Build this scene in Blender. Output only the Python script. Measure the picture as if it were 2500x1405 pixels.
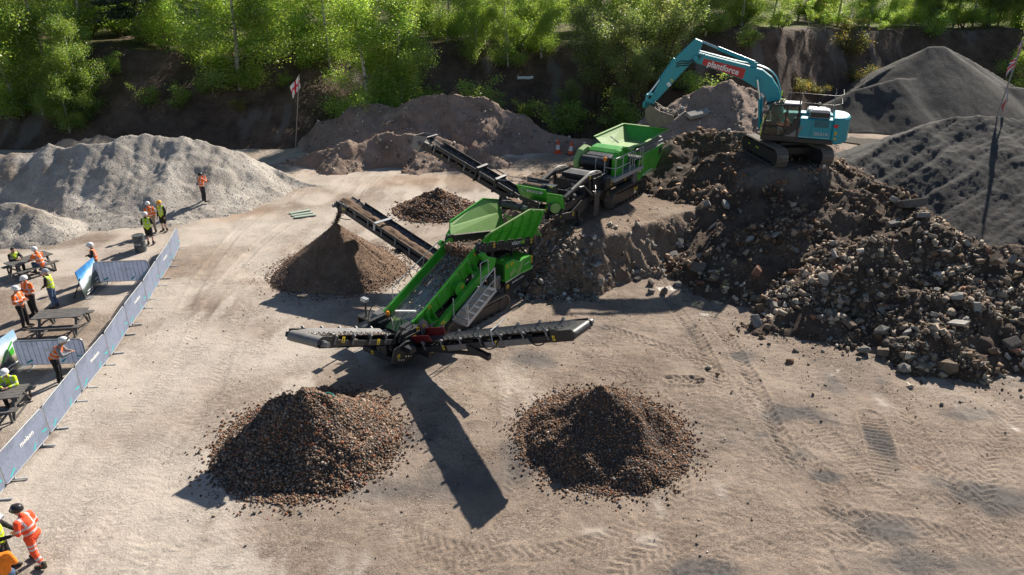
# Quarry demonstration: mobile screener, crusher and excavator, seen from a drone
import bpy, math, random
import numpy as np
from mathutils import Vector, Matrix

for _o in list(bpy.data.objects):
    bpy.data.objects.remove(_o, do_unlink=True)
SC = bpy.context.scene
COL = SC.collection
RAD = math.radians
random.seed(7)

# ------------------------------------------------------------------ camera
CAM_H, PITCH, FPX = 13.0, RAD(24.0), 1700.0          # height in m, tilt below horizontal, focal length in px of 2500
cam_d = bpy.data.cameras.new('camera')
cam = bpy.data.objects.new('camera', cam_d)
COL.objects.link(cam)
cam.location = (0, 0, CAM_H)
cam.rotation_euler = (RAD(90) - PITCH, 0, 0)
cam_d.sensor_width = 36.0
cam_d.lens = FPX / 2500 * 36
cam_d.clip_end = 3000
SC.camera = cam

# ------------------------------------------------------------------ light
SUN_AZ, SUN_EL = RAD(58.0), RAD(34.0)                 # direction towards the sun (azimuth from +x)
w = bpy.data.worlds.new('World')
SC.world = w
w.use_nodes = True
nt = w.node_tree
sky = nt.nodes.new('ShaderNodeTexSky')
sky.sky_type = 'NISHITA'
sky.sun_disc = False
sky.sun_elevation = SUN_EL
sky.sun_rotation = RAD(90) - SUN_AZ
sky.air_density = 1.0
sky.dust_density = 0.4
sky.ozone_density = 2.0
bg = nt.nodes['Background']
bg.inputs['Strength'].default_value = 0.055
nt.links.new(sky.outputs[0], bg.inputs[0])
sun_d = bpy.data.lights.new('sun', 'SUN')
sun_d.energy = 5.0
sun_d.angle = RAD(0.53)
sun_d.color = (1.0, 0.93, 0.82)
sun = bpy.data.objects.new('sun', sun_d)
COL.objects.link(sun)
sdir = Vector((math.cos(SUN_EL) * math.cos(SUN_AZ), math.cos(SUN_EL) * math.sin(SUN_AZ), math.sin(SUN_EL)))
sun.rotation_euler = sdir.to_track_quat('Z', 'Y').to_euler()
sun.location = (40, 60, 60)
SC.view_settings.view_transform = 'Standard'
SC.view_settings.look = 'None'
SC.view_settings.gamma = 1.0
SC.view_settings.exposure = 0.68
SC.cycles.max_bounces = 6
SC.cycles.transparent_max_bounces = 6

# ------------------------------------------------------------------ survey helpers: photograph pixel -> point of the site
def ray(px, py):
    u, v = (px - 1250) / FPX, (py - 702.5) / FPX
    c, s = math.cos(PITCH), math.sin(PITCH)
    return (u, c - v * s, -s - v * c)
def ag(px, py, z=0.0):                                # where the sight line meets height z
    d = ray(px, py); t = (z - CAM_H) / d[2]
    return Vector((d[0] * t, d[1] * t, z))
def at(px, py, Y):                                    # where it meets the plane at distance Y
    d = ray(px, py); t = Y / d[1]
    return Vector((d[0] * t, Y, CAM_H + d[2] * t))

# ------------------------------------------------------------------ noise
def _hash(ix, iy, seed):
    h = (ix.astype(np.int64) * 374761393 + iy.astype(np.int64) * 668265263 + seed * 1442695041) & 0x7fffffff
    h = ((h ^ (h >> 13)) * 1274126177) & 0x7fffffff
    return ((h ^ (h >> 16)) & 0xffff) / 65535.0
def vn(x, y, seed=0):
    x = np.asarray(x, float); y = np.asarray(y, float)
    ix, iy = np.floor(x), np.floor(y)
    fx, fy = x - ix, y - iy
    fx = fx * fx * fx * (fx * (fx * 6 - 15) + 10); fy = fy * fy * fy * (fy * (fy * 6 - 15) + 10)
    a, b = _hash(ix, iy, seed), _hash(ix + 1, iy, seed)
    c, d = _hash(ix, iy + 1, seed), _hash(ix + 1, iy + 1, seed)
    return (a + (b - a) * fx) * (1 - fy) + (c + (d - c) * fx) * fy
def fbm(x, y, octv=4, seed=0, gain=0.5):               # about -1..1
    x = np.asarray(x, float); y = np.asarray(y, float)
    t, a, n, ca, sa = 0.0, 1.0, 0.0, 0.8, 0.6
    for k in range(octv):
        t = t + a * (vn(x, y, seed + k * 17) * 2 - 1); n += a
        x, y = (x * ca - y * sa) * 2.03 + 3.1, (x * sa + y * ca) * 2.03 + 7.7
        a *= gain
    return t / n * 1.4
def sstep(a, b, x):
    t = np.clip((x - a) / (b - a), 0, 1)
    return t * t * (3 - 2 * t)

# ------------------------------------------------------------------ materials
def new_mat(name):
    m = bpy.data.materials.new(name); m.use_nodes = True
    n = m.node_tree.nodes; n.clear()
    out = n.new('ShaderNodeOutputMaterial'); p = n.new('ShaderNodeBsdfPrincipled')
    m.node_tree.links.new(p.outputs[0], out.inputs[0])
    return m, n, m.node_tree.links, p, out
def ramp(n, stops):
    r = n.new('ShaderNodeValToRGB'); e = r.color_ramp.elements
    while len(e) < len(stops): e.new(0.5)
    for i, (p, c) in enumerate(stops):
        e[i].position = p; e[i].color = (*c, 1) if len(c) == 3 else c
    return r
def noise_tex(n, l, coord, scale, detail=4, rough=0.55, dist=0.0):
    t = n.new('ShaderNodeTexNoise'); t.inputs['Scale'].default_value = scale
    t.inputs['Detail'].default_value = detail; t.inputs['Roughness'].default_value = rough
    t.inputs['Distortion'].default_value = dist
    l.new(coord, t.inputs['Vector']); return t
def mixc(n, l, fac, a, b, mode='MIX'):
    m = n.new('ShaderNodeMix'); m.data_type = 'RGBA'; m.blend_type = mode
    for sock, v in ((m.inputs['Factor'], fac), (m.inputs['A'], a), (m.inputs['B'], b)):
        pass
    fi, ai, bi = m.inputs[0], m.inputs[6], m.inputs[7]
    if isinstance(fac, (int, float)): fi.default_value = fac
    else: l.new(fac, fi)
    for s, v in ((ai, a), (bi, b)):
        if isinstance(v, tuple): s.default_value = (*v, 1)
        else: l.new(v, s)
    return m.outputs[2]
def mathn(n, l, op, a, b=None, clamp=False):
    m = n.new('ShaderNodeMath'); m.operation = op; m.use_clamp = clamp
    for i, v in enumerate((a, b)):
        if v is None: continue
        if isinstance(v, (int, float)): m.inputs[i].default_value = v
        else: l.new(v, m.inputs[i])
    return m.outputs[0]
MATS = {}
def paint(name, col, rough=0.4, metal=0.0, var=0.12, dust=0.25, dustcol=(0.36, 0.29, 0.22), scale=3.0, spec=0.5, coat=0.0):
    """painted or bare metal, cloth, plastic: slight tone changes, dust settling on upward faces and scuffs"""
    if name in MATS: return MATS[name]
    m, n, l, p, out = new_mat(name)
    tc = n.new('ShaderNodeTexCoord')
    nz = noise_tex(n, l, tc.outputs['Object'], scale, 5, 0.6)
    r = ramp(n, [(0.25, tuple(c * (1 - var) for c in col)), (0.75, tuple(min(1, c * (1 + var)) for c in col))])
    l.new(nz.outputs['Fac'], r.inputs[0])
    colr = r.outputs[0]
    if dust > 0:
        g = n.new('ShaderNodeNewGeometry'); sx = n.new('ShaderNodeSeparateXYZ')
        l.new(g.outputs['Normal'], sx.inputs[0])
        up = mathn(n, l, 'MULTIPLY_ADD', sx.outputs[2], 0.6); 
        n2 = noise_tex(n, l, tc.outputs['Object'], 7.0, 6, 0.7)
        r2 = ramp(n, [(0.4, (0, 0, 0)), (0.72, (1, 1, 1))]); l.new(n2.outputs['Fac'], r2.inputs[0])
        upc = mathn(n, l, 'MAXIMUM', sx.outputs[2], 0.15)
        f = mathn(n, l, 'MULTIPLY', r2.outputs[0], upc)
        f = mathn(n, l, 'MULTIPLY', f, dust, True)
        colr = mixc(n, l, f, colr, dustcol)
    l.new(colr, p.inputs['Base Color'])
    rr = n.new('ShaderNodeMapRange'); rr.inputs[3].default_value = max(0.05, rough - 0.1); rr.inputs[4].default_value = min(1, rough + 0.15)
    l.new(nz.outputs['Fac'], rr.inputs[0]); l.new(rr.outputs[0], p.inputs['Roughness'])
    p.inputs['Metallic'].default_value = metal
    p.inputs['Specular IOR Level'].default_value = spec
    p.inputs['Coat Weight'].default_value = coat
    MATS[name] = m
    return m

# ------------------------------------------------------------------ objects
def link(o, parent=None):
    COL.objects.link(o)
    if parent is not None: o.parent = parent
    return o
def tag(o, label=None, cat=None, group=None, kind=None):
    for k, v in (('label', label), ('category', cat), ('group', group), ('kind', kind)):
        if v: o[k] = v
    return o
def empty(name, loc=(0, 0, 0), rz=0.0, parent=None):
    o = bpy.data.objects.new(name, None)
    o.empty_display_size = 0.3
    o.location = loc; o.rotation_euler = (0, 0, rz)
    return link(o, parent)
def mesh_np(name, verts, quads=None, tris=None, smooth=False):
    me = bpy.data.meshes.new(name)
    verts = np.asarray(verts, np.float32).reshape(-1, 3)
    nq = 0 if quads is None else len(quads); ntr = 0 if tris is None else len(tris)
    loops = np.concatenate([np.asarray(a, np.int32).ravel() for a in (quads, tris) if a is not None and len(a)])
    starts = np.concatenate([np.arange(nq) * 4, nq * 4 + np.arange(ntr) * 3]).astype(np.int32)
    tot = np.concatenate([np.full(nq, 4), np.full(ntr, 3)]).astype(np.int32)
    me.vertices.add(len(verts)); me.vertices.foreach_set('co', verts.ravel())
    me.loops.add(len(loops)); me.loops.foreach_set('vertex_index', loops)
    me.polygons.add(nq + ntr); me.polygons.foreach_set('loop_start', starts); me.polygons.foreach_set('loop_total', tot)
    if smooth: me.polygons.foreach_set('use_smooth', np.ones(nq + ntr, bool))
    me.update(calc_edges=True); me.validate()
    return me
def add_attr(me, name, data, domain='POINT', typ='FLOAT'):
    a = me.attributes.new(name, typ, domain)
    if typ == 'FLOAT': a.data.foreach_set('value', np.asarray(data, np.float32).ravel())
    else: a.data.foreach_set('color', np.asarray(data, np.float32).ravel())
def obj(name, me, m, parent=None, loc=None):
    o = bpy.data.objects.new(name, me)
    if m is not None:
        if isinstance(m, (list, tuple)):
            for k in m: me.materials.append(k)
        else:
            if not me.materials: me.materials.append(m)
    if loc is not None: o.location = loc
    return link(o, parent)

class MB:
    """collects simple solids into one mesh"""
    def __init__(s): s.v = []; s.f = []
    def add(s, vs, fs):
        b = len(s.v); s.v += [tuple(v) for v in vs]; s.f += [tuple(i + b for i in f) for f in fs]; return s
    BF = [(0, 3, 2, 1), (4, 5, 6, 7), (0, 1, 5, 4), (1, 2, 6, 5), (2, 3, 7, 6), (3, 0, 4, 7)]
    def box(s, x0, x1, y0, y1, z0, z1):
        return s.add([(x0, y0, z0), (x1, y0, z0), (x1, y1, z0), (x0, y1, z0), (x0, y0, z1), (x1, y0, z1), (x1, y1, z1), (x0, y1, z1)], s.BF)
    def beam(s, p0, p1, w, h, up=(0, 0, 1), w1=None, h1=None):
        p0, p1 = Vector(p0), Vector(p1); d = (p1 - p0).normalized(); up = Vector(up)
        sd = d.cross(up)
        if sd.length < 1e-4: sd = d.cross(Vector((0, 1, 0)))
        sd.normalize(); u = sd.cross(d)
        w1 = w if w1 is None else w1; h1 = h if h1 is None else h1
        q = []
        for p, ww, hh in ((p0, w, h), (p1, w1, h1)):
            q += [p - sd * ww / 2 - u * hh / 2, p + sd * ww / 2 - u * hh / 2, p + sd * ww / 2 + u * hh / 2, p - sd * ww / 2 + u * hh / 2]
        return s.add(q, [(0, 1, 2, 3), (7, 6, 5, 4), (0, 4, 5, 1), (1, 5, 6, 2), (2, 6, 7, 3), (3, 7, 4, 0)])
    def tube(s, pts, r, n=6, caps=True):
        pts = [Vector(p) for p in pts]; rings = []
        ref = None
        rs = r if isinstance(r, (list, tuple)) else [r] * len(pts)
        for i, p in enumerate(pts):
            d = (pts[min(i + 1, len(pts) - 1)] - pts[max(i - 1, 0)]).normalized()
            if ref is None:
                ref = d.cross(Vector((0, 0, 1)))
                if ref.length < 1e-3: ref = d.cross(Vector((1, 0, 0)))
            a = (ref - d * ref.dot(d)).normalized(); ref = a; b = d.cross(a)
            rings.append([p + (a * math.cos(2 * math.pi * k / n) + b * math.sin(2 * math.pi * k / n)) * rs[i] for k in range(n)])
        vs = [v for rg in rings for v in rg]; fs = []
        for i in range(len(pts) - 1):
            for k in range(n):
                fs.append((i * n + k, i * n + (k + 1) % n, (i + 1) * n + (k + 1) % n, (i + 1) * n + k))
        if caps:
            fs.append(tuple(reversed(range(n)))); fs.append(tuple(range((len(pts) - 1) * n, len(pts) * n)))
        return s.add(vs, fs)
    def cyl(s, p0, p1, r, n=12, r1=None): return s.tube([p0, p1], [r, r if r1 is None else r1], n)
    def prism(s, poly, y0, y1, axis='y'):
        """polygon in the xz plane (axis y), yz plane (axis x) or xy plane (axis z), pushed from y0 to y1"""
        def P(a, b, t): return {'y': (a, t, b), 'x': (t, a, b), 'z': (a, b, t)}[axis]
        k = len(poly); vs = [P(a, b, y0) for a, b in poly] + [P(a, b, y1) for a, b in poly]
        fs = [tuple(range(k)), tuple(reversed(range(k, 2 * k)))] + [(i, i + k, (i + 1) % k + k, (i + 1) % k) for i in range(k)]
        return s.add(vs, fs)
    def plate(s, pts, t, nrm=None):
        """flat polygon of 3-D points given a thickness t"""
        pts = [Vector(p) for p in pts]
        if nrm is None: nrm = (pts[1] - pts[0]).cross(pts[2] - pts[0])
        nrm = Vector(nrm).normalized() * t; k = len(pts)
        return s.add(pts + [p - nrm for p in pts], [tuple(range(k)), tuple(reversed(range(k, 2 * k)))] + [(i, i + k, (i + 1) % k + k, (i + 1) % k) for i in range(k)])
    def lathe(s, c, prof, n=16, axis='z'):
        c = Vector(c); vs = []; fs = []
        for r, h in prof:
            for k in range(n):
                a = 2 * math.pi * k / n; p = (r * math.cos(a), r * math.sin(a), h)
                if axis == 'y': p = (p[0], p[2], p[1])
                if axis == 'x': p = (p[2], p[0], p[1])
                vs.append(c + Vector(p))
        for i in range(len(prof) - 1):
            for k in range(n): fs.append((i * n + k, i * n + (k + 1) % n, (i + 1) * n + (k + 1) % n, (i + 1) * n + k))
        fs.append(tuple(reversed(range(n)))); fs.append(tuple(range((len(prof) - 1) * n, len(prof) * n)))
        return s.add(vs, fs)
    def mesh(s, name, smooth=False):
        me = bpy.data.meshes.new(name); me.from_pydata(s.v, [], s.f)
        me.validate()
        import bmesh
        bm = bmesh.new(); bm.from_mesh(me); bmesh.ops.recalc_face_normals(bm, faces=bm.faces); bm.to_mesh(me); bm.free()
        if smooth: me.polygons.foreach_set('use_smooth', [True] * len(me.polygons)); me.set_sharp_from_angle(angle=RAD(35))
        me.update(); return me
    def build(s, name, m, parent=None, smooth=False, loc=None, bevel=0.0):
        o = obj(name, s.mesh(name, smooth), m, parent, loc)
        if bevel:
            b = o.modifiers.new('edge', 'BEVEL'); b.width = bevel; b.segments = 1; b.limit_method = 'ANGLE'; b.angle_limit = RAD(40)
        return o

BENCH = bpy.data.scenes.new('bench')                         # side scene where text and fused shapes are turned into meshes
def baked(o):
    BENCH.collection.objects.link(o)
    with bpy.context.temp_override(scene=BENCH, view_layer=BENCH.view_layers[0]):
        dg = bpy.context.evaluated_depsgraph_get()
        return bpy.data.meshes.new_from_object(o.evaluated_get(dg))
def copy_tree(o, parent=None):
    c = o.copy(); link(c, parent)
    for ch in [k for k in bpy.data.objects if k.parent == o]: copy_tree(ch, c)
    return c
def text_obj(name, s, size, m, parent, loc, rot, align='CENTER', depth=0.004, xs=1.0, bold=0.0, shear=0.0):
    cu = bpy.data.curves.new(name, 'FONT'); cu.body = s; cu.size = size; cu.align_x = align; cu.align_y = 'CENTER'
    cu.extrude = depth; cu.offset = bold; cu.shear = shear
    cu.resolution_u = 2
    t = bpy.data.objects.new(name, cu)
    me = baked(t)
    bpy.data.objects.remove(t, do_unlink=True); bpy.data.curves.remove(cu)
    me.name = name
    o = obj(name, me, m, parent)
    me.materials.clear(); me.materials.append(m)
    o.matrix_local = Matrix.Translation(loc) @ rot.to_4x4() @ Matrix.Diagonal((xs, 1, 1, 1))
    return o
def frame3(xdir, ydir):
    """rotation whose x runs along the writing and y up the letters"""
    x = Vector(xdir).normalized(); z = x.cross(Vector(ydir)).normalized(); y = z.cross(x)
    return Matrix((x, y, z)).transposed()
# ================================================================== terrain
# ---- materials for loose ground
def earth_mat(name, stops, scale, fine=40.0, bump=0.5, bdist=0.05, rough=0.92, stretch=(1, 1, 1), attrs=(), speck=0.35, bscale=None, marks=False):
    """stops: colour ramp over noise.  attrs: (attribute, colour, strength) blends of stains that have their own shape"""
    m, n, l, p, out = new_mat(name)
    tc = n.new('ShaderNodeTexCoord'); mp = n.new('ShaderNodeMapping'); mp.inputs['Scale'].default_value = stretch
    l.new(tc.outputs['Object'], mp.inputs[0]); co = mp.outputs[0]
    a = noise_tex(n, l, co, scale, 8, 0.65, 0.4)
    b = noise_tex(n, l, tc.outputs['Object'], fine, 4, 0.7)
    r = ramp(n, stops); l.new(a.outputs['Fac'], r.inputs[0])
    c = r.outputs[0]
    rb = ramp(n, [(0.32, (1 - speck,) * 3), (0.5, (1, 1, 1)), (0.68, (1 + speck * 0.6,) * 3)]); l.new(b.outputs['Fac'], rb.inputs[0])
    c = mixc(n, l, 1.0, c, rb.outputs[0], 'MULTIPLY')
    wet = None; line = None
    if marks:                                                  # cracked crust and broken tread edges, in patches
        ms_ = n.new('ShaderNodeMapping'); ms_.inputs['Scale'].default_value = (1, 1.9, 1); l.new(tc.outputs['Object'], ms_.inputs[0])
        n1 = noise_tex(n, l, ms_.outputs[0], 3.6, 5, 0.62, 1.6)
        r1 = ramp(n, [(0.0, (1, 1, 1)), (0.03, (0, 0, 0))]); l.new(mathn(n, l, 'ABSOLUTE', mathn(n, l, 'SUBTRACT', n1.outputs['Fac'], .5)), r1.inputs[0])
        n2 = noise_tex(n, l, tc.outputs['Object'], 0.55, 5, 0.65); r2 = ramp(n, [(0.44, (0, 0, 0)), (0.60, (1, 1, 1))]); l.new(n2.outputs['Fac'], r2.inputs[0])
        line = mathn(n, l, 'MULTIPLY', r1.outputs[0], r2.outputs[0])
        n3 = noise_tex(n, l, tc.outputs['Object'], 3.0, 9, 0.82); r3 = ramp(n, [(0.3, (.80,) * 3), (0.7, (1.16,) * 3)]); l.new(n3.outputs['Fac'], r3.inputs[0])
        c = mixc(n, l, 1.0, c, r3.outputs[0], 'MULTIPLY')
        c = mixc(n, l, mathn(n, l, 'MULTIPLY', line, .5), c, (0.10, 0.08, 0.065))
    for at_, colr, st in attrs:
        g = n.new('ShaderNodeAttribute'); g.attribute_name = at_
        jit = noise_tex(n, l, tc.outputs['Object'], 3.5, 6, 0.75)
        j = mathn(n, l, 'ADD', g.outputs['Fac'], mathn(n, l, 'MULTIPLY', mathn(n, l, 'SUBTRACT', jit.outputs['Fac'], 0.5), 0.9))
        rr = ramp(n, [(0.3, (0, 0, 0)), (0.75, (1, 1, 1))]); l.new(j, rr.inputs[0])
        f = mathn(n, l, 'MULTIPLY', rr.outputs[0], g.outputs['Fac'], True)
        if at_ == 'wet': wet = f
        c = mixc(n, l, mathn(n, l, 'MULTIPLY', f, st, True), c, colr)
    l.new(c, p.inputs['Base Color'])
    p.inputs['Roughness'].default_value = rough
    p.inputs['Specular IOR Level'].default_value = 0.25
    if wet is not None:
        mr = n.new('ShaderNodeMapRange'); mr.inputs[3].default_value = rough; mr.inputs[4].default_value = 0.40
        l.new(wet, mr.inputs[0]); l.new(mr.outputs[0], p.inputs['Roughness'])
        ms = n.new('ShaderNodeMapRange'); ms.inputs[3].default_value = 0.2; ms.inputs[4].default_value = 0.8
        l.new(wet, ms.inputs[0]); l.new(ms.outputs[0], p.inputs['Specular IOR Level'])
    bs = n.new('ShaderNodeBump'); bs.inputs['Strength'].default_value = bump; bs.inputs['Distance'].default_value = bdist
    bh = noise_tex(n, l, co, bscale or fine * 0.4, 6, 0.72)
    l.new(bh.outputs['Fac'] if line is None else mathn(n, l, 'SUBTRACT', bh.outputs['Fac'], mathn(n, l, 'MULTIPLY', line, .5)), bs.inputs['Height']); l.new(bs.outputs[0], p.inputs['Normal'])
    MATS[name] = m
    return m
M_ground = earth_mat('sandy_ground', [(0.25, (0.225, 0.170, 0.130)), (0.5, (0.318, 0.247, 0.193)), (0.75, (0.40, 0.318, 0.252))], 0.35, 30, 0.8, 0.05, speck=0.5, marks=True, attrs=(
    ('grit', (0.125, 0.115, 0.11), 0.85), ('pale', (0.58, 0.505, 0.43), 0.85), ('rust', (0.42, 0.25, 0.15), 0.45), ('wet', (0.36, 0.31, 0.26), 0.5)))
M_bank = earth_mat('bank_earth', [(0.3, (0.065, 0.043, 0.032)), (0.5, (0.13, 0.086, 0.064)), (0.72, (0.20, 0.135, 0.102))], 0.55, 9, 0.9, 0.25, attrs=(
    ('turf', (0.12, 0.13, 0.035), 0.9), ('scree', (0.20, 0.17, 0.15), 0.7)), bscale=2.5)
M_redearth = earth_mat('reddish_earth', [(0.3, (0.20, 0.137, 0.103)), (0.5, (0.32, 0.23, 0.178)), (0.7, (0.41, 0.305, 0.245))], 0.6, 14, 0.8, 0.15, attrs=(('rust', (0.30, 0.15, 0.085), 0.8),), bscale=4)
M_greygravel = earth_mat('grey_gravel', [(0.28, (0.31, 0.272, 0.235)), (0.5, (0.45, 0.405, 0.355)), (0.72, (0.58, 0.53, 0.47))], 0.5, 18, 0.9, 0.10, attrs=(('rust', (0.30, 0.22, 0.15), 0.7),), speck=0.5, bscale=9)
M_darkgrit = earth_mat('dark_grey_dust', [(0.3, (0.048, 0.044, 0.041)), (0.5, (0.071, 0.066, 0.062)), (0.7, (0.098, 0.092, 0.086))], 0.7, 22, 0.7, 0.08, speck=0.35, bscale=6)
M_rubearth = earth_mat('rubble_earth', [(0.28, (0.058, 0.040, 0.029)), (0.5, (0.118, 0.082, 0.059)), (0.72, (0.20, 0.148, 0.108))], 0.8, 14, 1.0, 0.15, attrs=(('pale', (0.24, 0.20, 0.165), 0.8),), bscale=7)
M_ledge = earth_mat('ledge_earth', [(0.28, (0.15, 0.102, 0.072)), (0.5, (0.25, 0.178, 0.128)), (0.72, (0.34, 0.25, 0.187))], 0.9, 14, 1.0, 0.12, attrs=(('pale', (0.36, 0.28, 0.215), 0.85),), bscale=6)
M_fines = earth_mat('brown_fines', [(0.3, (0.13, 0.085, 0.058)), (0.5, (0.20, 0.132, 0.09)), (0.7, (0.28, 0.19, 0.13))], 1.2, 45, 0.8, 0.05, speck=0.55, bscale=24)
M_pilecore = earth_mat('pile_core', [(0.3, (0.05, 0.04, 0.035)), (0.7, (0.11, 0.085, 0.07))], 4.0, 40, 0.8, 0.05)

# ---- height of each heap: ridge lines with material lying at its angle of repose
def seg_h(X, Y, pts, slope):
    H = np.full(X.shape, -9.0)
    for (x0, y0, z0), (x1, y1, z1) in zip(pts[:-1], pts[1:]):
        dx, dy = x1 - x0, y1 - y0; L2 = dx * dx + dy * dy + 1e-9
        t = np.clip(((X - x0) * dx + (Y - y0) * dy) / L2, 0, 1)
        H = np.maximum(H, z0 + (z1 - z0) * t - slope * np.hypot(X - x0 - dx * t, Y - y0 - dy * t))
    return H
def smax(a, b, k=0.35):
    h = np.clip(0.5 + 0.5 * (a - b) / k, 0, 1)
    return b + (a - b) * h + k * h * (1 - h)
def R(*pix): return [tuple(at(px, py, Y)) for px, py, Y in pix]

def warp(X, Y, amp, sc, seed):
    return X + amp * fbm(X * sc, Y * sc, 3, seed), Y + amp * fbm(X * sc + 31, Y * sc + 9, 3, seed + 5)

RG = dict(
 g1=R((-190, 385, 43), (0, 374, 43), (65, 371, 43.2), (130, 360, 43.5), (200, 366, 43), (255, 346, 43.5), (330, 336, 44), (395, 331, 44.5), (450, 336, 45), (520, 352, 45.5), (590, 382, 46), (650, 405, 46.5), (720, 430, 46.6), (790, 450, 46.4), (845, 464, 46)),
 g2=R((-60, 507, 36.5), (40, 503, 36.5), (90, 516, 36.3), (130, 562, 36)),
 g3=R((165, 592, 36), (225, 552, 37.3), (290, 548, 38), (330, 575, 37.6)),
 g4=R((520, 535, 40), (560, 522, 40.2), (610, 520, 40.5), (650, 540, 40.2)),
 g0=R((-160, 395, 47), (60, 378, 47.5), (120, 357, 48), (180, 340, 48.5), (240, 331, 49), (300, 345, 49), (360, 365, 49)),
 a=R((640, 405, 57), (700, 372, 57.5), (760, 332, 58), (830, 277, 58.5), (870, 262, 58.5), (920, 256, 59), (960, 264, 58.5), (1000, 243, 59), (1075, 226, 59.5), (1150, 238, 59.5), (1230, 268, 59), (1300, 302, 58), (1370, 334, 57), (1440, 345, 56.5)),
 b=R((630, 405, 52), (760, 378, 52.5), (850, 346, 52.5), (930, 324, 53), (1000, 328, 53), (1060, 332, 53), (1120, 346, 52.5), (1180, 374, 52), (1215, 402, 51)),
 d=R((1540, 305, 55), (1610, 275, 55), (1680, 232, 55.5), (1740, 203, 56), (1790, 196, 56), (1840, 216, 56), (1920, 280, 55), (2000, 330, 55)),
 k1=R((1980, 305, 70), (2040, 246, 72), (2110, 202, 73), (2200, 152, 74), (2262, 114, 74.3), (2300, 112, 74.5), (2360, 140, 75), (2440, 190, 76), (2520, 235, 77), (2700, 300, 78)),
 k2=R((2080, 222, 70), (2200, 190, 70.4), (2300, 197, 70.7), (2400, 206, 71), (2560, 220, 71)),
 n1=R((2085, 392, 40), (2130, 368, 41), (2190, 335, 42), (2260, 303, 42.5), (2330, 285, 43), (2390, 280, 43), (2500, 292, 43), (2700, 340, 43)),
)
def h_grey(X, Y):
    x, y = warp(X, Y, 0.5, 0.28, 3)
    h = smax(seg_h(x, y, RG['g1'], 0.62), seg_h(x, y, RG['g0'], 0.7), 0.3)
    h = smax(h, seg_h(x, y, RG['g1'], 0.28) - 1.75, 0.5)
    x2, y2 = warp(X, Y, 0.25, 0.7, 4)
    for k, s in (('g2', 0.66), ('g3', 0.45), ('g4', 0.4)): h = smax(h, seg_h(x2, y2, RG[k], s), 0.25)
    return h + 0.10 * fbm(X * 0.9, Y * 0.9, 4, 11) + 0.035 * fbm(X * 4, Y * 4, 3, 12) + 0.22 * fbm(X * 0.9, Y * 0.16, 4, 13) * sstep(0.3, 1.5, h)
def h_red(X, Y):
    x, y = warp(X, Y, 0.9, 0.3, 21)
    h = smax(seg_h(x, y, RG['a'], 0.72), seg_h(x, y, RG['b'], 0.68), 0.4)
    c = at(960, 375, 51.4)                                     # the bite taken out of the front heap
    h = h - 1.0 * np.exp(-(((X - c.x) / 1.9) ** 2 + ((Y - 51.0) / 0.9) ** 2))
    g = fbm(X * 0.55, Y * 0.14, 4, 22)
    return h + 0.35 * g * sstep(0.2, 1.6, h) + 0.16 * fbm(X * 0.9, Y * 0.9, 4, 23) + 0.06 * fbm(X * 3.5, Y * 3.5, 3, 24)
def h_mid(X, Y):
    x, y = warp(X, Y, 0.7, 0.3, 31)
    h = seg_h(x, y, RG['d'], 0.66)
    return h + 0.22 * fbm(X * 0.9, Y * 0.25, 4, 33) + 0.07 * fbm(X * 3, Y * 3, 3, 34)
def h_far(X, Y):
    x, y = warp(X, Y, 0.5, 0.12, 41)
    h = smax(seg_h(x, y, RG['k1'], 0.62), seg_h(x, y, RG['k2'], 0.60), 0.2)
    return h + 0.05 * fbm(X * 0.4, Y * 0.4, 3, 42) + 0.03 * fbm(X * 3, Y * 1.2, 4, 43)
def h_near(X, Y):
    x, y = warp(X, Y, 0.4, 0.22, 51)
    h = seg_h(x, y, RG['n1'], 0.50)
    u, q = Y * 0.86 - X * 0.5, X * 0.86 + Y * 0.5
    g = fbm(u * 2.4 + 0.8 * fbm(X * .3, Y * .3, 2, 58), q * 0.10, 4, 52, 0.65)
    return h + 0.11 * g * sstep(0.0, 2.0, h + 1.0) + 0.045 * fbm(X * 1.0, Y * 1.0, 4, 53) + 0.04 * fbm(X * 5, Y * 5, 3, 54)

EXC = Vector((14.6, 37.0, 4.15))                              # where the excavator stands
RUB = [
 [(9.3, 41.6, 4.3), (12, 42.2, 4.7), (15, 41.5, 4.5), (17.0, 39, 4.3), (17.2, 36.5, 4.1), (18.2, 33.5, 3.8), (18.3, 31, 3.65), (18.2, 28.6, 3.45), (19.6, 26.6, 3.1), (22.5, 26.2, 2.7), (27, 26.5, 2.2)],
 [(17, 32.5, 3.7), (14.5, 31.3, 3.1), (12.2, 30.8, 2.4), (10.4, 30.2, 1.3)],
 [(18, 28.8, 3.3), (15.2, 27.9, 2.7), (13.0, 26.6, 1.7), (11.6, 25.2, 0.8)],
 [(19, 26.8, 2.9), (17.2, 24.8, 1.9), (15.6, 22.9, 0.8)],
 [(22.5, 26.2, 2.4), (20.5, 23.8, 1.1)],
 [(12.5, 36.2, 3.4), (10.8, 34.6, 2.4), (9.2, 33.0, 1.4)],
 [(14.6, 37.0, 4.15), (15.2, 34.2, 3.75), (16.5, 31.5, 3.5)], [(14.0, 36.8, 4.1), (13.0, 34.6, 3.45), (11.9, 32.4, 2.6)], [(14.2, 38, 4.15), (11.6, 38.2, 4.0), (9.6, 37.6, 3.2)],
]
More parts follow.
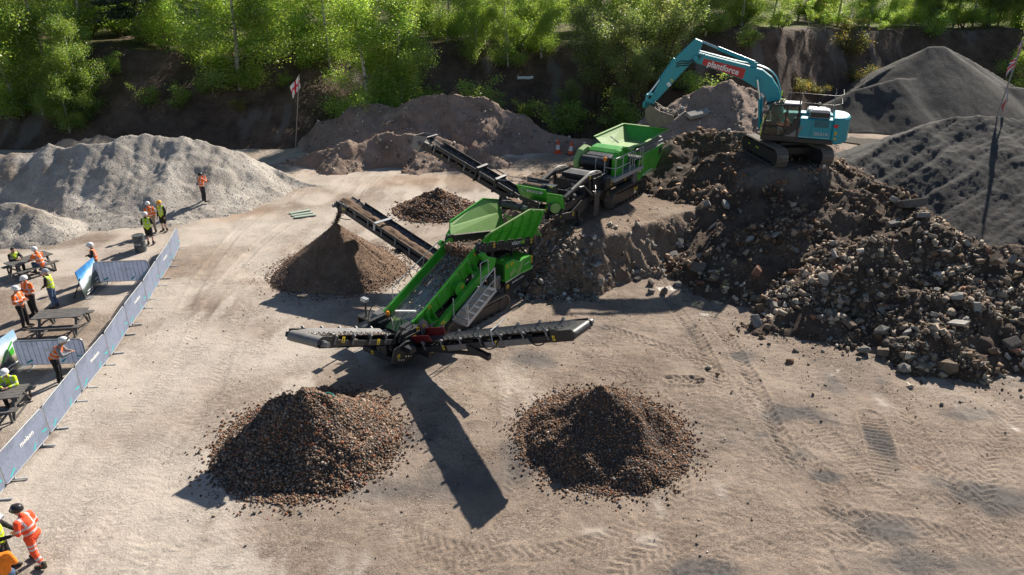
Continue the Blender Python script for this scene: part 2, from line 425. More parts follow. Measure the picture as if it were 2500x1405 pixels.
def h_rubble(X, Y):
    x, y = warp(X, Y, 0.7, 0.45, 61)
    h = np.full(X.shape, -9.0)
    for i, r in enumerate(RUB): h = smax(h, seg_h(x, y, r, 0.62 if i == 0 else 0.55), 0.35)
    h = h + 0.22 * fbm(X * 0.8, Y * 0.8, 4, 62) + 0.10 * fbm(X * 2.6, Y * 2.6, 3, 63)
    # the pad the excavator has levelled
    d = np.hypot(X - EXC.x, (Y - EXC.y) * 0.95) + 0.7 * fbm(X * 0.7, Y * 0.7, 3, 67)
    k = 1 - sstep(1.9, 3.6, d)
    return h * (1 - k) + (EXC.z + 0.03 * fbm(X * 3, Y * 3, 3, 66)) * k
LEDGE_Z = 2.0
LEDGE = [((2.6, 30.3), (0.2, -1.0), 1.3), ((4.3, 30.8), (0.48, -0.88), 1.35), ((6.3, 32.3), (0.62, -0.78), 1.1), ((2.9, 31.0), (-1.0, -0.1), 0.75), ((3.4, 35.0), (-0.80, 0.6), 0.20), ((4.0, 42.5), (0.0, 1.0), 0.2)]
def h_ledge(X, Y):
    x, y = warp(X, Y, 0.45, 0.8, 71)
    h = np.full(X.shape, LEDGE_Z)
    for (cx, cy), (nx, ny), s in LEDGE:
        L = math.hypot(nx, ny); d = ((x - cx) * nx + (y - cy) * ny) / L
        h = np.minimum(h, LEDGE_Z - s * d)
    k = sstep(LEDGE_Z, LEDGE_Z - 0.4, h)
    return h + k * (0.30 * fbm(X * 0.9, Y * 0.9, 4, 72) + 0.10 * fbm(X * 4, Y * 4, 3, 73)) + 0.02 * fbm(X * 3, Y * 3, 3, 74)

def bank_toe(X): return 61.5 - 3.5 * sstep(-14, -19, X) + 1.2 * np.sin(X * 0.09 + 1) + 1.0 * fbm(X * 0.12, X * 0 + 3, 2, 81) + 22.0 * np.clip((X - 17) / 30, 0, 1)
def h_bank(X, Y):
    toe = bank_toe(X)
    wdt = 10.5 - 3.0 * sstep(14, 24, X) + 1.2 * fbm(X * 0.15, X * 0 + 9, 2, 82)
    top = 7.2 + 1.0 * sstep(0, 25, X) - 1.2 * sstep(28, 46, X) + 0.4 * fbm(X * 0.1, X * 0 + 5, 2, 83)
    t = (Y - toe) / wdt
    tt = np.clip(t, 0, 1)
    h = top * (0.8 * tt + 0.2 * tt * tt * (3 - 2 * tt)) + np.maximum(t - 1, 0) * wdt * 0.02
    h = np.where(t < 0, t * wdt * 0.5, h)
    m = sstep(-0.1, 0.2, t) * (1 - sstep(0.85, 1.05, t))
    g = fbm(X * 0.45, Y * 0.12, 4, 84)
    return h + m * (0.7 * g + 0.3 * fbm(X * 0.8, Y * 0.8, 4, 85)) + 0.08 * fbm(X * 0.5, Y * 0.5, 3, 86)
CONES = dict(
 fines=((-8.35, 31.4), 3.15, 2.42), one=((-6.2, 17.6), 2.52, 1.92), two=((2.85, 17.85), 2.42, 1.92), three=((-4.7, 40.9), 2.3, 1.35))
def cone_h(key, X, Y):
    (cx, cy), r, hh = CONES[key]; sd = {'fines': 91, 'one': 92, 'two': 93, 'three': 94}[key]
    x, y = warp(X, Y, 0.30 if key != 'fines' else 0.10, 1.1, sd)
    dx, dy = x - cx, y - cy; d = np.hypot(dx, dy); a = np.arctan2(dy, dx)
    rr = r * (1 + 0.05 * np.sin(a * 3 + sd) + 0.04 * np.sin(a * 5 + 1))
    q = d / rr
    h = hh * (1 - q) + 0.10 * hh * np.clip(q * (1 - q), -1, 1) * -1.2
    h = np.where(q > 1, -(q - 1) * 1.5, h)
    h = np.minimum(h, hh - 0.03)
    if key == 'one':
        h = smax(h, seg_h(X, Y, [(-6.1, 17.8, 1.4), (-5.3, 18.2, 0.98), (-4.9, 18.4, 0.65)], 0.62), 0.2)
    if key == 'fines':
        h = h + 0.05 * np.sin(a * 11 + 3 * fbm(a * 2, d * 0.3, 2, 95)) * np.clip(q * (1.1 - q), 0, 1) * 2
    return h + 0.035 * fbm(X * 2.5, Y * 2.5, 3, sd + 5)
# ---- ruts left in the yard by wheels and tracks
RUTS = []                                                     # (points, half width, kind, depth)
def rut(pix, hw, kind, depth): RUTS.append(([tuple(ag(a, b))[:2] for a, b in pix], hw, kind, depth))
rut([(1430, 830), (1520, 880), (1590, 960), (1640, 1070), (1660, 1200), (1650, 1405)], 0.30, 'lug', 0.020)
rut([(1580, 640), (1640, 740), (1700, 820), (1740, 900), (1790, 1000), (1850, 1100), (1930, 1230), (2040, 1405)], 0.30, 'lug', 0.030)
rut([(1665, 690), (1730, 770), (1790, 850), (1850, 960), (1900, 1060), (2000, 1190), (2150, 1330), (2260, 1420)], 0.30, 'lug', 0.030)
rut([(1480, 800), (1600, 840), (1720, 890), (1840, 980), (1960, 1110), (2050, 1200)], 0.28, 'lug', 0.022)
rut([(2125, 1020), (2145, 1080), (2150, 1110), (2160, 1165)], 0.40, 'bar', 0.034)
rut([(1640, 925), (1700, 930)], 0.28, 'lug', 0.06)
rut([(2480, 1000), (2420, 1100), (2400, 1230), (2460, 1405)], 0.30, 'lug', 0.022)
rut([(2200, 980), (2250, 1080), (2330, 1190), (2480, 1320)], 0.30, 'lug', 0.026)
rut([(1500, 1405), (1640, 1320), (1800, 1270), (2000, 1260), (2250, 1290), (2500, 1380)], 0.30, 'lug', 0.024)
rut([(1720, 1405), (1850, 1340), (2050, 1320), (2300, 1370)], 0.30, 'lug', 0.024)
rut([(600, 740), (560, 850), (520, 960), (420, 1090), (300, 1240), (180, 1405)], 0.28, 'lug', 0.014)
rut([(520, 720), (470, 830), (400, 950), (300, 1080), (200, 1220), (120, 1405)], 0.28, 'lug', 0.014)
rut([(560, 620), (640, 740), (640, 850), (560, 960), (430, 1060)], 0.25, 'lug', 0.012)
rut([(800, 770), (700, 760), (600, 780), (480, 860), (330, 1000), (230, 1140)], 0.25, 'bar', 0.014)
rut([(1200, 440), (1000, 425), (820, 450), (640, 520), (520, 640), (450, 760)], 0.3, 'flat', 0.03)
rut([(1250, 465), (1040, 450), (880, 475), (700, 550), (580, 650), (500, 770)], 0.3, 'flat', 0.03)
rut([(900, 1240), (1050, 1330), (1250, 1360), (1450, 1330), (1700, 1240), (1900, 1170), (2150, 1140), (2500, 1180)], 0.30, 'lug', 0.018)
rut([(1300, 700), (1420, 800), (1560, 940), (1780, 1080), (2060, 1180), (2500, 1260)], 0.30, 'lug', 0.022)
rut([(1240, 960), (1260, 1130), (1230, 1280), (1150, 1405)], 0.30, 'lug', 0.016)
rut([(1380, 900), (1750, 960), (2100, 1060), (2500, 1110)], 0.30, 'bar', 0.018)
rut([(1950, 1000), (2080, 1120), (2200, 1260), (2300, 1405)], 0.34, 'bar', 0.016)
rut([(700, 800), (480, 1000), (380, 1200), (340, 1405)], 0.3, 'lug', 0.016)
rut([(300, 1405), (480, 1330), (700, 1300), (950, 1330), (1150, 1405)], 0.28, 'lug', 0.013)
def rut_height(X, Y):
    global RUTM
    out = np.zeros(X.shape); RUTM = np.zeros(X.shape)
    for pts, hw, kind, dep in RUTS:
        best = np.full(X.shape, 9.0); T = np.zeros(X.shape); S = np.zeros(X.shape); acc = 0.0
        # resample smoothly
        P = np.array(pts); n = len(P)
        if n > 2:
            u = np.arange(n); uu = np.linspace(0, n - 1, n * 4)
            from_ = np.clip(uu.astype(int), 0, n - 2); f = (uu - from_)[:, None]
            p0, p1, p2, p3 = P[np.maximum(from_ - 1, 0)], P[from_], P[from_ + 1], P[np.minimum(from_ + 2, n - 1)]
            P = 0.5 * (2 * p1 + (p2 - p0) * f + (2 * p0 - 5 * p1 + 4 * p2 - p3) * f ** 2 + (3 * p1 - p0 - 3 * p2 + p3) * f ** 3)
        box = (X > P[:, 0].min() - 1) & (X < P[:, 0].max() + 1) & (Y > P[:, 1].min() - 1) & (Y < P[:, 1].max() + 1)
        x, y = X[box], Y[box]
        b, tt, ss = np.full(x.shape, 9.0), np.zeros(x.shape), np.zeros(x.shape)
        for (x0, y0), (x1, y1) in zip(P[:-1], P[1:]):
            dx, dy = x1 - x0, y1 - y0; L = math.hypot(dx, dy) + 1e-9
            t = np.clip(((x - x0) * dx + (y - y0) * dy) / (L * L), 0, 1)
            d = np.hypot(x - x0 - dx * t, y - y0 - dy * t)
            k = d < b
            b = np.where(k, d, b); tt = np.where(k, acc + t * L, tt)
            ss = np.where(k, ((x - x0) * -dy + (y - y0) * dx) / L, ss); acc += L
        m = 1 - sstep(hw * 0.8, hw * 1.15, b)
        wob = 0.25 * fbm(x * 1.5, y * 1.5, 2, 97)
        if kind == 'lug': pat = np.sign(np.sin((tt + np.abs(ss) * 0.9 * np.where(ss > 0, 1, 1) + np.where(ss > 0, 0.11, 0)) * 2 * math.pi / 0.26)) 
        elif kind == 'bar': pat = np.sin((tt + 0.03 * wob) * 2 * math.pi / 0.17)
        else: pat = np.zeros(x.shape) - 0.3
        fade = np.clip(0.35 + 1.2 * vn(x * 0.7, y * 0.7, 98 + int(hw * 100)) - 0.25, 0.1, 1)
        edge = np.exp(-((b - hw * 1.1) / 0.07) ** 2) * 0.5
        RUTM[box] = np.maximum(RUTM[box], m * fade * (dep > .02)); o = 1.6 * dep * fade * (m * (pat * 0.55 - 0.45) + edge)
        out[box] = np.where(np.abs(o) > np.abs(out[box]), o, out[box])
    return out
def h_yard(X, Y):
    k = (0.4 + 0.7 * vn(X * 0.4, Y * 0.4, 106)) * (0.55 + .55 * sstep(-5, 6, X))
    return 0.05 * fbm(X * 0.25, Y * 0.25, 3, 101) + 0.018 * fbm(X * 1.3, Y * 1.3, 4, 102) + k * (0.013 * fbm(X * 4, Y * 6, 3, 103) + 0.010 * (1 - np.abs(fbm(X * 3.3, Y * 5.5, 3, 104)) * 2))
def ground_z(x, y):
    X, Y = np.array([[float(x)]]), np.array([[float(y)]])
    return float(max(h_yard(X, Y)[0, 0], h_grey(X, Y)[0, 0], h_red(X, Y)[0, 0], h_mid(X, Y)[0, 0], h_far(X, Y)[0, 0], h_near(X, Y)[0, 0],
                     h_rubble(X, Y)[0, 0], h_ledge(X, Y)[0, 0], h_bank(X, Y)[0, 0], *[cone_h(k, X, Y)[0, 0] for k in CONES]))

def grid_mesh(name, xs, ys, fn, keep=None, smooth=True):
    X, Y = np.meshgrid(xs, ys); Z = fn(X, Y)
    nx, ny = len(xs), len(ys)
    i = np.arange(nx * ny).reshape(ny, nx)
    q = np.stack([i[:-1, :-1], i[:-1, 1:], i[1:, 1:], i[1:, :-1]], -1).reshape(-1, 4)
    if keep is not None:
        k = keep(X, Y, Z); kq = k[:-1, :-1] | k[:-1, 1:] | k[1:, 1:] | k[1:, :-1]
        q = q[kq.ravel()]
    V = np.stack([X, Y, Z], -1).reshape(-1, 3)
    used = np.zeros(len(V), bool); used[q.ravel()] = True
    re = np.cumsum(used) - 1
    me = mesh_np(name, V[used], quads=re[q], smooth=smooth)
    return me, X.ravel()[used], Y.ravel()[used], Z.ravel()[used]
def spaced(a, fine0, fine1, step, b, far=1.25):
    c = list(np.arange(fine0, fine1 + step, step)); s = step
    lo = [];
    x = fine0
    while x > a: s *= far; x -= s; lo.append(x)
    s = step; hi = []; x = c[-1]
    while x < b: s *= far; x += s; hi.append(x)
    return np.array(lo[::-1] + c + hi)

# ---- the yard floor, one sheet to beyond the woods
xs = np.concatenate([spaced(-900, -17.0, -3.0, 0.085, -3.0, 1.14)[:-1], spaced(-2.95, -2.95, 19.5, 0.052, 900, 1.14)])
ys = np.concatenate([spaced(-300, 11.0, 26.5, 0.052, 26.5, 1.14)[:-1], spaced(26.55, 26.55, 36.0, 0.09, 1200, 1.07)])
me, gx, gy, gz = grid_mesh('ground', xs, ys, lambda X, Y: h_yard(X, Y) * (1 - sstep(60, 90, np.hypot(X, Y - 30))) + rut_height(X, Y) - 0.3 * sstep(60, 64, Y))
def blob(px, py, rx, ry, rot=0.0):
    c = ag(px, py); ca, sa = math.cos(rot), math.sin(rot)
    dx, dy = gx - c.x, gy - c.y
    return np.exp(-(((dx * ca + dy * sa) / rx) ** 2 + ((dy * ca - dx * sa) / ry) ** 2))
grit = 0.55 * sstep(-0.1, 0.8, fbm(gx * 0.33, gy * 0.33, 4, 111)) * sstep(-9, 2, gx) + 0.25 * sstep(0.15, 0.7, fbm(gx * 0.9, gy * 0.9, 4, 112)) * sstep(-12, 0, gx)
for a in ((1130, 1180, 1.6, 1.2), (1000, 1060, 1.0, 1.0), (900, 1200, 1.5, .7), (1280, 1120, 0.7, 1.2), (2150, 1080, .45, 1.1), (2360, 1010, 1.3, .6), (1720, 1395, .9, .5), (2250, 1380, 2.2, .5),
          (2020, 1160, .5, .3), (1930, 1010, .8, .5), (1310, 880, 1.2, .8), (1500, 1010, .8, .4), (2480, 1220, 1.2, .8), (1800, 870, .7, .5), (2180, 1300, .8, .35), (980, 890, 1.5, .6)):
    grit += 0.8 * blob(*a)
for a in ((390, 1262, .12, .05), (2020, 1165, .3, .14), (1700, 1400, .55, .3)): grit += 1.4 * blob(*a)
pale = (0.5 * sstep(0.1, 0.7, fbm(gx * 0.4 + 5, gy * 0.25, 4, 113)) + 0.4 * sstep(0.2, .6, fbm(gx * 0.8, gy * 0.25 + 4, 4, 115))) * (1 - .45 * sstep(-6, 4, gx))
for a in ((1610, 1240, .3, .7), (1580, 1320, .5, .4), (1450, 1300, .6, .3), (400, 900, 2.5, 3), (700, 860, 2.0, 1.2), (1760, 1200, .25, .6), (2150, 980, .35, .9), (250, 1200, 2.5, 2), (560, 560, 3, 2)): pale += 0.7 * blob(*a)
pale += 0.75 * (1 - sstep(-9, 3, gx - (gy - 20) * 0.15)) * (0.75 + .4 * fbm(gx * .3, gy * .3, 3, 117))
rust = 0.5 * sstep(0.2, 0.7, fbm(gx * 0.22, gy * 0.22 + 8, 3, 114)) * (1 - sstep(-4, 6, gx)) + 0.8 * blob(1000, 440, 6, 2.5) + .4 * blob(1260, 430, 4, 3) + .9 * blob(2240, 1145, .35, .12) + .7 * blob(620, 520, 3, 2)
wet = np.zeros_like(gx)
for a in ((1610, 710, .7, .5), (1640, 700, .5, .4), (1720, 765, .3, .5), (1850, 860, .45, .35), (1945, 875, .4, .2), (2080, 915, .9, .28), (2020, 905, .4, .3), (2470, 1050, .5, .7, .5), (2480, 930, .8, .5), (2440, 960, .4, .4), (2320, 990, .3, .3), (1890, 920, .3, .2), (2110, 345, 1.6, 3.0)):
    wet += 0.95 * blob(*a) * sstep(-0.1, 0.5, fbm(gx * 2.2, gy * 2.2, 3, 118))
rut_height(gx, gy); grit += 0.42 * RUTM * sstep(-.3, .4, fbm(gx * .8, gy * .8, 3, 119))
for nm, d in (('grit', grit), ('pale', pale), ('rust', rust), ('wet', wet)): add_attr(me, nm, np.clip(d, 0, 1))
ground = tag(obj('ground', me, M_ground), kind='structure')

# ---- the bank behind the yard with its wooded top
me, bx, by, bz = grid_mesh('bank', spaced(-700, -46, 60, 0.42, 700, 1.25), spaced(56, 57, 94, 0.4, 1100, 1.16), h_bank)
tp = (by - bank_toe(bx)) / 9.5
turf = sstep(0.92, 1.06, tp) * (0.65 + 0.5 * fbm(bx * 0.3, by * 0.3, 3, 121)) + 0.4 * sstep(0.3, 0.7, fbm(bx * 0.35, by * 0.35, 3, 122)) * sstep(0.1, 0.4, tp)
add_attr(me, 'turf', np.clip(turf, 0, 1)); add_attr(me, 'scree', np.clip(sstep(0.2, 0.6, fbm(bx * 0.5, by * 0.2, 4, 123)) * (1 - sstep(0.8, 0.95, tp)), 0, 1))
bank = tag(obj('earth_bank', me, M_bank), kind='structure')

# ---- heaps
def heap(name, xs, ys, fn, mat_, label, cat, attrs=None, floor=-0.12):
    root = empty(name, (float(np.mean(xs)), float(np.mean(ys)), 0))
    me, x, y, z = grid_mesh('slope', xs, ys, fn, keep=lambda X, Y, Z: Z > floor)
    if attrs:
        for k, f in attrs.items(): add_attr(me, k, np.clip(f(x, y, z), 0, 1))
    o = obj('slope', me, mat_, root, loc=-root.location)
    tag(root, label, cat)
    return root
ar = np.arange
grey_heap = heap('gravel_heap', ar(-38, -9.5, 0.1), ar(32.8, 53, 0.1), h_grey, M_greygravel,
     'long pale grey gravel heap with a double crest behind the picnic tables', 'gravel heap',
     {'rust': lambda x, y, z: 0.9 * sstep(0.1, 0.6, fbm(x * 0.35, y * 0.3, 4, 131)) * sstep(0.8, 1.6, z) + sstep(46, 47.5, y) * 0.8})
red_heap = heap('earth_heap', ar(-24, 9, 0.12), ar(46.5, 64, 0.12), h_red, M_redearth,
     'reddish brown earth heap with a scooped hollow below the wooded bank', 'earth heap',
     {'rust': lambda x, y, z: np.exp(-(((x + 9.0) / 2.2) ** 2 + ((y - 50.8) / 1.0) ** 2)) + 0.4 * sstep(0.2, 0.7, fbm(x * 0.4, y * 0.4, 3, 132))})
mid_heap = heap('earth_heap', ar(5, 27, 0.14), ar(45.5, 63, 0.14), h_mid, M_redearth,
     'rounded grey brown earth heap behind the excavator bucket', 'earth heap', {'rust': lambda x, y, z: 0 * x})
far_heap = heap('dust_heap', ar(26, 76, 0.2), ar(58, 92, 0.2), h_far, M_darkgrit,
     'tall peaked dark grey crushed stone heap beyond the excavator', 'stone heap')
near_heap = heap('dust_heap', ar(15, 50, 0.12), ar(27, 54, 0.12), h_near, M_darkgrit,
     'dark grey gullied crushed stone heap beside the rubble mound', 'stone heap')
ledge = heap('earth_ledge', ar(-1.5, 13, 0.085), ar(27.5, 50, 0.085), h_ledge, M_ledge,
     'raised brown earth ledge carrying the crusher above the yard', 'earth ledge',
     {'pale': lambda x, y, z: sstep(1.85, 1.98, z) * (0.5 + 0.6 * fbm(x * 0.5, y * 0.5, 3, 133))})
rubble = heap('rubble_heap', ar(5.5, 30, 0.1), ar(19, 48, 0.1), h_rubble, M_rubearth,
     'huge dark heap of broken concrete and earth under the teal excavator', 'rubble heap',
     {'pale': lambda x, y, z: 0.8 * sstep(0.0, 0.7, fbm(x * 0.35, y * 0.35, 4, 134)) * sstep(2.6, 3.6, z) + 0.35 * sstep(.2, .7, fbm(x, y, 3, 135))})
# ================================================================== loose stone
def stone_mat(name, rough=0.9, var=0.25, bump=0.4, spec=0.3):
    m, n, l, p, out = new_mat(name)
    a = n.new('ShaderNodeAttribute'); a.attribute_name = 'col'
    tc = n.new('ShaderNodeTexCoord'); nz = noise_tex(n, l, tc.outputs['Object'], 14.0, 5, 0.7)
    r = ramp(n, [(0.3, (1 - var,) * 3), (0.7, (1 + var,) * 3)]); l.new(nz.outputs['Fac'], r.inputs[0])
    l.new(mixc(n, l, 1.0, a.outputs['Color'], r.outputs[0], 'MULTIPLY'), p.inputs['Base Color'])
    p.inputs['Roughness'].default_value = rough; p.inputs['Specular IOR Level'].default_value = spec
    b = n.new('ShaderNodeBump'); b.inputs['Strength'].default_value = bump; b.inputs['Distance'].default_value = 0.03
    nb = noise_tex(n, l, tc.outputs['Object'], 30.0, 5, 0.7)
    l.new(nb.outputs['Fac'], b.inputs['Height']); l.new(b.outputs[0], p.inputs['Normal'])
    return m
M_stone = stone_mat('loose_stone')
RN = np.random.default_rng(5)
CUBE_V = np.array([(-1, -1, -1), (1, -1, -1), (1, 1, -1), (-1, 1, -1), (-1, -1, 1), (1, -1, 1), (1, 1, 1), (-1, 1, 1)], float) * 0.5
CUBE_Q = np.array([(0, 3, 2, 1), (4, 5, 6, 7), (0, 1, 5, 4), (1, 2, 6, 5), (2, 3, 7, 6), (3, 0, 4, 7)])
def rand_rot(n, rng, tilt=None):
    q = rng.normal(size=(n, 4)); q /= np.linalg.norm(q, axis=1)[:, None]
    if tilt is not None: q[:, 1:3] *= tilt; q /= np.linalg.norm(q, axis=1)[:, None]
    a, b, c, d = q.T
    return np.stack([np.stack([1 - 2 * (c * c + d * d), 2 * (b * c - a * d), 2 * (b * d + a * c)], -1),
                     np.stack([2 * (b * c + a * d), 1 - 2 * (b * b + d * d), 2 * (c * d - a * b)], -1),
                     np.stack([2 * (b * d - a * c), 2 * (c * d + a * b), 1 - 2 * (b * b + c * c)], -1)], -2)
def pick(pal, n, rng, var=0.2):
    c = np.array([p[:3] for p in pal]); wt = np.array([p[3] for p in pal], float); wt /= wt.sum()
    k = c[rng.choice(len(pal), n, p=wt)] * (1 + var * rng.normal(size=(n, 1)))
    return np.clip(k, 0.01, 0.8)
def stone_mesh(name, P, S, cols, rng, jit=0.22, asp=(0.5, 1.0), tilt=None):
    n = len(P)
    V = np.repeat(CUBE_V[None], n, 0) + rng.normal(size=(n, 8, 3)) * jit * 0.5
    # pinch alternate corners so that the pieces are angular, not boxes
    V *= (1 - 0.35 * rng.random((n, 8, 1)) * (rng.random((n, 8, 1)) < 0.5))
    sc = np.stack([np.ones(n), rng.uniform(*asp, n), rng.uniform(asp[0] * 0.7, asp[1] * 0.85, n)], -1)
    V = V * sc[:, None, :]
    V = np.einsum('nij,nkj->nki', rand_rot(n, rng, tilt), V) * S[:, None, None] + P[:, None, :]
    Q = (CUBE_Q[None] + (np.arange(n) * 8)[:, None, None]).reshape(-1, 4)
    me = mesh_np(name, V.reshape(-1, 3), quads=Q)
    fc = np.repeat(np.concatenate([cols, np.ones((n, 1))], 1), 6, 0)
    add_attr(me, 'col', fc, 'FACE', 'FLOAT_COLOR')
    return me
def bilin(fn, x, y): return fn(x[:, None], y[:, None])[:, 0]

PAL_MIX = [(0.34, 0.255, 0.185, 5), (0.23, 0.17, 0.125, 4), (0.28, 0.27, 0.255, 3), (0.145, 0.115, 0.09, 3), (0.36, 0.155, 0.09, 1.5), (0.50, 0.46, 0.40, 1.4), (0.16, 0.165, 0.17, 1.2)]
PAL_DARK = [(0.225, 0.142, 0.095, 5), (0.145, 0.095, 0.068, 4), (0.30, 0.185, 0.115, 3), (0.17, 0.16, 0.15, 2), (0.30, 0.14, 0.08, 1), (0.36, 0.33, 0.30, .7)]
PAL_RUB = [(0.20, 0.175, 0.15, 5), (0.11, 0.085, 0.068, 4), (0.29, 0.255, 0.215, 4), (0.19, 0.14, 0.10, 3), (0.40, 0.355, 0.30, 2), (0.24, 0.135, 0.09, .4), (0.50, 0.47, 0.43, .6)]
PAL_GREY = [(0.36, 0.345, 0.33, 4), (0.28, 0.265, 0.25, 4), (0.46, 0.44, 0.42, 2), (0.31, 0.26, 0.21, 2)]

def pile(name, key, label, n, smin, smax_, pal, mat_core, spill, seed, edge=1.0, part='stones'):
    rng = np.random.default_rng(seed)
    (cx, cy), r, hh = CONES[key]
    step = 0.05
    root = empty(name, (cx, cy, 0)); tag(root, label, 'stone pile' if key != 'fines' else 'soil pile')
    me, x, y, z = grid_mesh('core', np.arange(cx - r * 1.3, cx + r * 1.3, step), np.arange(cy - r * 1.3, cy + r * 1.3, step),
                            lambda X, Y: cone_h(key, X, Y), keep=lambda X, Y, Z: Z > -0.1)
    obj('core', me, mat_core, root, loc=-root.location)
    a = rng.uniform(0, 2 * math.pi, n); d = np.sqrt(rng.random(n)) * r * 1.12
    nsp = spill; a = np.concatenate([a, rng.uniform(0, 2 * math.pi, nsp)]); d = np.concatenate([d, r * (0.96 + np.abs(rng.normal(0, 0.17, nsp)))])
    X, Y = cx + d * np.cos(a), cy + d * np.sin(a)
    Z = np.maximum(bilin(lambda p, q: cone_h(key, p, q), X, Y), bilin(h_yard, X, Y))
    S = smin + (smax_ - smin) * rng.random(len(X)) ** 1.8
    S *= np.where(d > r * 0.75, edge, 1.0)
    P = np.stack([X, Y, Z + S * 0.18], -1)
    me = stone_mesh(part, P, S, pick(pal, len(X), rng), rng)
    o = obj(part, me, M_stone, root, loc=-root.location); o['kind'] = 'stuff'
    return root
pile('stone_pile', 'one', 'coarse mixed stone pile in front of the screener with a sharp dark peak', 14500, 0.034, 0.09, [(a * .84, b * .73, c * .66, d) for a, b, c, d in PAL_MIX], M_pilecore, 1900, 11)
pile('stone_pile', 'two', 'dark brown fine stone pile under the right side conveyor', 14500, 0.024, 0.066, PAL_DARK, M_pilecore, 2200, 12, 1.2)
pile('stone_pile', 'three', 'small dark stone pile between screener and grey gravel', 4200, 0.05, 0.14, PAL_DARK, M_pilecore, 500, 13)
fp = pile('soil_pile', 'fines', 'steep brown cone of screened fines below the far conveyor', 6500, 0.018, 0.05, PAL_DARK, M_fines, 900, 14, 1.3, 'grains')

# ---- broken concrete and brick over the rubble heap
rng = np.random.default_rng(21)
def scatter_on(fn, n, x0, x1, y0, y1, lo, rng, dens=None):
    xs, ys = rng.uniform(x0, x1, n), rng.uniform(y0, y1, n)
    z = bilin(fn, xs, ys); k = z > lo
    if dens is not None: k &= rng.random(n) < dens(xs, ys, z)
    return xs[k], ys[k], z[k]
padk = lambda x, y: sstep(1.6, 2.9, np.hypot(x - EXC.x, y - EXC.y))
x, y, z = scatter_on(h_rubble, 62000, 6, 29, 19.5, 44, -0.05, rng, lambda x, y, z: np.clip(0.12 + 1.0 * sstep(-0.25, 0.45, fbm(x * 0.45, y * 0.45, 4, 201)), 0, 1) * (0.15 + .85 * padk(x, y)) * (0.5 + 0.5 * sstep(38, 30, y)) * (1 - .75 * sstep(33, 35.5, y) * sstep(12.5, 11, x)))
S = 0.035 + 0.26 * rng.random(len(x)) ** 7 + 0.05 * rng.random(len(x))
patch = sstep(0.1, 0.5, fbm(x * 0.3 + 3, y * 0.3, 3, 202))
C = pick(PAL_RUB, len(x), rng) * (0.75 + 0.55 * patch)[:, None] * (1 + np.array([.22, .02, -.12]) * sstep(27, 33, y)[:, None])
me = stone_mesh('fragments', np.stack([x, y, z + S * 0.04], -1), S * 1.15, C * np.array([1.08, 1.0, .9]), rng, 0.16, (0.28, 0.9))
o = obj('fragments', me, M_stone, rubble, loc=-rubble.location); o['kind'] = 'stuff'
# the largest pieces, each on its own
def rock_variants(n, seed):
    import bmesh
    rg = random.Random(seed); out = []
    for i in range(n):
        bm = bmesh.new()
        if i % 3 == 0:      # broken slab
            bmesh.ops.create_cube(bm, size=1.0)
            for v in bm.verts: v.co += Vector([rg.uniform(-.14, .14) for _ in range(3)])
            bmesh.ops.scale(bm, vec=(1, rg.uniform(.5, .8), rg.uniform(.2, .4)), verts=bm.verts)
            bmesh.ops.bevel(bm, geom=bm.edges[:], offset=0.035, segments=1, affect='EDGES')
        elif i % 3 == 1:    # angular boulder
            bmesh.ops.create_icosphere(bm, subdivisions=1, radius=0.5)
            for v in bm.verts: v.co *= rg.uniform(.72, 1.12)
            bmesh.ops.scale(bm, vec=(1, rg.uniform(.65, .95), rg.uniform(.5, .8)), verts=bm.verts)
        else:               # block
            bmesh.ops.create_cube(bm, size=0.85)
            for v in bm.verts: v.co += Vector([rg.uniform(-.16, .16) for _ in range(3)])
            bmesh.ops.scale(bm, vec=(1, rg.uniform(.5, .9), rg.uniform(.4, .75)), verts=bm.verts)
            bmesh.ops.bevel(bm, geom=bm.edges[:], offset=0.05, segments=1, affect='EDGES')
        me = bpy.data.meshes.new('rock'); bm.to_mesh(me); bm.free(); out.append(me)
    return out
def rock_mat(name, col):
    return earth_mat(name, [(0.3, tuple(c * .72 for c in col)), (0.5, col), (0.72, tuple(min(.8, c * 1.3) for c in col))], 3.0, 18, 0.6, 0.03, bscale=9)
ROCKM = [rock_mat('concrete_chunk', (0.25, 0.23, 0.205)), rock_mat('dark_stone', (0.15, 0.13, 0.115)), rock_mat('brown_stone', (0.19, 0.145, 0.105)), rock_mat('pale_concrete', (0.36, 0.34, 0.305)), rock_mat('brick_red', (0.22, 0.115, 0.08))]
ROCKS = []
for mi, mm in enumerate(ROCKM):
    vs = rock_variants(6, 40 + mi)
    for v in vs: v.materials.append(mm)
    ROCKS.append(vs)
rg = random.Random(77)
def put_rock(x, y, z, s, parent, mi=None, tilt=0.5, name='rock'):
    mi = rg.choices(range(5), (6, 4, 4, 3, .4))[0] if mi is None else mi
    o = bpy.data.objects.new(name, rg.choice(ROCKS[mi])); link(o, parent)
    pl = parent.location if parent else Vector((0, 0, 0))
    o.location = Vector((x, y, z + s * 0.16)) - pl
    o.rotation_euler = (rg.gauss(0, tilt), rg.gauss(0, tilt), rg.uniform(0, 6.28)); o.scale = (s,) * 3
    return o
x, y, z = scatter_on(h_rubble, 2600, 6.5, 28, 19.8, 43, -0.03, rng, lambda x, y, z: (0.2 + .8 * sstep(36, 25, y)) * padk(x, y) * (0.4 + 0.9 * sstep(1.5, 0.2, z)) * sstep(0, .2, 28 - x))
for i in range(min(272, len(x))):
    put_rock(x[i], y[i], z[i], 0.20 + 0.36 * rng.random() ** 2.6, rubble)
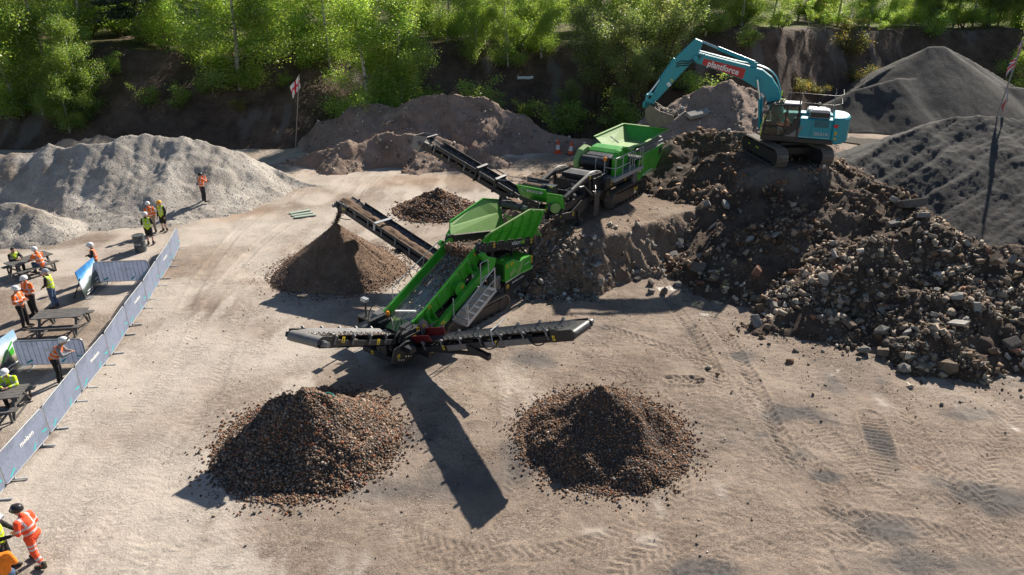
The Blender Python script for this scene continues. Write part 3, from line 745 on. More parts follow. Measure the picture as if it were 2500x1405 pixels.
for px, py, s, mi in ((2205, 905, .62, 0), (2310, 905, .9, 2), (2250, 900, .5, 2), (2210, 440, .9, 1), (2225, 505, 1.0, 1), (2245, 440, .7, 0), (2190, 500, .7, 3), (2335, 795, .6, 3), (2335, 730, .6, 3), (2150, 815, .75, 0), (1825, 720, .5, 2), (1920, 715, .5, 0), (1880, 745, .5, 1),
                      (2110, 860, .6, 0), (2010, 690, .9, 0), (2215, 815, .5, 3), (2390, 560, .6, 2), (1830, 590, .6, 3), (1770, 505, .6, 3), (2420, 470, .9, 1), (2450, 690, .7, 2), (1890, 580, .5, 0), (1700, 660, .7, 1), (1660, 600, .5, 0)):
    t = ag(px, py, 0)
    for k in range(60):                                       # walk the sight line down to the heap
        zz = 4.5 - k * 0.075; t = ag(px, py, zz)
        if h_rubble(np.array([[t.x]]), np.array([[t.y]]))[0, 0] > zz or zz <= 0.02: break
    put_rock(t.x, t.y, max(t.z, 0), s, rubble, mi, 0.25)
# ---- spill at the foot of the ledge and lumps along it
x, y, z = scatter_on(h_ledge, 9000, -1, 9.5, 27.8, 35.5, -0.05, rng, lambda x, y, z: np.where(z < 1.9, np.where(z < .5, .5, .16), 0.06) * np.where((y > 33) & (z > 1.7), .2, 1))
x2, y2, z2 = scatter_on(lambda a, b: h_yard(a, b), 650, 0.2, 4.0, 27.6, 30.6, -1, rng)
x, y, z = np.concatenate([x, x2]), np.concatenate([y, y2]), np.concatenate([z, np.maximum(z2, bilin(h_ledge, x2, y2))])
S = 0.05 + 0.22 * rng.random(len(x)) ** 4
me = stone_mesh('fragments', np.stack([x, y, z + S * 0.15], -1), S, pick(PAL_RUB, len(x), rng) * 1.25, rng)
o = obj('fragments', me, M_stone, ledge, loc=-ledge.location); o['kind'] = 'stuff'
for i in range(26):
    xx, yy = rng.uniform(0.5, 8.5), rng.uniform(28.3, 32.5); zz = max(0.02, float(h_ledge(np.array([[xx]]), np.array([[yy]]))[0, 0]))
    if zz < 1.85: put_rock(xx, yy, zz, 0.2 + 0.3 * rng.random(), ledge)
# ---- pieces that have rolled off the foot of the rubble
x = rng.uniform(7, 24, 9000); y = rng.uniform(18.5, 33, 9000); hz = bilin(h_rubble, x, y)
k = (hz < 0.02) & (rng.random(9000) < 0.75 * np.exp(hz * 2.2)); x, y = x[k], y[k]
S = 0.03 + 0.20 * rng.random(len(x)) ** 5
me = stone_mesh('rolled_fragments', np.stack([x, y, bilin(h_yard, x, y) + S * 0.15], -1), S, pick(PAL_RUB, len(x), rng) * np.array([1.05, 1, .92]), rng, 0.16, (0.35, 0.9))
o = obj('rolled_fragments', me, M_stone, rubble, loc=-rubble.location); o['kind'] = 'stuff'
# ---- gravel lying on the grey heap, lumps on the earth heaps
x, y, z = scatter_on(h_grey, 15000, -34, -12, 33, 47, 0.0, rng, lambda x, y, z: np.clip(0.35 + 0.8 * sstep(1.6, 0.2, z), 0, 1))
S = 0.02 + 0.05 * rng.random(len(x)) ** 3
me = stone_mesh('gravel', np.stack([x, y, z + S * 0.1], -1), S, pick(PAL_GREY, len(x), rng), rng)
o = obj('gravel', me, M_stone, grey_heap, loc=-grey_heap.location); o['kind'] = 'stuff'
for fn, hp, n, bx_ in ((h_red, red_heap, 5200, (-22, 8, 47, 62)), (h_mid, mid_heap, 2500, (6, 26, 46, 60))):
    x, y, z = scatter_on(fn, n, *bx_, -0.02, rng)
    S = 0.04 + 0.22 * rng.random(len(x)) ** 6
    me = stone_mesh('fragments', np.stack([x, y, z + S * 0.1], -1), S, pick(PAL_RUB, len(x), rng) * 1.4, rng)
    o = obj('fragments', me, M_stone, hp, loc=-hp.location); o['kind'] = 'stuff'
# ---- pebbles strewn over the yard
n = 20000
x = rng.uniform(-15, 19, n); y = rng.uniform(11, 38, n)
k = rng.random(n) < np.clip(0.12 + 0.5 * sstep(0.0, 0.7, fbm(x * 0.35, y * 0.35, 4, 111)) + 0.7 * np.exp(-((np.hypot(x - 0.5, y - 20) / 5) ** 2)) + 0.8 * np.exp(-((np.hypot(x - 11.5, y - 22) / 3.5) ** 2)), 0, 1)
x, y = x[k], y[k]; S = 0.012 + 0.05 * rng.random(len(x)) ** 6
z = bilin(h_yard, x, y)
me = stone_mesh('pebbles', np.stack([x, y, z + S * 0.2], -1), S, pick(PAL_RUB, len(x), rng) * 1.2, rng)
tag(obj('loose_pebbles', me, M_stone), 'small dark pebbles strewn over the sandy yard', 'pebbles', kind='stuff')
# ================================================================== trees and bushes
def leaf_mat(name, diff, trans, gloss=0.06):
    m = bpy.data.materials.new(name); m.use_nodes = True
    n, l = m.node_tree.nodes, m.node_tree.links; n.clear()
    out = n.new('ShaderNodeOutputMaterial')
    a = n.new('ShaderNodeAttribute'); a.attribute_name = 'col'
    oi = n.new('ShaderNodeObjectInfo')
    hs = n.new('ShaderNodeHueSaturation')
    mr = n.new('ShaderNodeMapRange'); mr.inputs[3].default_value = 0.485; mr.inputs[4].default_value = 0.515
    l.new(oi.outputs['Random'], mr.inputs[0]); l.new(mr.outputs[0], hs.inputs['Hue'])
    mv = n.new('ShaderNodeMapRange'); mv.inputs[3].default_value = 0.8; mv.inputs[4].default_value = 1.15
    l.new(oi.outputs['Random'], mv.inputs[0]); l.new(mv.outputs[0], hs.inputs['Value'])
    l.new(a.outputs['Color'], hs.inputs['Color'])
    c1 = mixc(n, l, 1.0, hs.outputs[0], diff, 'MULTIPLY'); c2 = mixc(n, l, 1.0, hs.outputs[0], trans, 'MULTIPLY')
    d = n.new('ShaderNodeBsdfDiffuse'); t = n.new('ShaderNodeBsdfTranslucent'); g = n.new('ShaderNodeBsdfGlossy')
    g.inputs['Roughness'].default_value = 0.45; g.inputs['Color'].default_value = (1, 1, 1, 1)
    l.new(c1, d.inputs[0]); l.new(c2, t.inputs[0])
    m1 = n.new('ShaderNodeMixShader'); m1.inputs[0].default_value = 0.6; l.new(d.outputs[0], m1.inputs[1]); l.new(t.outputs[0], m1.inputs[2])
    m2 = n.new('ShaderNodeMixShader'); m2.inputs[0].default_value = gloss; l.new(m1.outputs[0], m2.inputs[1]); l.new(g.outputs[0], m2.inputs[2])
    l.new(m2.outputs[0], out.inputs[0]); return m
M_birchleaf = leaf_mat('birch_leaf', (0.195, 0.28, 0.055), (0.50, 0.68, 0.09))
M_willowleaf = leaf_mat('willow_leaf', (0.17, 0.21, 0.08), (0.40, 0.48, 0.11))
M_pineleaf = leaf_mat('pine_needle', (0.055, 0.085, 0.05), (0.05, 0.08, 0.035))
M_gorse = leaf_mat('gorse_leaf', (0.17, 0.17, 0.04), (0.28, 0.28, 0.05))
def bark_mat(name, pale, dark, sc):
    m, n, l, p, out = new_mat(name)
    tc = n.new('ShaderNodeTexCoord'); mp = n.new('ShaderNodeMapping'); mp.inputs['Scale'].default_value = (1, 1, 3.5)
    l.new(tc.outputs['Object'], mp.inputs[0]); nz = noise_tex(n, l, mp.outputs[0], sc, 5, 0.7)
    r = ramp(n, [(0.40, dark), (0.52, pale), (0.8, tuple(min(.8, c * 1.15) for c in pale))]); l.new(nz.outputs['Fac'], r.inputs[0])
    l.new(r.outputs[0], p.inputs['Base Color']); p.inputs['Roughness'].default_value = 0.85
    return m
M_birchbark = bark_mat('birch_bark', (0.52, 0.49, 0.44), (0.12, 0.10, 0.085), 2.2)
M_bark = bark_mat('brown_bark', (0.13, 0.10, 0.075), (0.05, 0.04, 0.03), 4)

def leaf_mesh(name, P, S, cols, rng, droop=0.5):
    n = len(P)
    d = rng.normal(size=(n, 3)); d[:, 2] = d[:, 2] * 0.6 - droop; d /= np.linalg.norm(d, axis=1)[:, None]
    r = rng.normal(size=(n, 3)); s = np.cross(d, r); s /= np.linalg.norm(s, axis=1)[:, None]
    h = S[:, None]
    V = np.stack([P, P + d * h * 0.55 + s * h * 0.38, P + d * h * 1.1, P + d * h * 0.55 - s * h * 0.38], 1)
    Q = np.arange(n * 4).reshape(n, 4)
    me = mesh_np(name, V.reshape(-1, 3), quads=Q)
    add_attr(me, 'col', np.concatenate([cols, np.ones((n, 1))], 1), 'FACE', 'FLOAT_COLOR')
    return me
def tree_proto(kind, seed):
    """returns (trunk mesh, crown mesh) for a tree of unit design height H"""
    rg = random.Random(seed); rng = np.random.default_rng(seed)
    mb = MB(); pts = []; base_r = {'birch': 0.13, 'willow': 0.15, 'pine': 0.16, 'bush': 0.04, 'gorse': 0.03, 'sapling': 0.035}[kind]
    H = {'birch': 12.0, 'willow': 8.0, 'pine': 11.0, 'bush': 2.2, 'gorse': 1.6, 'sapling': 3.2}[kind]
    if kind == 'willow':
        stems = [(rg.uniform(-.3, .3), rg.uniform(-.3, .3), rg.uniform(-2.2, 2.2), rg.uniform(-2.0, 2.0), rg.uniform(.75, .95)) for _ in range(5)]
    elif kind in ('bush', 'gorse'):
        stems = [(rg.uniform(-.15, .15), rg.uniform(-.15, .15), rg.uniform(-.9, .9), rg.uniform(-.9, .9), rg.uniform(.6, .9)) for _ in range(6)]
    else:
        stems = [(0, 0, rg.uniform(-.8, .8) if kind == 'birch' else 0, rg.uniform(-.5, .5) if kind == 'birch' else 0, 1.0)]
    limbs = []
    for bx_, by_, lx, ly, hf in stems:
        k = 7; path = []
        for i in range(k):
            t = i / (k - 1)
            path.append(Vector((bx_ + lx * t ** 1.3 + rg.uniform(-.06, .06) * H * .05, by_ + ly * t ** 1.3 + rg.uniform(-.06, .06) * H * .05, H * hf * t * 0.94)))
        mb.tube(path, [base_r * (1 - 0.86 * i / (k - 1)) for i in range(k)], 6)
        nl = {'birch': 42, 'willow': 8, 'pine': 34, 'bush': 4, 'gorse': 4, 'sapling': 10}[kind]
        for j in range(nl):
            t = {'birch': rg.uniform(.05, .98), 'pine': rg.uniform(.22, .97)}.get(kind, rg.uniform(.25, .98))
            f = t * (k - 1); i0 = min(int(f), k - 2); p = path[i0].lerp(path[i0 + 1], f - i0)
            az = rg.uniform(0, 6.28)
            if kind == 'birch': L = (2.7 * (1 - t) ** .6 + .6) * rg.uniform(.65, 1.15) * (.62 + .38 * min(1, t / .2)); up = 0.55
            elif kind == 'pine': L = (2.7 * (1 - t) + .35) * rg.uniform(.75, 1.1); up = 0.05
            elif kind == 'willow': L = rg.uniform(1.0, 2.2); up = 0.5
            elif kind == 'sapling': L = .9 * (1 - t) + .2; up = .7
            else: L = rg.uniform(.3, .7); up = 0.5
            d = Vector((math.cos(az), math.sin(az), up)).normalized()
            q = [p, p + d * L * .5 + Vector((0, 0, .04 * L)), p + d * L + Vector((0, 0, (-.18 if kind in ('birch', 'pine') else .05) * L))]
            mb.tube(q, [base_r * .28 * (1.1 - t), base_r * .18 * (1.1 - t), base_r * .05], 4, caps=False)
            limbs.append((q, L))
    trunk = mb.mesh('trunk', True)
    # leaves in sprays along the limbs
    P, C = [], []
    nleaf = {'birch': 32000, 'willow': 26000, 'pine': 15000, 'bush': 2600, 'gorse': 2600, 'sapling': 1800}[kind]
    tot = sum(L for _, L in limbs)
    for q, L in limbs:
        nsp = max(3, int(L * {'birch': 11, 'willow': 8, 'pine': 7, 'bush': 9, 'gorse': 9, 'sapling': 6}[kind]))
        m = max(6, int(nleaf * L / tot / nsp))
        for s in range(nsp):
            t = rg.uniform(.22, 1.05); c = q[0].lerp(q[1], t * 2) if t < .5 else q[1].lerp(q[2], t * 2 - 1)
            sg = {'birch': (.30, .30, .42), 'willow': (.30, .30, .27), 'pine': (.26, .26, .09), 'bush': (.15, .15, .14), 'gorse': (.15, .15, .17), 'sapling': (.11, .11, .13)}[kind]
            pp = rng.normal(size=(m, 3)) * np.array(sg) + np.array(c) + np.array([0, 0, -.22 if kind == 'birch' else 0])
            tone = rng.uniform(.84, 1.14)
            cc = np.ones((m, 3)) * tone * (1 + .18 * rng.normal(size=(m, 1))); cc[:, 0] *= 1 + .14 * rng.normal()
            if kind == 'gorse' and rg.random() < .16: cc[:, 0] *= 2.6; cc[:, 1] *= 1.7
            P.append(pp); C.append(np.clip(cc, .2, 3))
    P = np.concatenate(P); C = np.concatenate(C); k = P[:, 2] > 0.05; P, C = P[k], C[k]
    S = {'birch': .104, 'willow': .10, 'pine': .15, 'bush': .075, 'gorse': .07, 'sapling': .08}[kind] * rng.uniform(.65, 1.3, len(P))
    crown = leaf_mesh('crown', P, S, C, rng, {'birch': .6, 'pine': .1}.get(kind, .25))
    bark = M_birchbark if kind in ('birch', 'sapling') else M_bark
    trunk.materials.append(bark)
    crown.materials.append({'birch': M_birchleaf, 'sapling': M_birchleaf, 'bush': M_birchleaf, 'willow': M_willowleaf, 'pine': M_pineleaf, 'gorse': M_gorse}[kind])
    return trunk, crown
PROTO = {k: [tree_proto(k, s) for s in ss] for k, ss in dict(birch=(1, 2, 3, 4), willow=(5, 6), pine=(7,), bush=(8, 9), gorse=(10,), sapling=(11, 12)).items()}
trg = random.Random(3)
def tree(kind, px, Y, scale, label, group=None, var=None, wide=1.0, lean=(0, 0), x=None, name=None):
    xx = at(px, 300, Y).x if x is None else x
    z = float(h_bank(np.array([[xx]]), np.array([[Y]]))[0, 0])
    z = max(z, float(h_red(np.array([[xx]]), np.array([[Y]]))[0, 0]), 0) - 0.1
    nm = name or {'birch': 'birch_tree', 'willow': 'willow_tree', 'pine': 'pine_tree', 'bush': 'leafy_bush', 'gorse': 'gorse_bush', 'sapling': 'birch_sapling'}[kind]
    r = empty(nm, (xx, Y, z), trg.uniform(0, 6.28))
    r.rotation_euler = (lean[0], lean[1], r.rotation_euler[2]); r.scale = (scale * wide, scale * wide, scale)
    tr, cr = PROTO[kind][trg.randrange(len(PROTO[kind])) if var is None else var]
    link(bpy.data.objects.new('trunk', tr), r); link(bpy.data.objects.new('crown', cr), r)
    tag(r, label, 'bush' if kind in ('bush', 'gorse') else 'tree', group)
    return r
tree('birch', 60, 60.5, 1.15, 'tall birch with white leaning trunk at the far left edge', var=0, lean=(0.02, -0.16), wide=1.25)
tree('birch', 150, 62.0, 1.1, 'birch with drooping pale crown beside the leftmost leaning birch', var=1, wide=1.3, lean=(0, -.05))
tree('birch', -40, 62, 1.2, 'birch cut off by the left edge of the picture', var=2, wide=1.2)
tree('birch', 165, 58.6, .62, 'low birch spray hanging over the left end of the gravel heap', var=3, wide=1.3)
tree('birch', 600, 63.2, 1.12, 'broad bright yellow green birch above the white and red flag', var=2, wide=1.55)
tree('birch', 520, 66, 1.1, 'birch half hidden behind the broad bright one', var=1, wide=1.2)
tree('birch', 905, 62.8, 1.05, 'dense bright green birch right of the white and red flag', var=3, wide=1.5)
tree('birch', 985, 63.6, 0.95, 'bright birch whose crown overhangs the reddish earth heap', var=0, wide=1.35)
tree('birch', 820, 67, 1.1, 'thin birch between the two bright crowns', var=1, wide=1.1)
tree('birch', 110, 60.2, .75, 'bushy birch low on the bank below the two leaning trunks', var=1, wide=1.4)
tree('birch', 215, 60.5, .7, 'bushy birch at the end of the left hand birch group', var=2, wide=1.3)
tree('birch', 680, 66, .9, 'birch just right of the broad bright crown', var=0, wide=1.3)
tree('birch', 440, 70, 1.05, 'birch filling the gap right of the dark pine', var=3, wide=1.2)
tree('pine', 390, 69.5, 1.15, 'dark blue green pine rising among the birches', wide=1.3)
tree('birch', 255, 72, 1.0, 'light birch standing left of the dark pine', var=3, wide=1.2)
tree('birch', 325, 75, 1.05, 'light birch standing behind the dark pine', var=2, wide=1.2)
tree('birch', 1100, 74, 1.0, 'slender white stemmed birch on the bank lip', var=1, wide=1.0)
tree('birch', 1165, 70.5, .78, 'grey green birch at the edge of the bank above the white pipe', var=2, wide=1.15)
tree('birch', 1240, 69.8, .72, 'small birch leaning out over the dark slope', var=0, wide=1.2)
tree('birch', 1320, 71.5, .78, 'leafy birch left of the large dark willow', var=3, wide=1.2)
tree('willow', 1450, 66.5, 1.2, 'large dark green willow left of the excavator boom', var=0, wide=1.15)
tree('willow', 1590, 67.5, 1.28, 'large grey green willow behind the excavator boom', var=1, wide=1.15)
tree('willow', 1530, 64.5, 0.85, 'low willow in front of the two large ones', var=0, wide=1.2)
tree('willow', 1390, 64.2, 0.55, 'bare twiggy willow low on the dark slope', var=1)
tree('birch', 1700, 73, .72, 'yellow green birch just right of the boom elbow', var=1, wide=1.2)
tree('birch', 1780, 76.5, .68, 'yellow green birch over the top of the cliff', var=2, wide=1.35)
tree('birch', 1850, 78, .66, 'round yellow green birch above the boom arm cylinder', var=0, wide=1.45)
for i, (px, Y, s) in enumerate(((1935, 79.5, .95), (1975, 80.5, .9), (2020, 81.5, .8), (2060, 83, .95), (2100, 84, .9))):
    tree('sapling', px, Y, s, ['first', 'second', 'third', 'fourth', 'last'][i] + ' young birch from the left in the row along the cliff top', 'young birches along the cliff top', var=i % 2, wide=1.3)
tree('birch', 2200, 95, .85, 'bright birch left of the big rounded willow', var=3, wide=1.3)
tree('birch', 2270, 96, .9, 'bright birch touching the big rounded willow', var=1, wide=1.3)
tree('willow', 2345, 96, 1.1, 'big rounded grey green willow above the dark stone heap', var=1, wide=1.25)
tree('willow', 2420, 97, .9, 'lower willow behind the union flag', var=0, wide=1.1)
tree('birch', 2480, 95, .8, 'yellow green birch at the right edge of the picture', var=2, wide=1.2)
tree('birch', 2540, 95, .9, 'birch cut off by the right edge', var=0, wide=1.2)
for px, Y, s, lb in ((375, 60.6, 1.0, 'leafy bush above the crest of the gravel heap, leftmost of two'), (440, 60.8, 1.15, 'leafy bush above the crest of the gravel heap, next to its twin'), (510, 62, .8, 'small bush in shade under the broad birch'),
                     (1200, 62.3, .85, 'bright little bush standing alone on the dark slope'), (555, 64.5, 1.0, 'shaded bush at the foot of the broad birch'), (700, 63.5, .7, 'small bush left of the white and red flag'), (760, 65, 1.0, 'bush on the shaded slope behind the flag'),
                     (1060, 65, .9, 'bush on the slope under the bright birch'), (1290, 65.5, .9, 'bush on the slope beside the white pipe'), (1800, 70.5, 1.2, 'bush hanging on the cliff above the boom'), (1870, 75, 1.0, 'bush on the cliff edge left of the young birches'), (240, 61.5, 1.1, 'bush beside the hanging birch spray'), (300, 63.5, 1.0, 'bush in the shade below the pine')):
    tree('bush', px, Y, s, lb, var=trg.randrange(2), wide=1.2)
for px, Y, s, lb in ((2050, 79.5, 1.9, 'large gorse bush on the cliff right of the boom'), (2072, 77.5, 1.5, 'gorse bush below the large one on the cliff'), (1935, 71.2, 1.1, 'yellow flowering gorse bush low on the cliff'), (2030, 82, 1.2, 'gorse bush at the lip of the cliff'), (590, 61, .8, 'gorse bush with yellow flowers below the broad birch'), (1985, 73, .8, 'tiny gorse bush near the yellow flowering one'), (1135, 62.2, .7, 'spiky tuft left of the bright little bush')):
    tree('gorse', px, Y, s, lb, wide=1.1)
# ---- the wood behind
k = 0
for Y in (79, 86, 95, 106):
    for px in range(-150, 2700, 120 if Y < 90 else 150):
        if 1880 < px < 2420 and Y < 92: continue
        kind = trg.choices(('birch', 'willow', 'pine'), (7, 1.2, 1))[0]; kk_ = {'birch': 'light birch', 'willow': 'spreading willow', 'pine': 'dark pine'}[kind]
        t = tree(kind, px + trg.uniform(-60, 60), Y + trg.uniform(-3, 3), trg.uniform(.85, 1.2), kk_ + ' standing back in the wood behind the bank', 'trees in the wood behind the bank', wide=1.25)

# ---- undergrowth along the lip and foot of the bank
for i in range(46):
    px = -60 + i * 57 + trg.uniform(-20, 20)
    if 1850 < px < 2200: continue
    Y = trg.choice((62.5, 66, 69, 72.5, 76)) + trg.uniform(-1, 1) + (20 if px > 2150 else 0)
    tree('bush', px, Y, trg.uniform(.9, 1.9), 'low leafy bush in the undergrowth of the wooded bank', 'bushes in the undergrowth of the bank', wide=1.4)

for i in range(10):
    tree('birch', 1895 + i * 58 + trg.uniform(-15, 15), 91 + trg.uniform(-2, 3) + i * .6, trg.uniform(.6, .85), 'light birch standing back in the wood behind the bank', 'trees in the wood behind the bank', wide=1.35)
# ================================================================== machines: shared pieces
GREEN = paint('machine_green', (0.05, 0.40, 0.025), 0.36, 0, 0.10, 0.40, (0.30, 0.30, 0.16), coat=0.25)
PALEGREEN = paint('dusty_green', (0.24, 0.42, 0.13), 0.6, 0, 0.10, 0.55, (0.45, 0.42, 0.25))
BLACK = paint('machine_black', (0.022, 0.024, 0.028), 0.42, 0, 0.25, 0.30, (0.22, 0.19, 0.16))
STEEL = paint('galvanised_steel', (0.50, 0.51, 0.52), 0.42, 0.35, 0.12, 0.15)
CHROME = paint('chrome_rod', (0.75, 0.75, 0.76), 0.15, 1.0, 0.05, 0.0)
RUBBER = paint('belt_rubber', (0.05, 0.05, 0.052), 0.42, 0, 0.2, 0.5, (0.26, 0.22, 0.18))
TRACKM = paint('track_steel', (0.16, 0.14, 0.12), 0.55, 0.3, 0.3, 0.8, (0.33, 0.27, 0.20))
YELLOW = paint('label_yellow', (0.80, 0.58, 0.03), 0.5, 0, 0.05, 0.1)
WHITE = paint('lettering_white', (0.80, 0.80, 0.78), 0.5, 0, 0.04, 0.1)
LIME = paint('lettering_green', (0.20, 0.62, 0.08), 0.5, 0, 0.04, 0.1)
DARKRED = paint('dark_red_paint', (0.16, 0.012, 0.018), 0.4, 0, 0.15, 0.3)
AMBER = paint('amber_lens', (0.85, 0.25, 0.01), 0.25, 0, 0.05, 0.0)
HOSE = paint('rubber_hose', (0.012, 0.012, 0.013), 0.45, 0, 0.1, 0.1)
GREYSHEET = paint('grey_sheet', (0.20, 0.20, 0.20), 0.5, 0.3, 0.15, 0.3)

def xf(mb, M):
    mb.v = [tuple(M @ Vector(v)) for v in mb.v]; return mb
def along(p0, p1):
    """frame with x along p0->p1, y level, z up"""
    p0, p1 = Vector(p0), Vector(p1); x = (p1 - p0).normalized()
    y = Vector((0, 0, 1)).cross(x).normalized(); z = x.cross(y)
    M = Matrix((x, y, z)).transposed().to_4x4(); M.translation = p0
    return M, (p1 - p0).length
def label_plate(parent, c, nrm, up, w_, h_, m=None, name='warning_label', t=0.004):
    c, nrm, up = Vector(c), Vector(nrm).normalized(), Vector(up)
    s = up.cross(nrm).normalized(); u = nrm.cross(s)
    q = [c + s * a * w_ / 2 + u * b * h_ / 2 + nrm * t for a, b in ((-1, -1), (1, -1), (1, 1), (-1, 1))]
    mb = MB(); mb.plate(q, t, nrm); o = mb.build(name, m or YELLOW, parent)
    if m is None and w_ * h_ > 0.006:                          # printed pictogram
        d = MB(); e = [c + s * (a * w_ * .28) + u * (b * h_ * .2 + h_ * .08) + nrm * (t * 2) for a, b in ((-1, -1), (1, -1), (0, 1.2))]
        d.plate(e, t, nrm); k = [c + s * a * w_ * .36 + u * (b * h_ * .05 - h_ * .32) + nrm * (t * 2) for a, b in ((-1, -1), (1, -1), (1, 1), (-1, 1))]
        d.plate(k, t, nrm); d.build('print', BLACK, o)
    return o
def hose(parent, pts, r=0.018, m=None, name='hose'):
    # smooth the polyline
    P = [Vector(p) for p in pts]; out = []
    for i in range(len(P) - 1):
        p0, p1, p2, p3 = P[max(i - 1, 0)], P[i], P[i + 1], P[min(i + 2, len(P) - 1)]
        for k in range(5):
            f = k / 5
            out.append(0.5 * (2 * p1 + (p2 - p0) * f + (2 * p0 - 5 * p1 + 4 * p2 - p3) * f * f + (3 * p1 - p0 - 3 * p2 + p3) * f ** 3))
    out.append(P[-1])
    return MB().tube(out, r, 5).build(name, m or HOSE, parent, True)
def stadium(x0, x1, r, zc, n=10):
    pts = []
    for k in range(n + 1):
        a = -math.pi / 2 + math.pi * k / n; pts.append((x1 + r * math.cos(a), zc + r * math.sin(a)))
    for k in range(n + 1):
        a = math.pi / 2 + math.pi * k / n; pts.append((x0 + r * math.cos(a), zc + r * math.sin(a)))
    return pts
def track_unit(parent, x0, x1, y0, y1, h, pitch=0.13, side=1, shoe_mat=None):
    """endless track: loop of shoes with grousers, side frame, sprocket, idler and rollers.  side: which way the outside faces"""
    r = h / 2; a, b = x0 + r, x1 - r
    root = MB(); per = 2 * (b - a) + 2 * math.pi * r; n = int(per / pitch)
    sh = MB()
    for k in range(n):
        s = per * k / n
        if s < b - a: p = (a + s, 0.0, 0.0)                     # x, z, angle of outward normal
        elif s < b - a + math.pi * r:
            t = (s - (b - a)) / r; p = (b + r * math.sin(t), r - r * math.cos(t), t)
        elif s < 2 * (b - a) + math.pi * r: p = (b - (s - (b - a) - math.pi * r), 2 * r, math.pi)
        else:
            t = (s - 2 * (b - a) - math.pi * r) / r; p = (a - r * math.sin(t), r + r * math.cos(t), math.pi + t)
        x, z, t = p
        M = Matrix.Translation((x, 0, z)) @ Matrix.Rotation(-t, 4, 'Y')
        q = MB(); L = per / n
        q.box(-L * .47, L * .47, y0, y1, 0.0, 0.035); q.box(-L * .16, L * .16, y0 + .01, y1 - .01, -0.045, 0.0)
        xf(q, M); sh.add(q.v, q.f)
    t = sh.build('track', shoe_mat or TRACKM, parent)
    fr = MB(); yo = y1 - 0.03 if side > 0 else y0 + 0.03
    fr.prism([(x, z) for x, z in stadium(a + r * .35, b - r * .35, r * 0.62, r)], y0 + 0.07, y1 - 0.07)
    fr.build('track_frame', BLACK, t, False)
    for xx in (a, b): MB().cyl((xx, y0 + .05, r), (xx, y1 - .05, r), r * .80, 18).build('drive_wheel', BLACK, t, True)
    ro = MB(); m = max(4, int((b - a) / 0.42))
    for k in range(m): xx = a + (b - a) * (k + .5) / m; ro.cyl((xx, y0 + .04, .12), (xx, y1 - .04, .12), .085, 10)
    ro.build('bottom_rollers', BLACK, t, True)
    return t
def grating(parent, M, lx, wy, name='walkway_grating', pitch=0.05):
    """open steel grating as bars, x along"""
    mb = MB()
    for k in range(int(wy / pitch) + 1): y = -wy / 2 + k * pitch; mb.box(0, lx, y - .004, y + .004, -.03, 0)
    for k in range(int(lx / (pitch * 1.6)) + 1): x = k * pitch * 1.6; mb.box(x - .004, x + .004, -wy / 2, wy / 2, -.022, -.004)
    mb.box(0, lx, -wy / 2 - .025, -wy / 2, -.09, .03); mb.box(0, lx, wy / 2, wy / 2 + .025, -.09, .03)
    mb.box(-.02, 0, -wy / 2, wy / 2, -.09, .02); mb.box(lx, lx + .02, -wy / 2, wy / 2, -.09, .02)
    return xf(mb, M).build(name, STEEL, parent)
def rail(parent, pts, r=0.02, name='handrail', m=None): return MB().tube(pts, r, 7).build(name, m or STEEL, parent, True)

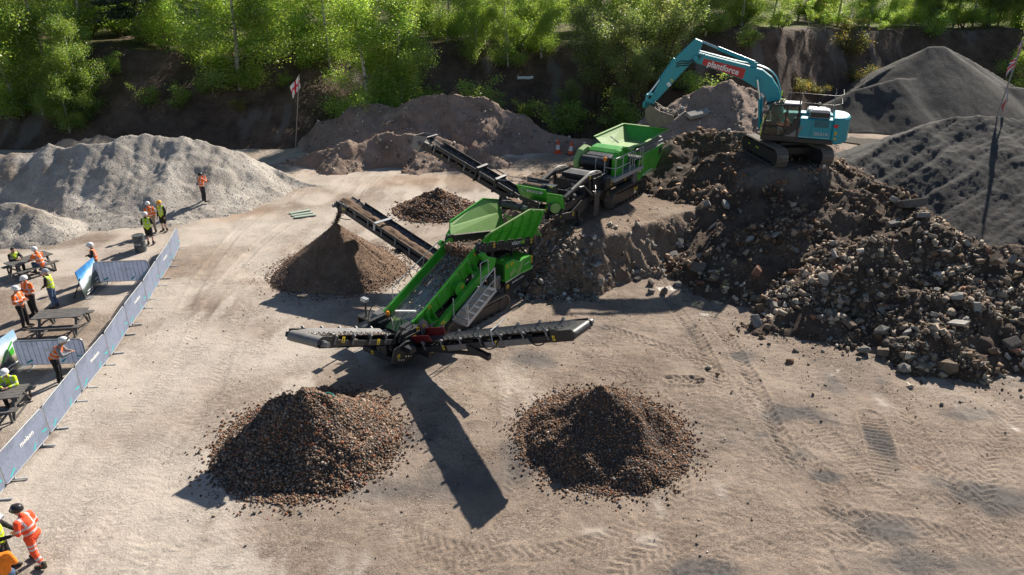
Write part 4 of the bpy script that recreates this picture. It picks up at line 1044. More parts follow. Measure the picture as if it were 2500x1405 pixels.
def conveyor(parent, p0, p1, wd, name, load=None, seed=1, chev=True, side_h=0.20, skirts=None, ribs=0, frame_m=None, trough=0.13, drum=0.15, belt_m=None):
    """belt conveyor from p0 (low) to p1 (head); returns the part that carries its pieces"""
    M, L = along(p0, p1); rng = np.random.default_rng(seed); frame_m = frame_m or BLACK
    hw = wd / 2
    bt = MB(); n = 26; prof = [(-hw, trough), (-hw * .45, 0.0), (hw * .45, 0.0), (hw, trough)]
    vs = []
    for i in range(n + 1):
        x = L * i / n
        k = 1 - sstep(L - .9, L - .05, x)                     # the trough flattens out at the head drum
        for y, z in prof: vs.append((x, y, float(z * k + (1 - k) * trough * .45)))
    zt = trough * .45
    for k in range(1, 9):                                      # around the head drum and back underneath
        a = math.pi * k / 8
        for y, z in prof: vs.append((L + drum * math.sin(a), y, zt - drum + drum * math.cos(a)))
    for y, z in prof: vs.append((0.0, y, -drum * 1.6))
    m = len(vs) // 4; fs = []
    for i in range(m - 1):
        for j in range(3): fs.append((i * 4 + j, i * 4 + j + 1, (i + 1) * 4 + j + 1, (i + 1) * 4 + j))
    bt.add(vs, fs)
    fr = MB()
    for s in (-1, 1):
        y = s * (hw + .035)
        fr.box(0.05, L - .05, y - .02, y + .02, -side_h - .04, -.05); fr.box(0.05, L - .05, min(y, y - s * .07), max(y, y - s * .07), -.055, -.045)
        fr.box(0.05, L - .05, min(y, y - s * .07), max(y, y - s * .07), -side_h - .045, -side_h - .035)
    k = 0.5
    while k < L: fr.box(k - .03, k + .03, -hw - .02, hw + .02, -side_h - .02, -side_h + .04); k += 0.9
    root = xf(fr, M).build(name, frame_m, parent)
    b = xf(bt, M).build('belt', belt_m or RUBBER, root, True)
    if chev:
        c = MB(); x = .15
        while x < L - .1:
            for s in (-1, 1): c.beam((x, s * hw * .06, .012), (x - .24, s * hw * .62, .045), .02, .022)
            x += .26
        xf(c, M).build('chevrons', RUBBER, b)
    ro = MB(); x = .45
    while x < L - .3:
        for s in (-1, 1):
            ro.cyl((x, s * hw * .5, -.06), (x, s * (hw + .02), trough - .05), .045, 8)
            ro.beam((x, s * (hw + .03), -.12), (x, s * (hw + .06), trough + .03), .05, .03, up=(1, 0, 0))
        ro.cyl((x, -hw * .48, -.06), (x, hw * .48, -.06), .045, 8); x += .95
    xf(ro, M).build('idler_rollers', BLACK, root, True)
    cp_ = MB(); x = .45
    while x < L - .3:
        for s in (-1, 1): cp_.cyl((x, s * (hw + .02), trough - .03), (x, s * (hw + .11), trough + .03), .055, 8); cp_.beam((x, s * (hw + .07), -.16), (x, s * (hw + .09), trough), .035, .07, up=(1, 0, 0))
        x += .95
    cpo = xf(cp_, M).build('roller_caps', GREYSHEET, root, True); cpo['kind'] = 'stuff'
    dr = MB(); dr.cyl((L, -hw - .02, zt - drum), (L, hw + .02, zt - drum), drum * .96, 16); dr.cyl((L, -hw - .10, zt - drum), (L, hw + .22, zt - drum), .05, 10)
    xf(dr, M).build('head_drum', BLACK, root, True); xf(MB().cyl((0, -hw, -.12), (0, hw, -.12), .12, 14), M).build('tail_drum', BLACK, root, True)
    for s in (-1, 1):
        hp = MB()
        y = s * (hw + .065); hp.box(L - .75, L + .06, y - .012, y + .012, -.26, .10)
        hp.box(L - .1, L + .16, y - .03, y + .03, -.16, .0)
        xf(hp, M).build('head_plate', frame_m, root)
    mo = MB(); mo.cyl((L, hw + .08, zt - drum), (L, hw + .30, zt - drum), .085, 10); mo.box(L - .09, L + .09, hw + .08, hw + .14, zt - drum - .1, zt - drum + .1)
    xf(mo, M).build('drive_motor', GREYSHEET, root, True)
    if ribs:
        rb = MB()
        for s in (-1, 1):
            y = s * (hw + .05); rb.box(0.2, L - .9, y - .008, y + .008, trough - .05, trough + ribs)
        xf(rb, M).build('skirt', frame_m, root)
    if load:
        kind, amount = load
        if kind == 'layer':
            X = np.linspace(0.1, L + drum * .8, 90); Yv = np.linspace(-hw * .66, hw * .66, 13)
            GX, GY = np.meshgrid(X, Yv); base = np.maximum(0, (np.abs(GY) / hw - .45) / .55) * trough
            base = np.where(GX > L - .4, trough * .45 - np.maximum(0, GX - L) ** 2 * 3.0, base)
            GZ = base + amount * (1 - (GY / (hw * .68)) ** 2) * (0.8 + .5 * fbm(GX * 3, GY * 6, 3, seed)) + .012
            i = np.arange(GX.size).reshape(GX.shape)
            q = np.stack([i[:-1, :-1], i[:-1, 1:], i[1:, 1:], i[1:, :-1]], -1).reshape(-1, 4)
            V = np.stack([GX, GY, GZ], -1).reshape(-1, 3)
            V = np.array([tuple(M @ Vector(v)) for v in V])
            o = obj('carried_soil', mesh_np('carried_soil', V, quads=q, smooth=True), M_fines, root)
            o['kind'] = 'stuff'
        else:
            nn = int(amount * L); xx = rng.uniform(.1, L, nn); yy = rng.normal(0, hw * .26, nn)
            zz = np.maximum(0, (np.abs(yy) / hw - .45) / .55) * trough
            S_ = .03 + .07 * rng.random(nn) ** 2
            P = np.stack([xx, yy, zz + S_ * .35 + .012], -1); P = np.array([tuple(M @ Vector(v)) for v in P])
            o = obj('carried_stones', stone_mesh('carried_stones', P, S_, pick(PAL_MIX, nn, rng), rng), M_stone, root); o['kind'] = 'stuff'
    return root, M, L
def bolts(parent, pts, nrm, r=0.022, m=None):
    mb = MB(); nrm = Vector(nrm).normalized()
    for p in pts: p = Vector(p); mb.cyl(p, p + nrm * .03, r, 6)
    return mb.build('bolts', m or STEEL, parent)

# ================================================================== the screener
S0 = empty('screening_machine', (-2.2, 26.15, 0), RAD(232))
tag(S0, 'green tracked screener with sloping mesh deck and three black conveyors', 'screening machine')
def lin(a, b, t): return a + (b - a) * t
# tracks and chassis
TRACKD = paint('dusty_track_steel', (0.24, 0.20, 0.16), 0.75, 0.1, 0.3, 1.0, (0.46, 0.38, 0.29))
for y0, y1, sd in ((.72, 1.16, 1), (-1.16, -.72, -1)): track_unit(S0, -1.95, 1.95, y0, y1, .74, .125, sd, TRACKD)
mb = MB()
for s in (-1, 1):
    mb.box(-3.0, 3.9, s * .55 - .09, s * .55 + .09, .78, 1.12)
    mb.prism([(-1.75, .55), (-1.75, 1.28), (-3.75, 1.45), (-3.75, 1.12)], s * 1.02 - .04, s * 1.02 + .04)
for x in (-2.9, -1.6, 0, 1.6, 2.8): mb.box(x - .08, x + .08, -.55, .55, .82, 1.06)
for x in (-1.2, 1.2): mb.box(x - .25, x + .25, -1.0, 1.0, .34, .62); mb.box(x - .2, x + .2, -.5, .5, .5, .85)
mb.box(-3.6, -1.8, -1.0, 1.0, 1.10, 1.20)
ch = mb.build('chassis', BLACK, S0, bevel=.012)
text_obj('lettering', 'terex.com', .17, WHITE, ch, (-2.62, 1.068, 1.13), frame3((-1, 0, .08), (0, 0, 1)), xs=1.15)
MB().box(-3.7, -3.0, 1.062, 1.068, 1.29, 1.36).build('stripe', LIME, ch)
MB().plate([(-1.8, 1.07, 1.22), (-3.72, 1.07, 1.40), (-3.72, 1.07, 1.43), (-1.8, 1.07, 1.27)], .006, (0, 1, 0)).build('stripe', WHITE, ch)
label_plate(ch, (-1.92, 1.062, 1.02), (0, 1, 0), (0, 0, 1), .14, .16)
# screen box: plates in the xz plane
def sl(x, off=0.0):                                             # height of the box's top edge
    return lin(3.2, 1.56, (x + .45) / 3.3) + off
plate_poly = [(-.50, 3.22), (-.30, 3.26), (2.84, 1.60), (3.40, 1.38), (3.42, 1.18), (2.9, .98), (1.2, 1.66), (-.35, 2.45), (-.62, 2.85)]
for s in (-1, 1):
    p = MB().prism(plate_poly, s * .74 - .012, s * .74 + .012)
    p.beam((-.40, s * .77, 3.235), (2.86, s * .77, 1.585), .10, .02); p.beam((2.86, s * .77, 1.585), (3.42, s * .77, 1.36), .10, .02)
    for xx in (.1, .75, 1.45, 2.1, 2.7): p.beam((xx, s * .775, sl(xx) - .06), (xx - .30, s * .775, sl(xx) - .62), .035, .05, up=(0, 1, 0))
    pl = p.build('side_plate', GREEN, S0)
    bolts(pl, [(x, s * .752, sl(x) - d) for x in np.arange(-.2, 2.9, .36) for d in (.10,)] + [(x, s * .752, sl(x) - .36) for x in np.arange(.1, 2.7, .5)], (0, s, 0))
    if s > 0:
        label_plate(pl, (-.18, .754, 3.0), (0, 1, 0), (.45, 0, .9), .11, .26); label_plate(pl, (2.45, .754, 1.62), (0, 1, 0), (.45, 0, .9), .14, .17)
        v = MB(); v.cyl((.95, .75, 1.92), (.95, .96, 1.92), .22, 20); v.cyl((.95, .96, 1.90), (.95, 1.0, 1.90), .29, 22); v.box(.72, 1.2, .75, .93, 1.97, 2.10); v.build('vibrator_cover', GREEN, pl, True)
        label_plate(pl, (.86, 1.002, 1.96), (0, 1, 0), (0, 0, 1), .12, .16)
    for cx in (.12, 2.55):                                     # spring brackets
        z0 = sl(cx) - .52
        g = MB()
        for d in (-.17, .17):
            g.plate([(cx + d, s * .75, z0 + .36), (cx + d, s * 1.10, z0 - .02), (cx + d, s * .75, z0 - .06)], .02, (1, 0, 0))
        g.box(cx - .19, cx + .19, min(s * .75, s * 1.10), max(s * .75, s * 1.10), z0 - .08, z0 - .055)
        br = g.build('spring_bracket', GREEN, pl)
        sp = MB()
        for d in (-.08, .08): sp.cyl((cx + d, s * .98, z0 - .34), (cx + d, s * .98, z0 - .07), .05, 10)
        sp.build('spring', STEEL, br, True)
    # sub-frame beam carrying the springs
    f = MB(); f.prism([(-.95, 2.42), (-.72, 2.62), (2.45, 1.02), (2.78, .80), (2.72, .70), (2.3, .78), (-.9, 2.30)], s * 1.10 - .10, s * 1.10 + .10)
    f.prism([(-.95, 2.42), (-.30, 2.70), (-.10, 3.02), (-.28, 3.10), (-.50, 2.86), (-1.02, 2.62)], s * 1.10 - .10, s * 1.10 + .10)
    fr = f.build('sub_frame', GREEN, S0, bevel=.015)
    lg = MB()
    for x, z in ((-.6, 2.4), (1.0, 1.6), (2.3, .95)): lg.beam((x, s * 1.02, z), (x - .05, s * .62, .95), .12, .14, up=(1, 0, 0))
    lg.build('frame_leg', BLACK, fr)
    if s > 0: label_plate(fr, (2.25, 1.206, .98), (0, 1, 0), (.45, 0, .9), .2, .15)
# deck: wire screens on cross members
dk = MB(); A, B = Vector((-.45, 0, 2.83)), Vector((3.12, 0, 1.14)); Md, Ld = along(A, B)
for k in range(6):
    x = Ld * k / 5; dk.box(x - .03, x + .03, -.72, .72, -.10, -.02)
for y in (-.72, 0, .72): dk.box(0, Ld, y - .02, y + .02, -.10, -.015)
deck = xf(dk, Md).build('deck_frame', GREEN, S0)
wr = MB()
for k in range(24): y = -.70 + 1.4 * k / 23; wr.box(0, Ld, y - .008, y + .008, -.012, 0)
for k in range(60): x = Ld * k / 59; wr.box(x - .008, x + .008, -.71, .71, -.006, .006)
xf(wr, Md).build('screen_mesh', STEEL, deck)
xf(MB().box(0, Ld, -.70, .70, -.46, -.44), Md).build('lower_deck', BLACK, deck)
ls = MB()
for s in (-1, 1): ls.box(0, Ld, min(s * .60, s * .725), max(s * .60, s * .725), .005, .02)
xf(ls, Md).build('deck_liner', PALEGREEN, deck)
rng = np.random.default_rng(31); n = 2300
xx = Ld * rng.random(n) ** 2.0; yy = rng.uniform(-.62, .62, n); keep = rng.random(n) < np.clip(1.0 - xx / Ld * 1.35, .07, 1); xx, yy = xx[keep], yy[keep]
Sz = .03 + .07 * rng.random(len(xx)) ** 2
P = np.array([tuple(Md @ Vector((a, b, .02 + c * .3 + max(0, .5 - a) * .12 * rng.random()))) for a, b, c in zip(xx, yy, Sz)])
o = obj('screened_stones', stone_mesh('screened_stones', P, Sz, pick(PAL_MIX, len(P), rng), rng), M_stone, deck); o['kind'] = 'stuff'
cu = MB(); cu.plate([(3.12, -.72, 1.12), (3.12, .72, 1.12), (3.65, .60, .86), (3.65, -.60, .86)], .02)
cu.plate([(3.1, -.74, 1.60), (3.1, -.74, 1.1), (3.70, -.66, .82), (3.66, -.66, 1.12)], .02, (0, 1, 0)); cu.plate([(3.1, .74, 1.55), (3.1, .74, 1.1), (3.62, .66, .82), (3.60, .66, 1.12)], .02, (0, 1, 0))
cu.build('discharge_chute', PALEGREEN, S0)
MB().beam((3.05, -.5, 1.30), (2.75, .30, 1.42), .10, .05).build('chute_bar', WHITE, S0)
# feeder and hopper
def fd(x, off): return lin(3.34, 2.60, (-.45 - x) / 3.65) + off   # top of feeder side
fm = MB()
for s in (-1, 1):
    fm.prism([(-.35, fd(-.35, 0)), (-4.1, fd(-4.1, 0)), (-4.1, fd(-4.1, -.42)), (-.35, fd(-.35, -.42))], s * .78 - .03, s * .78 + .03)
    fm.cyl((-.48, s * .74, 3.10), (-.48, s * .90, 3.10), .27, 18)
    fm.beam((-3.95, s * .78, 2.15), (-3.85, s * .78, 1.2), .14, .16, up=(1, 0, 0)); fm.beam((-3.9, s * .80, 1.6), (-3.1, s * .80, 2.42), .07, .07)
    fm.beam((-1.3, s * .70, 2.75), (-1.5, s * .62, 1.1), .12, .14, up=(1, 0, 0))
fm.box(-4.05, -3.9, -.8, .8, 2.2, 2.32); fm.box(-4.1, -3.8, -.8, .8, 1.12, 1.24)
feeder = fm.build('feeder_frame', BLACK, S0, bevel=.012)
bolts(feeder, [(x, .81, fd(x, -.10)) for x in np.arange(-.9, -4.0, -.22)] + [(-.48 + .19 * math.cos(a), .905, 3.10 + .19 * math.sin(a)) for a in np.arange(0, 6.2, .7)], (0, 1, 0), .018)
text_obj('lettering', 'COLT', .17, WHITE, feeder, (-2.80, .816, fd(-2.80, -.20)), frame3((-1, 0, -.2), (0, 0, 1)), xs=1.25, bold=.006)
text_obj('lettering', '1000', .17, LIME, feeder, (-3.24, .816, fd(-3.24, -.20)), frame3((-1, 0, -.2), (0, 0, 1)), xs=1.1, bold=.004)
for x, h_ in ((-1.35, .22), (-3.33, .16), (-3.92, .30)): label_plate(feeder, (x, .812, fd(x, -.16)), (0, 1, 0), (0, 0, 1), .11, h_)
X = np.linspace(-.05, -4.0, 50); Yv = np.linspace(-.72, .72, 16); GX, GY = np.meshgrid(X, Yv)
GZ = lin(3.30, 2.66, (-.45 - GX) / 3.65) - .34 + .14 * fbm(GX * 2, GY * 2, 4, 301) - .35 * sstep(-.35, 0, GX)
i = np.arange(GX.size).reshape(GX.shape); q = np.stack([i[:-1, :-1], i[1:, :-1], i[1:, 1:], i[:-1, 1:]], -1).reshape(-1, 4)
V = np.stack([GX, GY, GZ], -1).reshape(-1, 3); o = obj('fed_soil', mesh_np('fed_soil', V, quads=q, smooth=True), M_rubearth, feeder); o['kind'] = 'stuff'
n = 420; k = rng.integers(0, len(V), n); Sz = .03 + .08 * rng.random(n) ** 2
o = obj('fed_stones', stone_mesh('fed_stones', V[k] + rng.normal(size=(n, 3)) * [.05, .05, .02], Sz, pick(PAL_MIX, n, rng), rng), M_stone, feeder); o['kind'] = 'stuff'
ca = MB()                                                        # curtain of soil dropping from the feeder on to the deck
n = 700; P = np.stack([rng.uniform(-.25, .05, n), rng.uniform(-.66, .66, n), rng.uniform(2.75, 3.15, n)], -1); Sz = .03 + .06 * rng.random(n)
o = obj('falling_soil', stone_mesh('falling_soil', P, Sz, pick(PAL_DARK, n, rng), rng), M_stone, feeder); o['kind'] = 'stuff'
def wing(s):
    y0, y1 = s * .80, s * 1.28
    ym = lin(y0, y1, .5)
    lo = [(-.50, y0, fd(-.50, .02)), (-4.02, y0, fd(-4.02, .02))]
    md = [(-.62, lin(y0, y1, .30), 3.58), (-4.16, lin(y0, y1, .62), 3.32)]
    tp = [(-.80, lin(y0, y1, .62), 3.76), (-3.15, y1, 4.16), (-4.22, y1, 3.86)]
    w_ = MB(); out = (0, s, -.3)
    w_.plate([lo[0], lo[1], md[1], md[0]], .02, (0, -s, .4)); w_.plate([md[0], md[1], tp[2], tp[1], tp[0]], .02, (0, -s, .4))
    o = w_.build('hopper_wing', PALEGREEN if s < 0 else GREEN, S0)
    e = MB(); e.beam(tp[0], tp[1], .07, .05); e.beam(tp[1], tp[2], .07, .05); e.beam(md[0], tp[0], .05, .05); e.beam(tp[2], lo[1], .05, .04)
    e.build('wing_rim', PALEGREEN if s > 0 else GREEN, o)
    for k in range(6):
        r = MB()
        t = .08 + .17 * k; a = Vector(lo[0]).lerp(Vector(lo[1]), t); b = Vector(md[0]).lerp(Vector(md[1]), t); x = b.x
        zt_ = lin(3.72, 4.16, min(1, (-.95 - x) / 2.2)) if x > -3.15 else lin(4.16, 3.86, (-3.15 - x) / 1.07)
        yt = lin(lin(y0, y1, .55), y1, min(1, max(0, (-.95 - x) / 2.2)))
        c = Vector((x, yt, zt_))
        nrm = Vector((0, s * .085, -.03))
        r.beam(a + nrm * 1.2, b + nrm, .02, .12, up=(0, s, 0)); r.beam(b + nrm, c + nrm * .6, .02, .09, up=(0, s, 0))
        r.build('stiffener', GREEN, o)
    ml = MB(); ml.beam(Vector(md[0]) + Vector((0, s * .03, 0)), Vector(md[1]) + Vector((0, s * .03, 0)), .03, .03); ml.build('fold_rail', GREEN, o)
    return o
wing(1); wing(-1)
MB().plate([(-4.05, .80, 3.30), (-4.62, .80, 2.48), (-4.62, -.80, 2.48), (-4.05, -.80, 3.30)], .03, (-1, 0, .4)).build('hopper_tailgate', GREEN, S0)
MB().beam((-4.05, .82, 3.30), (-4.64, .82, 2.46), .05, .05).build('tailgate_rim', PALEGREEN, S0)
fl = MB(); fl.plate([(-.50, -.80, 3.36), (-.62, -.95, 3.58), (-.95, -1.06, 3.72), (-.40, -1.0, 3.3), (-.30, -.82, 2.9)], .02, (1, 0, 0)); fl.beam((-.38, -.84, 3.4), (-.28, -.80, 2.75), .05, .10); fl.build('hopper_front_flange', GREEN, S0)
# power unit
pu = MB(); pu.prism([(-1.68, 1.30), (-1.68, 2.10), (-1.78, 2.18), (-2.25, 2.18), (-2.6, 1.98), (-3.45, 2.02), (-3.5, 1.42)], .25, 1.14)
pw = pu.build('power_unit', GREEN, S0, bevel=.025)
pd = MB(); pd.plate([(-2.35, 1.146, 1.42), (-2.85, 1.146, 2.0), (-3.0, 1.146, 2.0), (-2.65, 1.146, 1.44)], .012, (0, 1, 0)); pd.plate([(-2.0, 1.146, 1.42), (-2.4, 1.146, 1.62), (-2.3, 1.146, 1.78), (-1.95, 1.146, 1.62)], .012, (0, 1, 0)); pd.build('door_panel', PALEGREEN, pw)
gr = MB()
for k in range(9): z = 1.40 + k * .075; gr.box(-1.675, -1.668, .35, 1.05, z, z + .045)
gr.build('radiator_grille', BLACK, pw)
label_plate(pw, (-1.80, 1.145, 2.0), (0, 1, 0), (0, 0, 1), .10, .14); label_plate(pw, (-2.12, 1.145, 2.02), (0, 1, 0), (0, 0, 1), .18, .13); label_plate(pw, (-3.62, 1.05, 1.75), (0, 1, 0), (0, 0, 1), .12, .34)
text_obj('lettering', 'EVOQUIP', .085, WHITE, pw, (-3.15, 1.15, 1.72), frame3((-1, 0, .1), (0, 0, 1)))
en = MB(); en.box(-3.3, -1.9, -.7, .3, 1.22, 2.0); en.cyl((-2.9, .5, 2.0), (-2.9, .5, 2.42), .05, 8); en.cyl((-2.3, -.2, 2.0), (-2.3, -.2, 2.25), .18, 12); en.box(-2.6, -1.95, .1, .6, 2.18, 2.26); en.build('engine', BLACK, pw)
ft = MB(); ft.box(-1.35, -.85, .75, 1.15, 1.15, 1.75); ft.build('fuel_tank', GREYSHEET, S0, bevel=.03)
hose(S0, [(-1.5, .95, 1.3), (-1.2, 1.25, 1.55), (-1.0, 1.2, 1.2), (-.7, 1.1, 1.4)]); hose(S0, [(-1.6, .7, 1.3), (-1.1, .8, 1.95), (-.7, 1.0, 1.5)])
# stepped walkway on the near side
Mw, Lw = along((.05, 1.66, 1.84), (1.80, 1.66, .98)); wk = grating(S0, Mw, Lw, .72)
stp = MB()
for k in range(6): x = Lw * (k + .2) / 6; stp.box(x, x + .05, -.34, .34, 0, .05)
xf(stp, Mw).build('step_nosing', STEEL, wk)
for y in (1.30, 2.02):
    a, b = Vector((.10, y, 1.82)), Vector((1.72, y, 1.02)); u = Vector((0, 0, .95))
    rail(wk, [a, a + u * .6, a + u], .022); rail(wk, [b, b + u * .5, b + u * .9], .022)
    if y > 1.5: rail(wk, [a + u, a.lerp(b, .5) + u, b + u * .9, b + Vector((.12, 0, .75)), b + Vector((.05, 0, .4))], .022); rail(wk, [a + u * .5, b + u * .45], .018)
    else: rail(wk, [a + u, a + u + Vector((-.45, .0, .05)), a + Vector((-.5, 0, .35)), a + Vector((-.05, 0, .30))], .022)
# far side handrail
for a, b in (((2.3, -1.45, 1.75), (-.4, -1.45, 2.9)), ((2.3, -1.45, 1.25), (-.4, -1.45, 2.4))): rail(S0, [a, b], .02)
for p in ((2.3, -1.45, .95), (-.4, -1.45, 2.1)): rail(S0, [p, (p[0], p[1], p[2] + .8), (p[0] - .1, p[1] + .30, p[2] + .72), (p[0] - .12, p[1] + .34, p[2])], .02)
Mg, Lg = along((-.5, -1.3, 2.05), (2.3, -1.3, .95)); grating(S0, Mg, Lg, .4)
hose(S0, [(1.3, -1.0, 1.5), (1.5, -1.25, 2.2), (1.2, -1.3, 2.25), (.9, -.9, 1.9)], .02); hose(S0, [(1.0, -1.0, 1.6), (1.1, -1.25, 2.1), (.8, -1.25, 2.2), (.6, -.9, 2.0)], .02)
# conveyors
cr, M, L = conveyor(S0, (3.45, .55, .42), (3.35, 7.95, 3.42), .82, 'mid_grade_conveyor', None, 2, True, .22)
for t in (.30, .62, .9): label_plate(cr, M @ Vector((L * t + (.0 if t < .9 else .15), -.50, -.12)), M.to_3x3() @ Vector((0, -1, 0)), M.to_3x3() @ Vector((0, 0, 1)), .10, .17)
su = MB(); su.beam(M @ Vector((L * .45, -.45, -.2)), M @ Vector((L * .55, -.45, -.62)), .16, .2); su.beam(M @ Vector((L * .55, -.4, -.55)), Vector((3.6, 1.4, .55)), .10, .12); su.beam(M @ Vector((L * .55, .4, -.55)), Vector((3.2, 1.4, .55)), .10, .12); su.build('conveyor_strut', BLACK, cr)
for t in (.52, .78): hose(cr, [M @ Vector((L * t, -.46, .1)), M @ Vector((L * t + .3, -.55, -.25)), M @ Vector((L * t + .7, -.55, -.25)), M @ Vector((L * t + .9, -.48, .0))], .022)
rail(cr, [M @ Vector((L * .60, .45, .45)), M @ Vector((L * .60, .05, .35)), M @ Vector((L * .60, -.42, .30)), M @ Vector((L * .60, -.5, -.1)), M @ Vector((L * .63, -.5, -.3))], .018)
pl_ = MB()
for a, b in ((.55, .80), (.32, .44)): pl_.plate([M @ Vector((L * a, -.485, -.26)), M @ Vector((L * b, -.485, -.26)), M @ Vector((L * b, -.485, -.06)), M @ Vector((L * a, -.485, -.06))], .006, M.to_3x3() @ Vector((0, -1, 0)))
pl_.build('side_panel', GREYSHEET, cr)
for y in (-.36, .36):
    rd = MB(); rd.plate([M @ Vector((.25, y, .10)), M @ Vector((1.75, y, .10)), M @ Vector((1.75, y * 1.15, .36)), M @ Vector((.25, y * 1.15, .42))], .02, M.to_3x3() @ Vector((0, 1, 0))); rd.build('loading_skirt', DARKRED, cr)
co, M, L = conveyor(S0, (4.0, .28, .92), (8.25, 1.25, 2.98), 1.15, 'oversize_conveyor', ('stones', 26), 3, True, .18, trough=.13, drum=.17, belt_m=paint('pale_sheen_belt', (0.17, 0.17, 0.172), 0.4, 0, 0.2, 0.5, (0.34, 0.29, 0.24)))  # the belt's light grey sheen is put into its base colour
for t, d in ((.42, 0), (.93, .05)): label_plate(co, M @ Vector((L * t, -.655 - d * .2, -.10 + d)), M.to_3x3() @ Vector((0, -1, 0)), M.to_3x3() @ Vector((0, 0, 1)), .15, .20)
for t, d in ((.38, 0), (.80, .10)): label_plate(co, M @ Vector((L * t, .655 + d * .2, -.10 + d)), M.to_3x3() @ Vector((0, 1, 0)), M.to_3x3() @ Vector((0, 0, 1)), .15, .20)
cf, M, L = conveyor(S0, (-.55, -.7, 1.62), (-1.0, -8.05, 3.30), .80, 'fines_conveyor', ('layer', .10), 4, False, .26, ribs=.10)
fb = MB(); fb.box(L * .62, L * .62 + .14, -.5, .5, .24, .28); fb.box(L * .62, L * .62 + .14, -.5, -.46, -.1, .28); fb.box(L * .62, L * .62 + .14, .46, .5, -.1, .28); xf(fb, M).build('belt_guard', STEEL, cf)
label_plate(cf, M @ Vector((L - .55, .49, -.05)), M.to_3x3() @ Vector((0, 1, 0)), M.to_3x3() @ Vector((0, 0, 1)), .14, .12)
su = MB(); su.beam(M @ Vector((L * .35, .4, -.25)), Vector((-.6, -1.0, .75)), .09, .1); su.beam(M @ Vector((L * .35, -.4, -.25)), Vector((-1.2, -1.0, .75)), .09, .1); su.beam(M @ Vector((L * .40, .48, -.3)), M @ Vector((L * .40, .62, -.3)), .3, .16); su.build('conveyor_strut', BLACK, cf)
hose(cf, [M @ Vector((L - .1, .5, -.2)), M @ Vector((L - .5, .62, -.5)), M @ Vector((L - 1.1, .5, -.35))], .022)
# tail end with rams, boxes and lamp
te = MB(); te.box(3.3, 4.25, -.75, -.60, .75, 1.30); te.box(3.3, 4.25, .95, 1.10, .55, 1.30); te.box(3.75, 4.15, -.75, 1.05, .50, .72); te.prism([(3.5, .2), (4.3, .2), (4.5, .75), (4.2, 1.15), (3.4, 1.15)], 1.10, 1.16); te.prism([(3.6, .22), (4.35, .22), (4.45, .8), (3.6, 1.0)], -.82, -.76)
te.box(2.8, 3.5, -.6, .6, .62, .85); te.box(3.4, 3.9, .55, .95, 1.15, 1.32)
tail = te.build('tail_frame', BLACK, S0, bevel=.012)
for p, a in (((4.1, 1.168, .75), (0, 1, 0)), ((3.7, 1.168, .98), (0, 1, 0)), ((4.26, -.2, .64), (1, 0, 0)), ((4.2, .6, .66), (1, 0, 0)), ((3.75, 1.17, .45), (0, 1, 0)), ((3.45, 1.105, 1.2), (0, 1, 0))): label_plate(tail, p, a, (0, 0, 1), .15, .18)
for p in ([(3.5, .9, 1.2), (3.9, 1.2, 1.6), (4.3, 1.0, 1.3), (4.4, .8, .9)], [(3.6, .4, 1.2), (4.0, .8, 1.75), (4.4, .9, 1.4), (4.5, .9, .7)], [(3.5, -.3, 1.1), (3.8, .1, 1.5), (4.1, .5, 1.2)], [(3.3, .7, .9), (3.6, 1.3, .8), (4.2, 1.3, .6), (4.4, 1.0, .4)], [(3.2, -.8, 1.2), (3.5, -1.2, 1.5), (3.9, -1.1, 1.2), (4.0, -.7, 1.0)]): hose(tail, p, .022)
rm = MB(); rm.cyl((3.3, 1.25, 1.0), (4.0, 1.3, .55), .06, 10); rm.cyl((3.9, .3, .75), (4.7, .5, .95), .06, 10); rm.cyl((3.0, .9, 1.15), (3.55, .9, 1.25), .05, 10); rm.build('hydraulic_ram', BLACK, tail, True)
MB().cyl((4.7, .5, .95), (5.2, .62, 1.1), .03, 8).build('ram_rod', CHROME, tail, True)
gp = MB(); gp.prism([(3.55, .30), (4.35, .12), (4.95, .45), (4.80, .95), (4.2, 1.05), (3.6, .95)], 1.18, 1.26); gp.prism([(3.7, .25), (4.6, .25), (4.75, .7), (4.2, .95), (3.7, .85)], .35, .42); gp.box(4.3, 4.75, -.55, 1.15, .30, .52); gp.cyl((4.5, -.5, .75), (4.5, .9, .75), .13, 12); gp.box(4.55, 4.72, .2, .75, .5, .92); gp.box(3.2, 3.6, 1.2, 1.75, .25, .75); gp.box(4.2, 4.5, -.9, -.6, .45, 1.1); gp.build('fold_joint', BLACK, tail, bevel=.015)
for x0, z0, rr in ((4.35, .95, .42), (4.15, 1.0, .34)):
    hose(tail, [(x0 + rr * math.cos(a), 1.0 + .1 * math.sin(a * 2), z0 + rr * math.sin(a)) for a in np.linspace(0.1, 3.0, 6)], .035)
for p, a in (((4.62, 1.262, .62), (0, 1, 0)), ((4.76, .0, .42), (1, 0, 0)), ((3.4, 1.755, .5), (0, 1, 0)), ((4.51, -.75, .8), (1, 0, 0))): label_plate(tail, p, a, (0, 0, 1), .13, .15)
sv = MB()
for k in range(9): sv.cyl((3.7 + .12 * k, 1.26, .40 + .05 * (k % 3)), (3.7 + .12 * k, 1.30, .40 + .05 * (k % 3)), .03, 8)
svo = sv.build('valve_fittings', CHROME, tail, True); svo['kind'] = 'stuff'
cb = MB(); cb.box(4.1, 4.4, 1.30, 1.65, .72, .94); cb.build('control_box', BLACK, tail, bevel=.02)
bc = MB(); bc.lathe((3.45, -.50, 1.30), [(.07, 0), (.07, .08), (.055, .14), (.01, .16)], 10); bc.build('beacon', AMBER, tail, True); MB().cyl((3.45, -.5, 1.0), (3.45, -.5, 1.30), .03, 8).build('beacon_post', BLACK, tail)
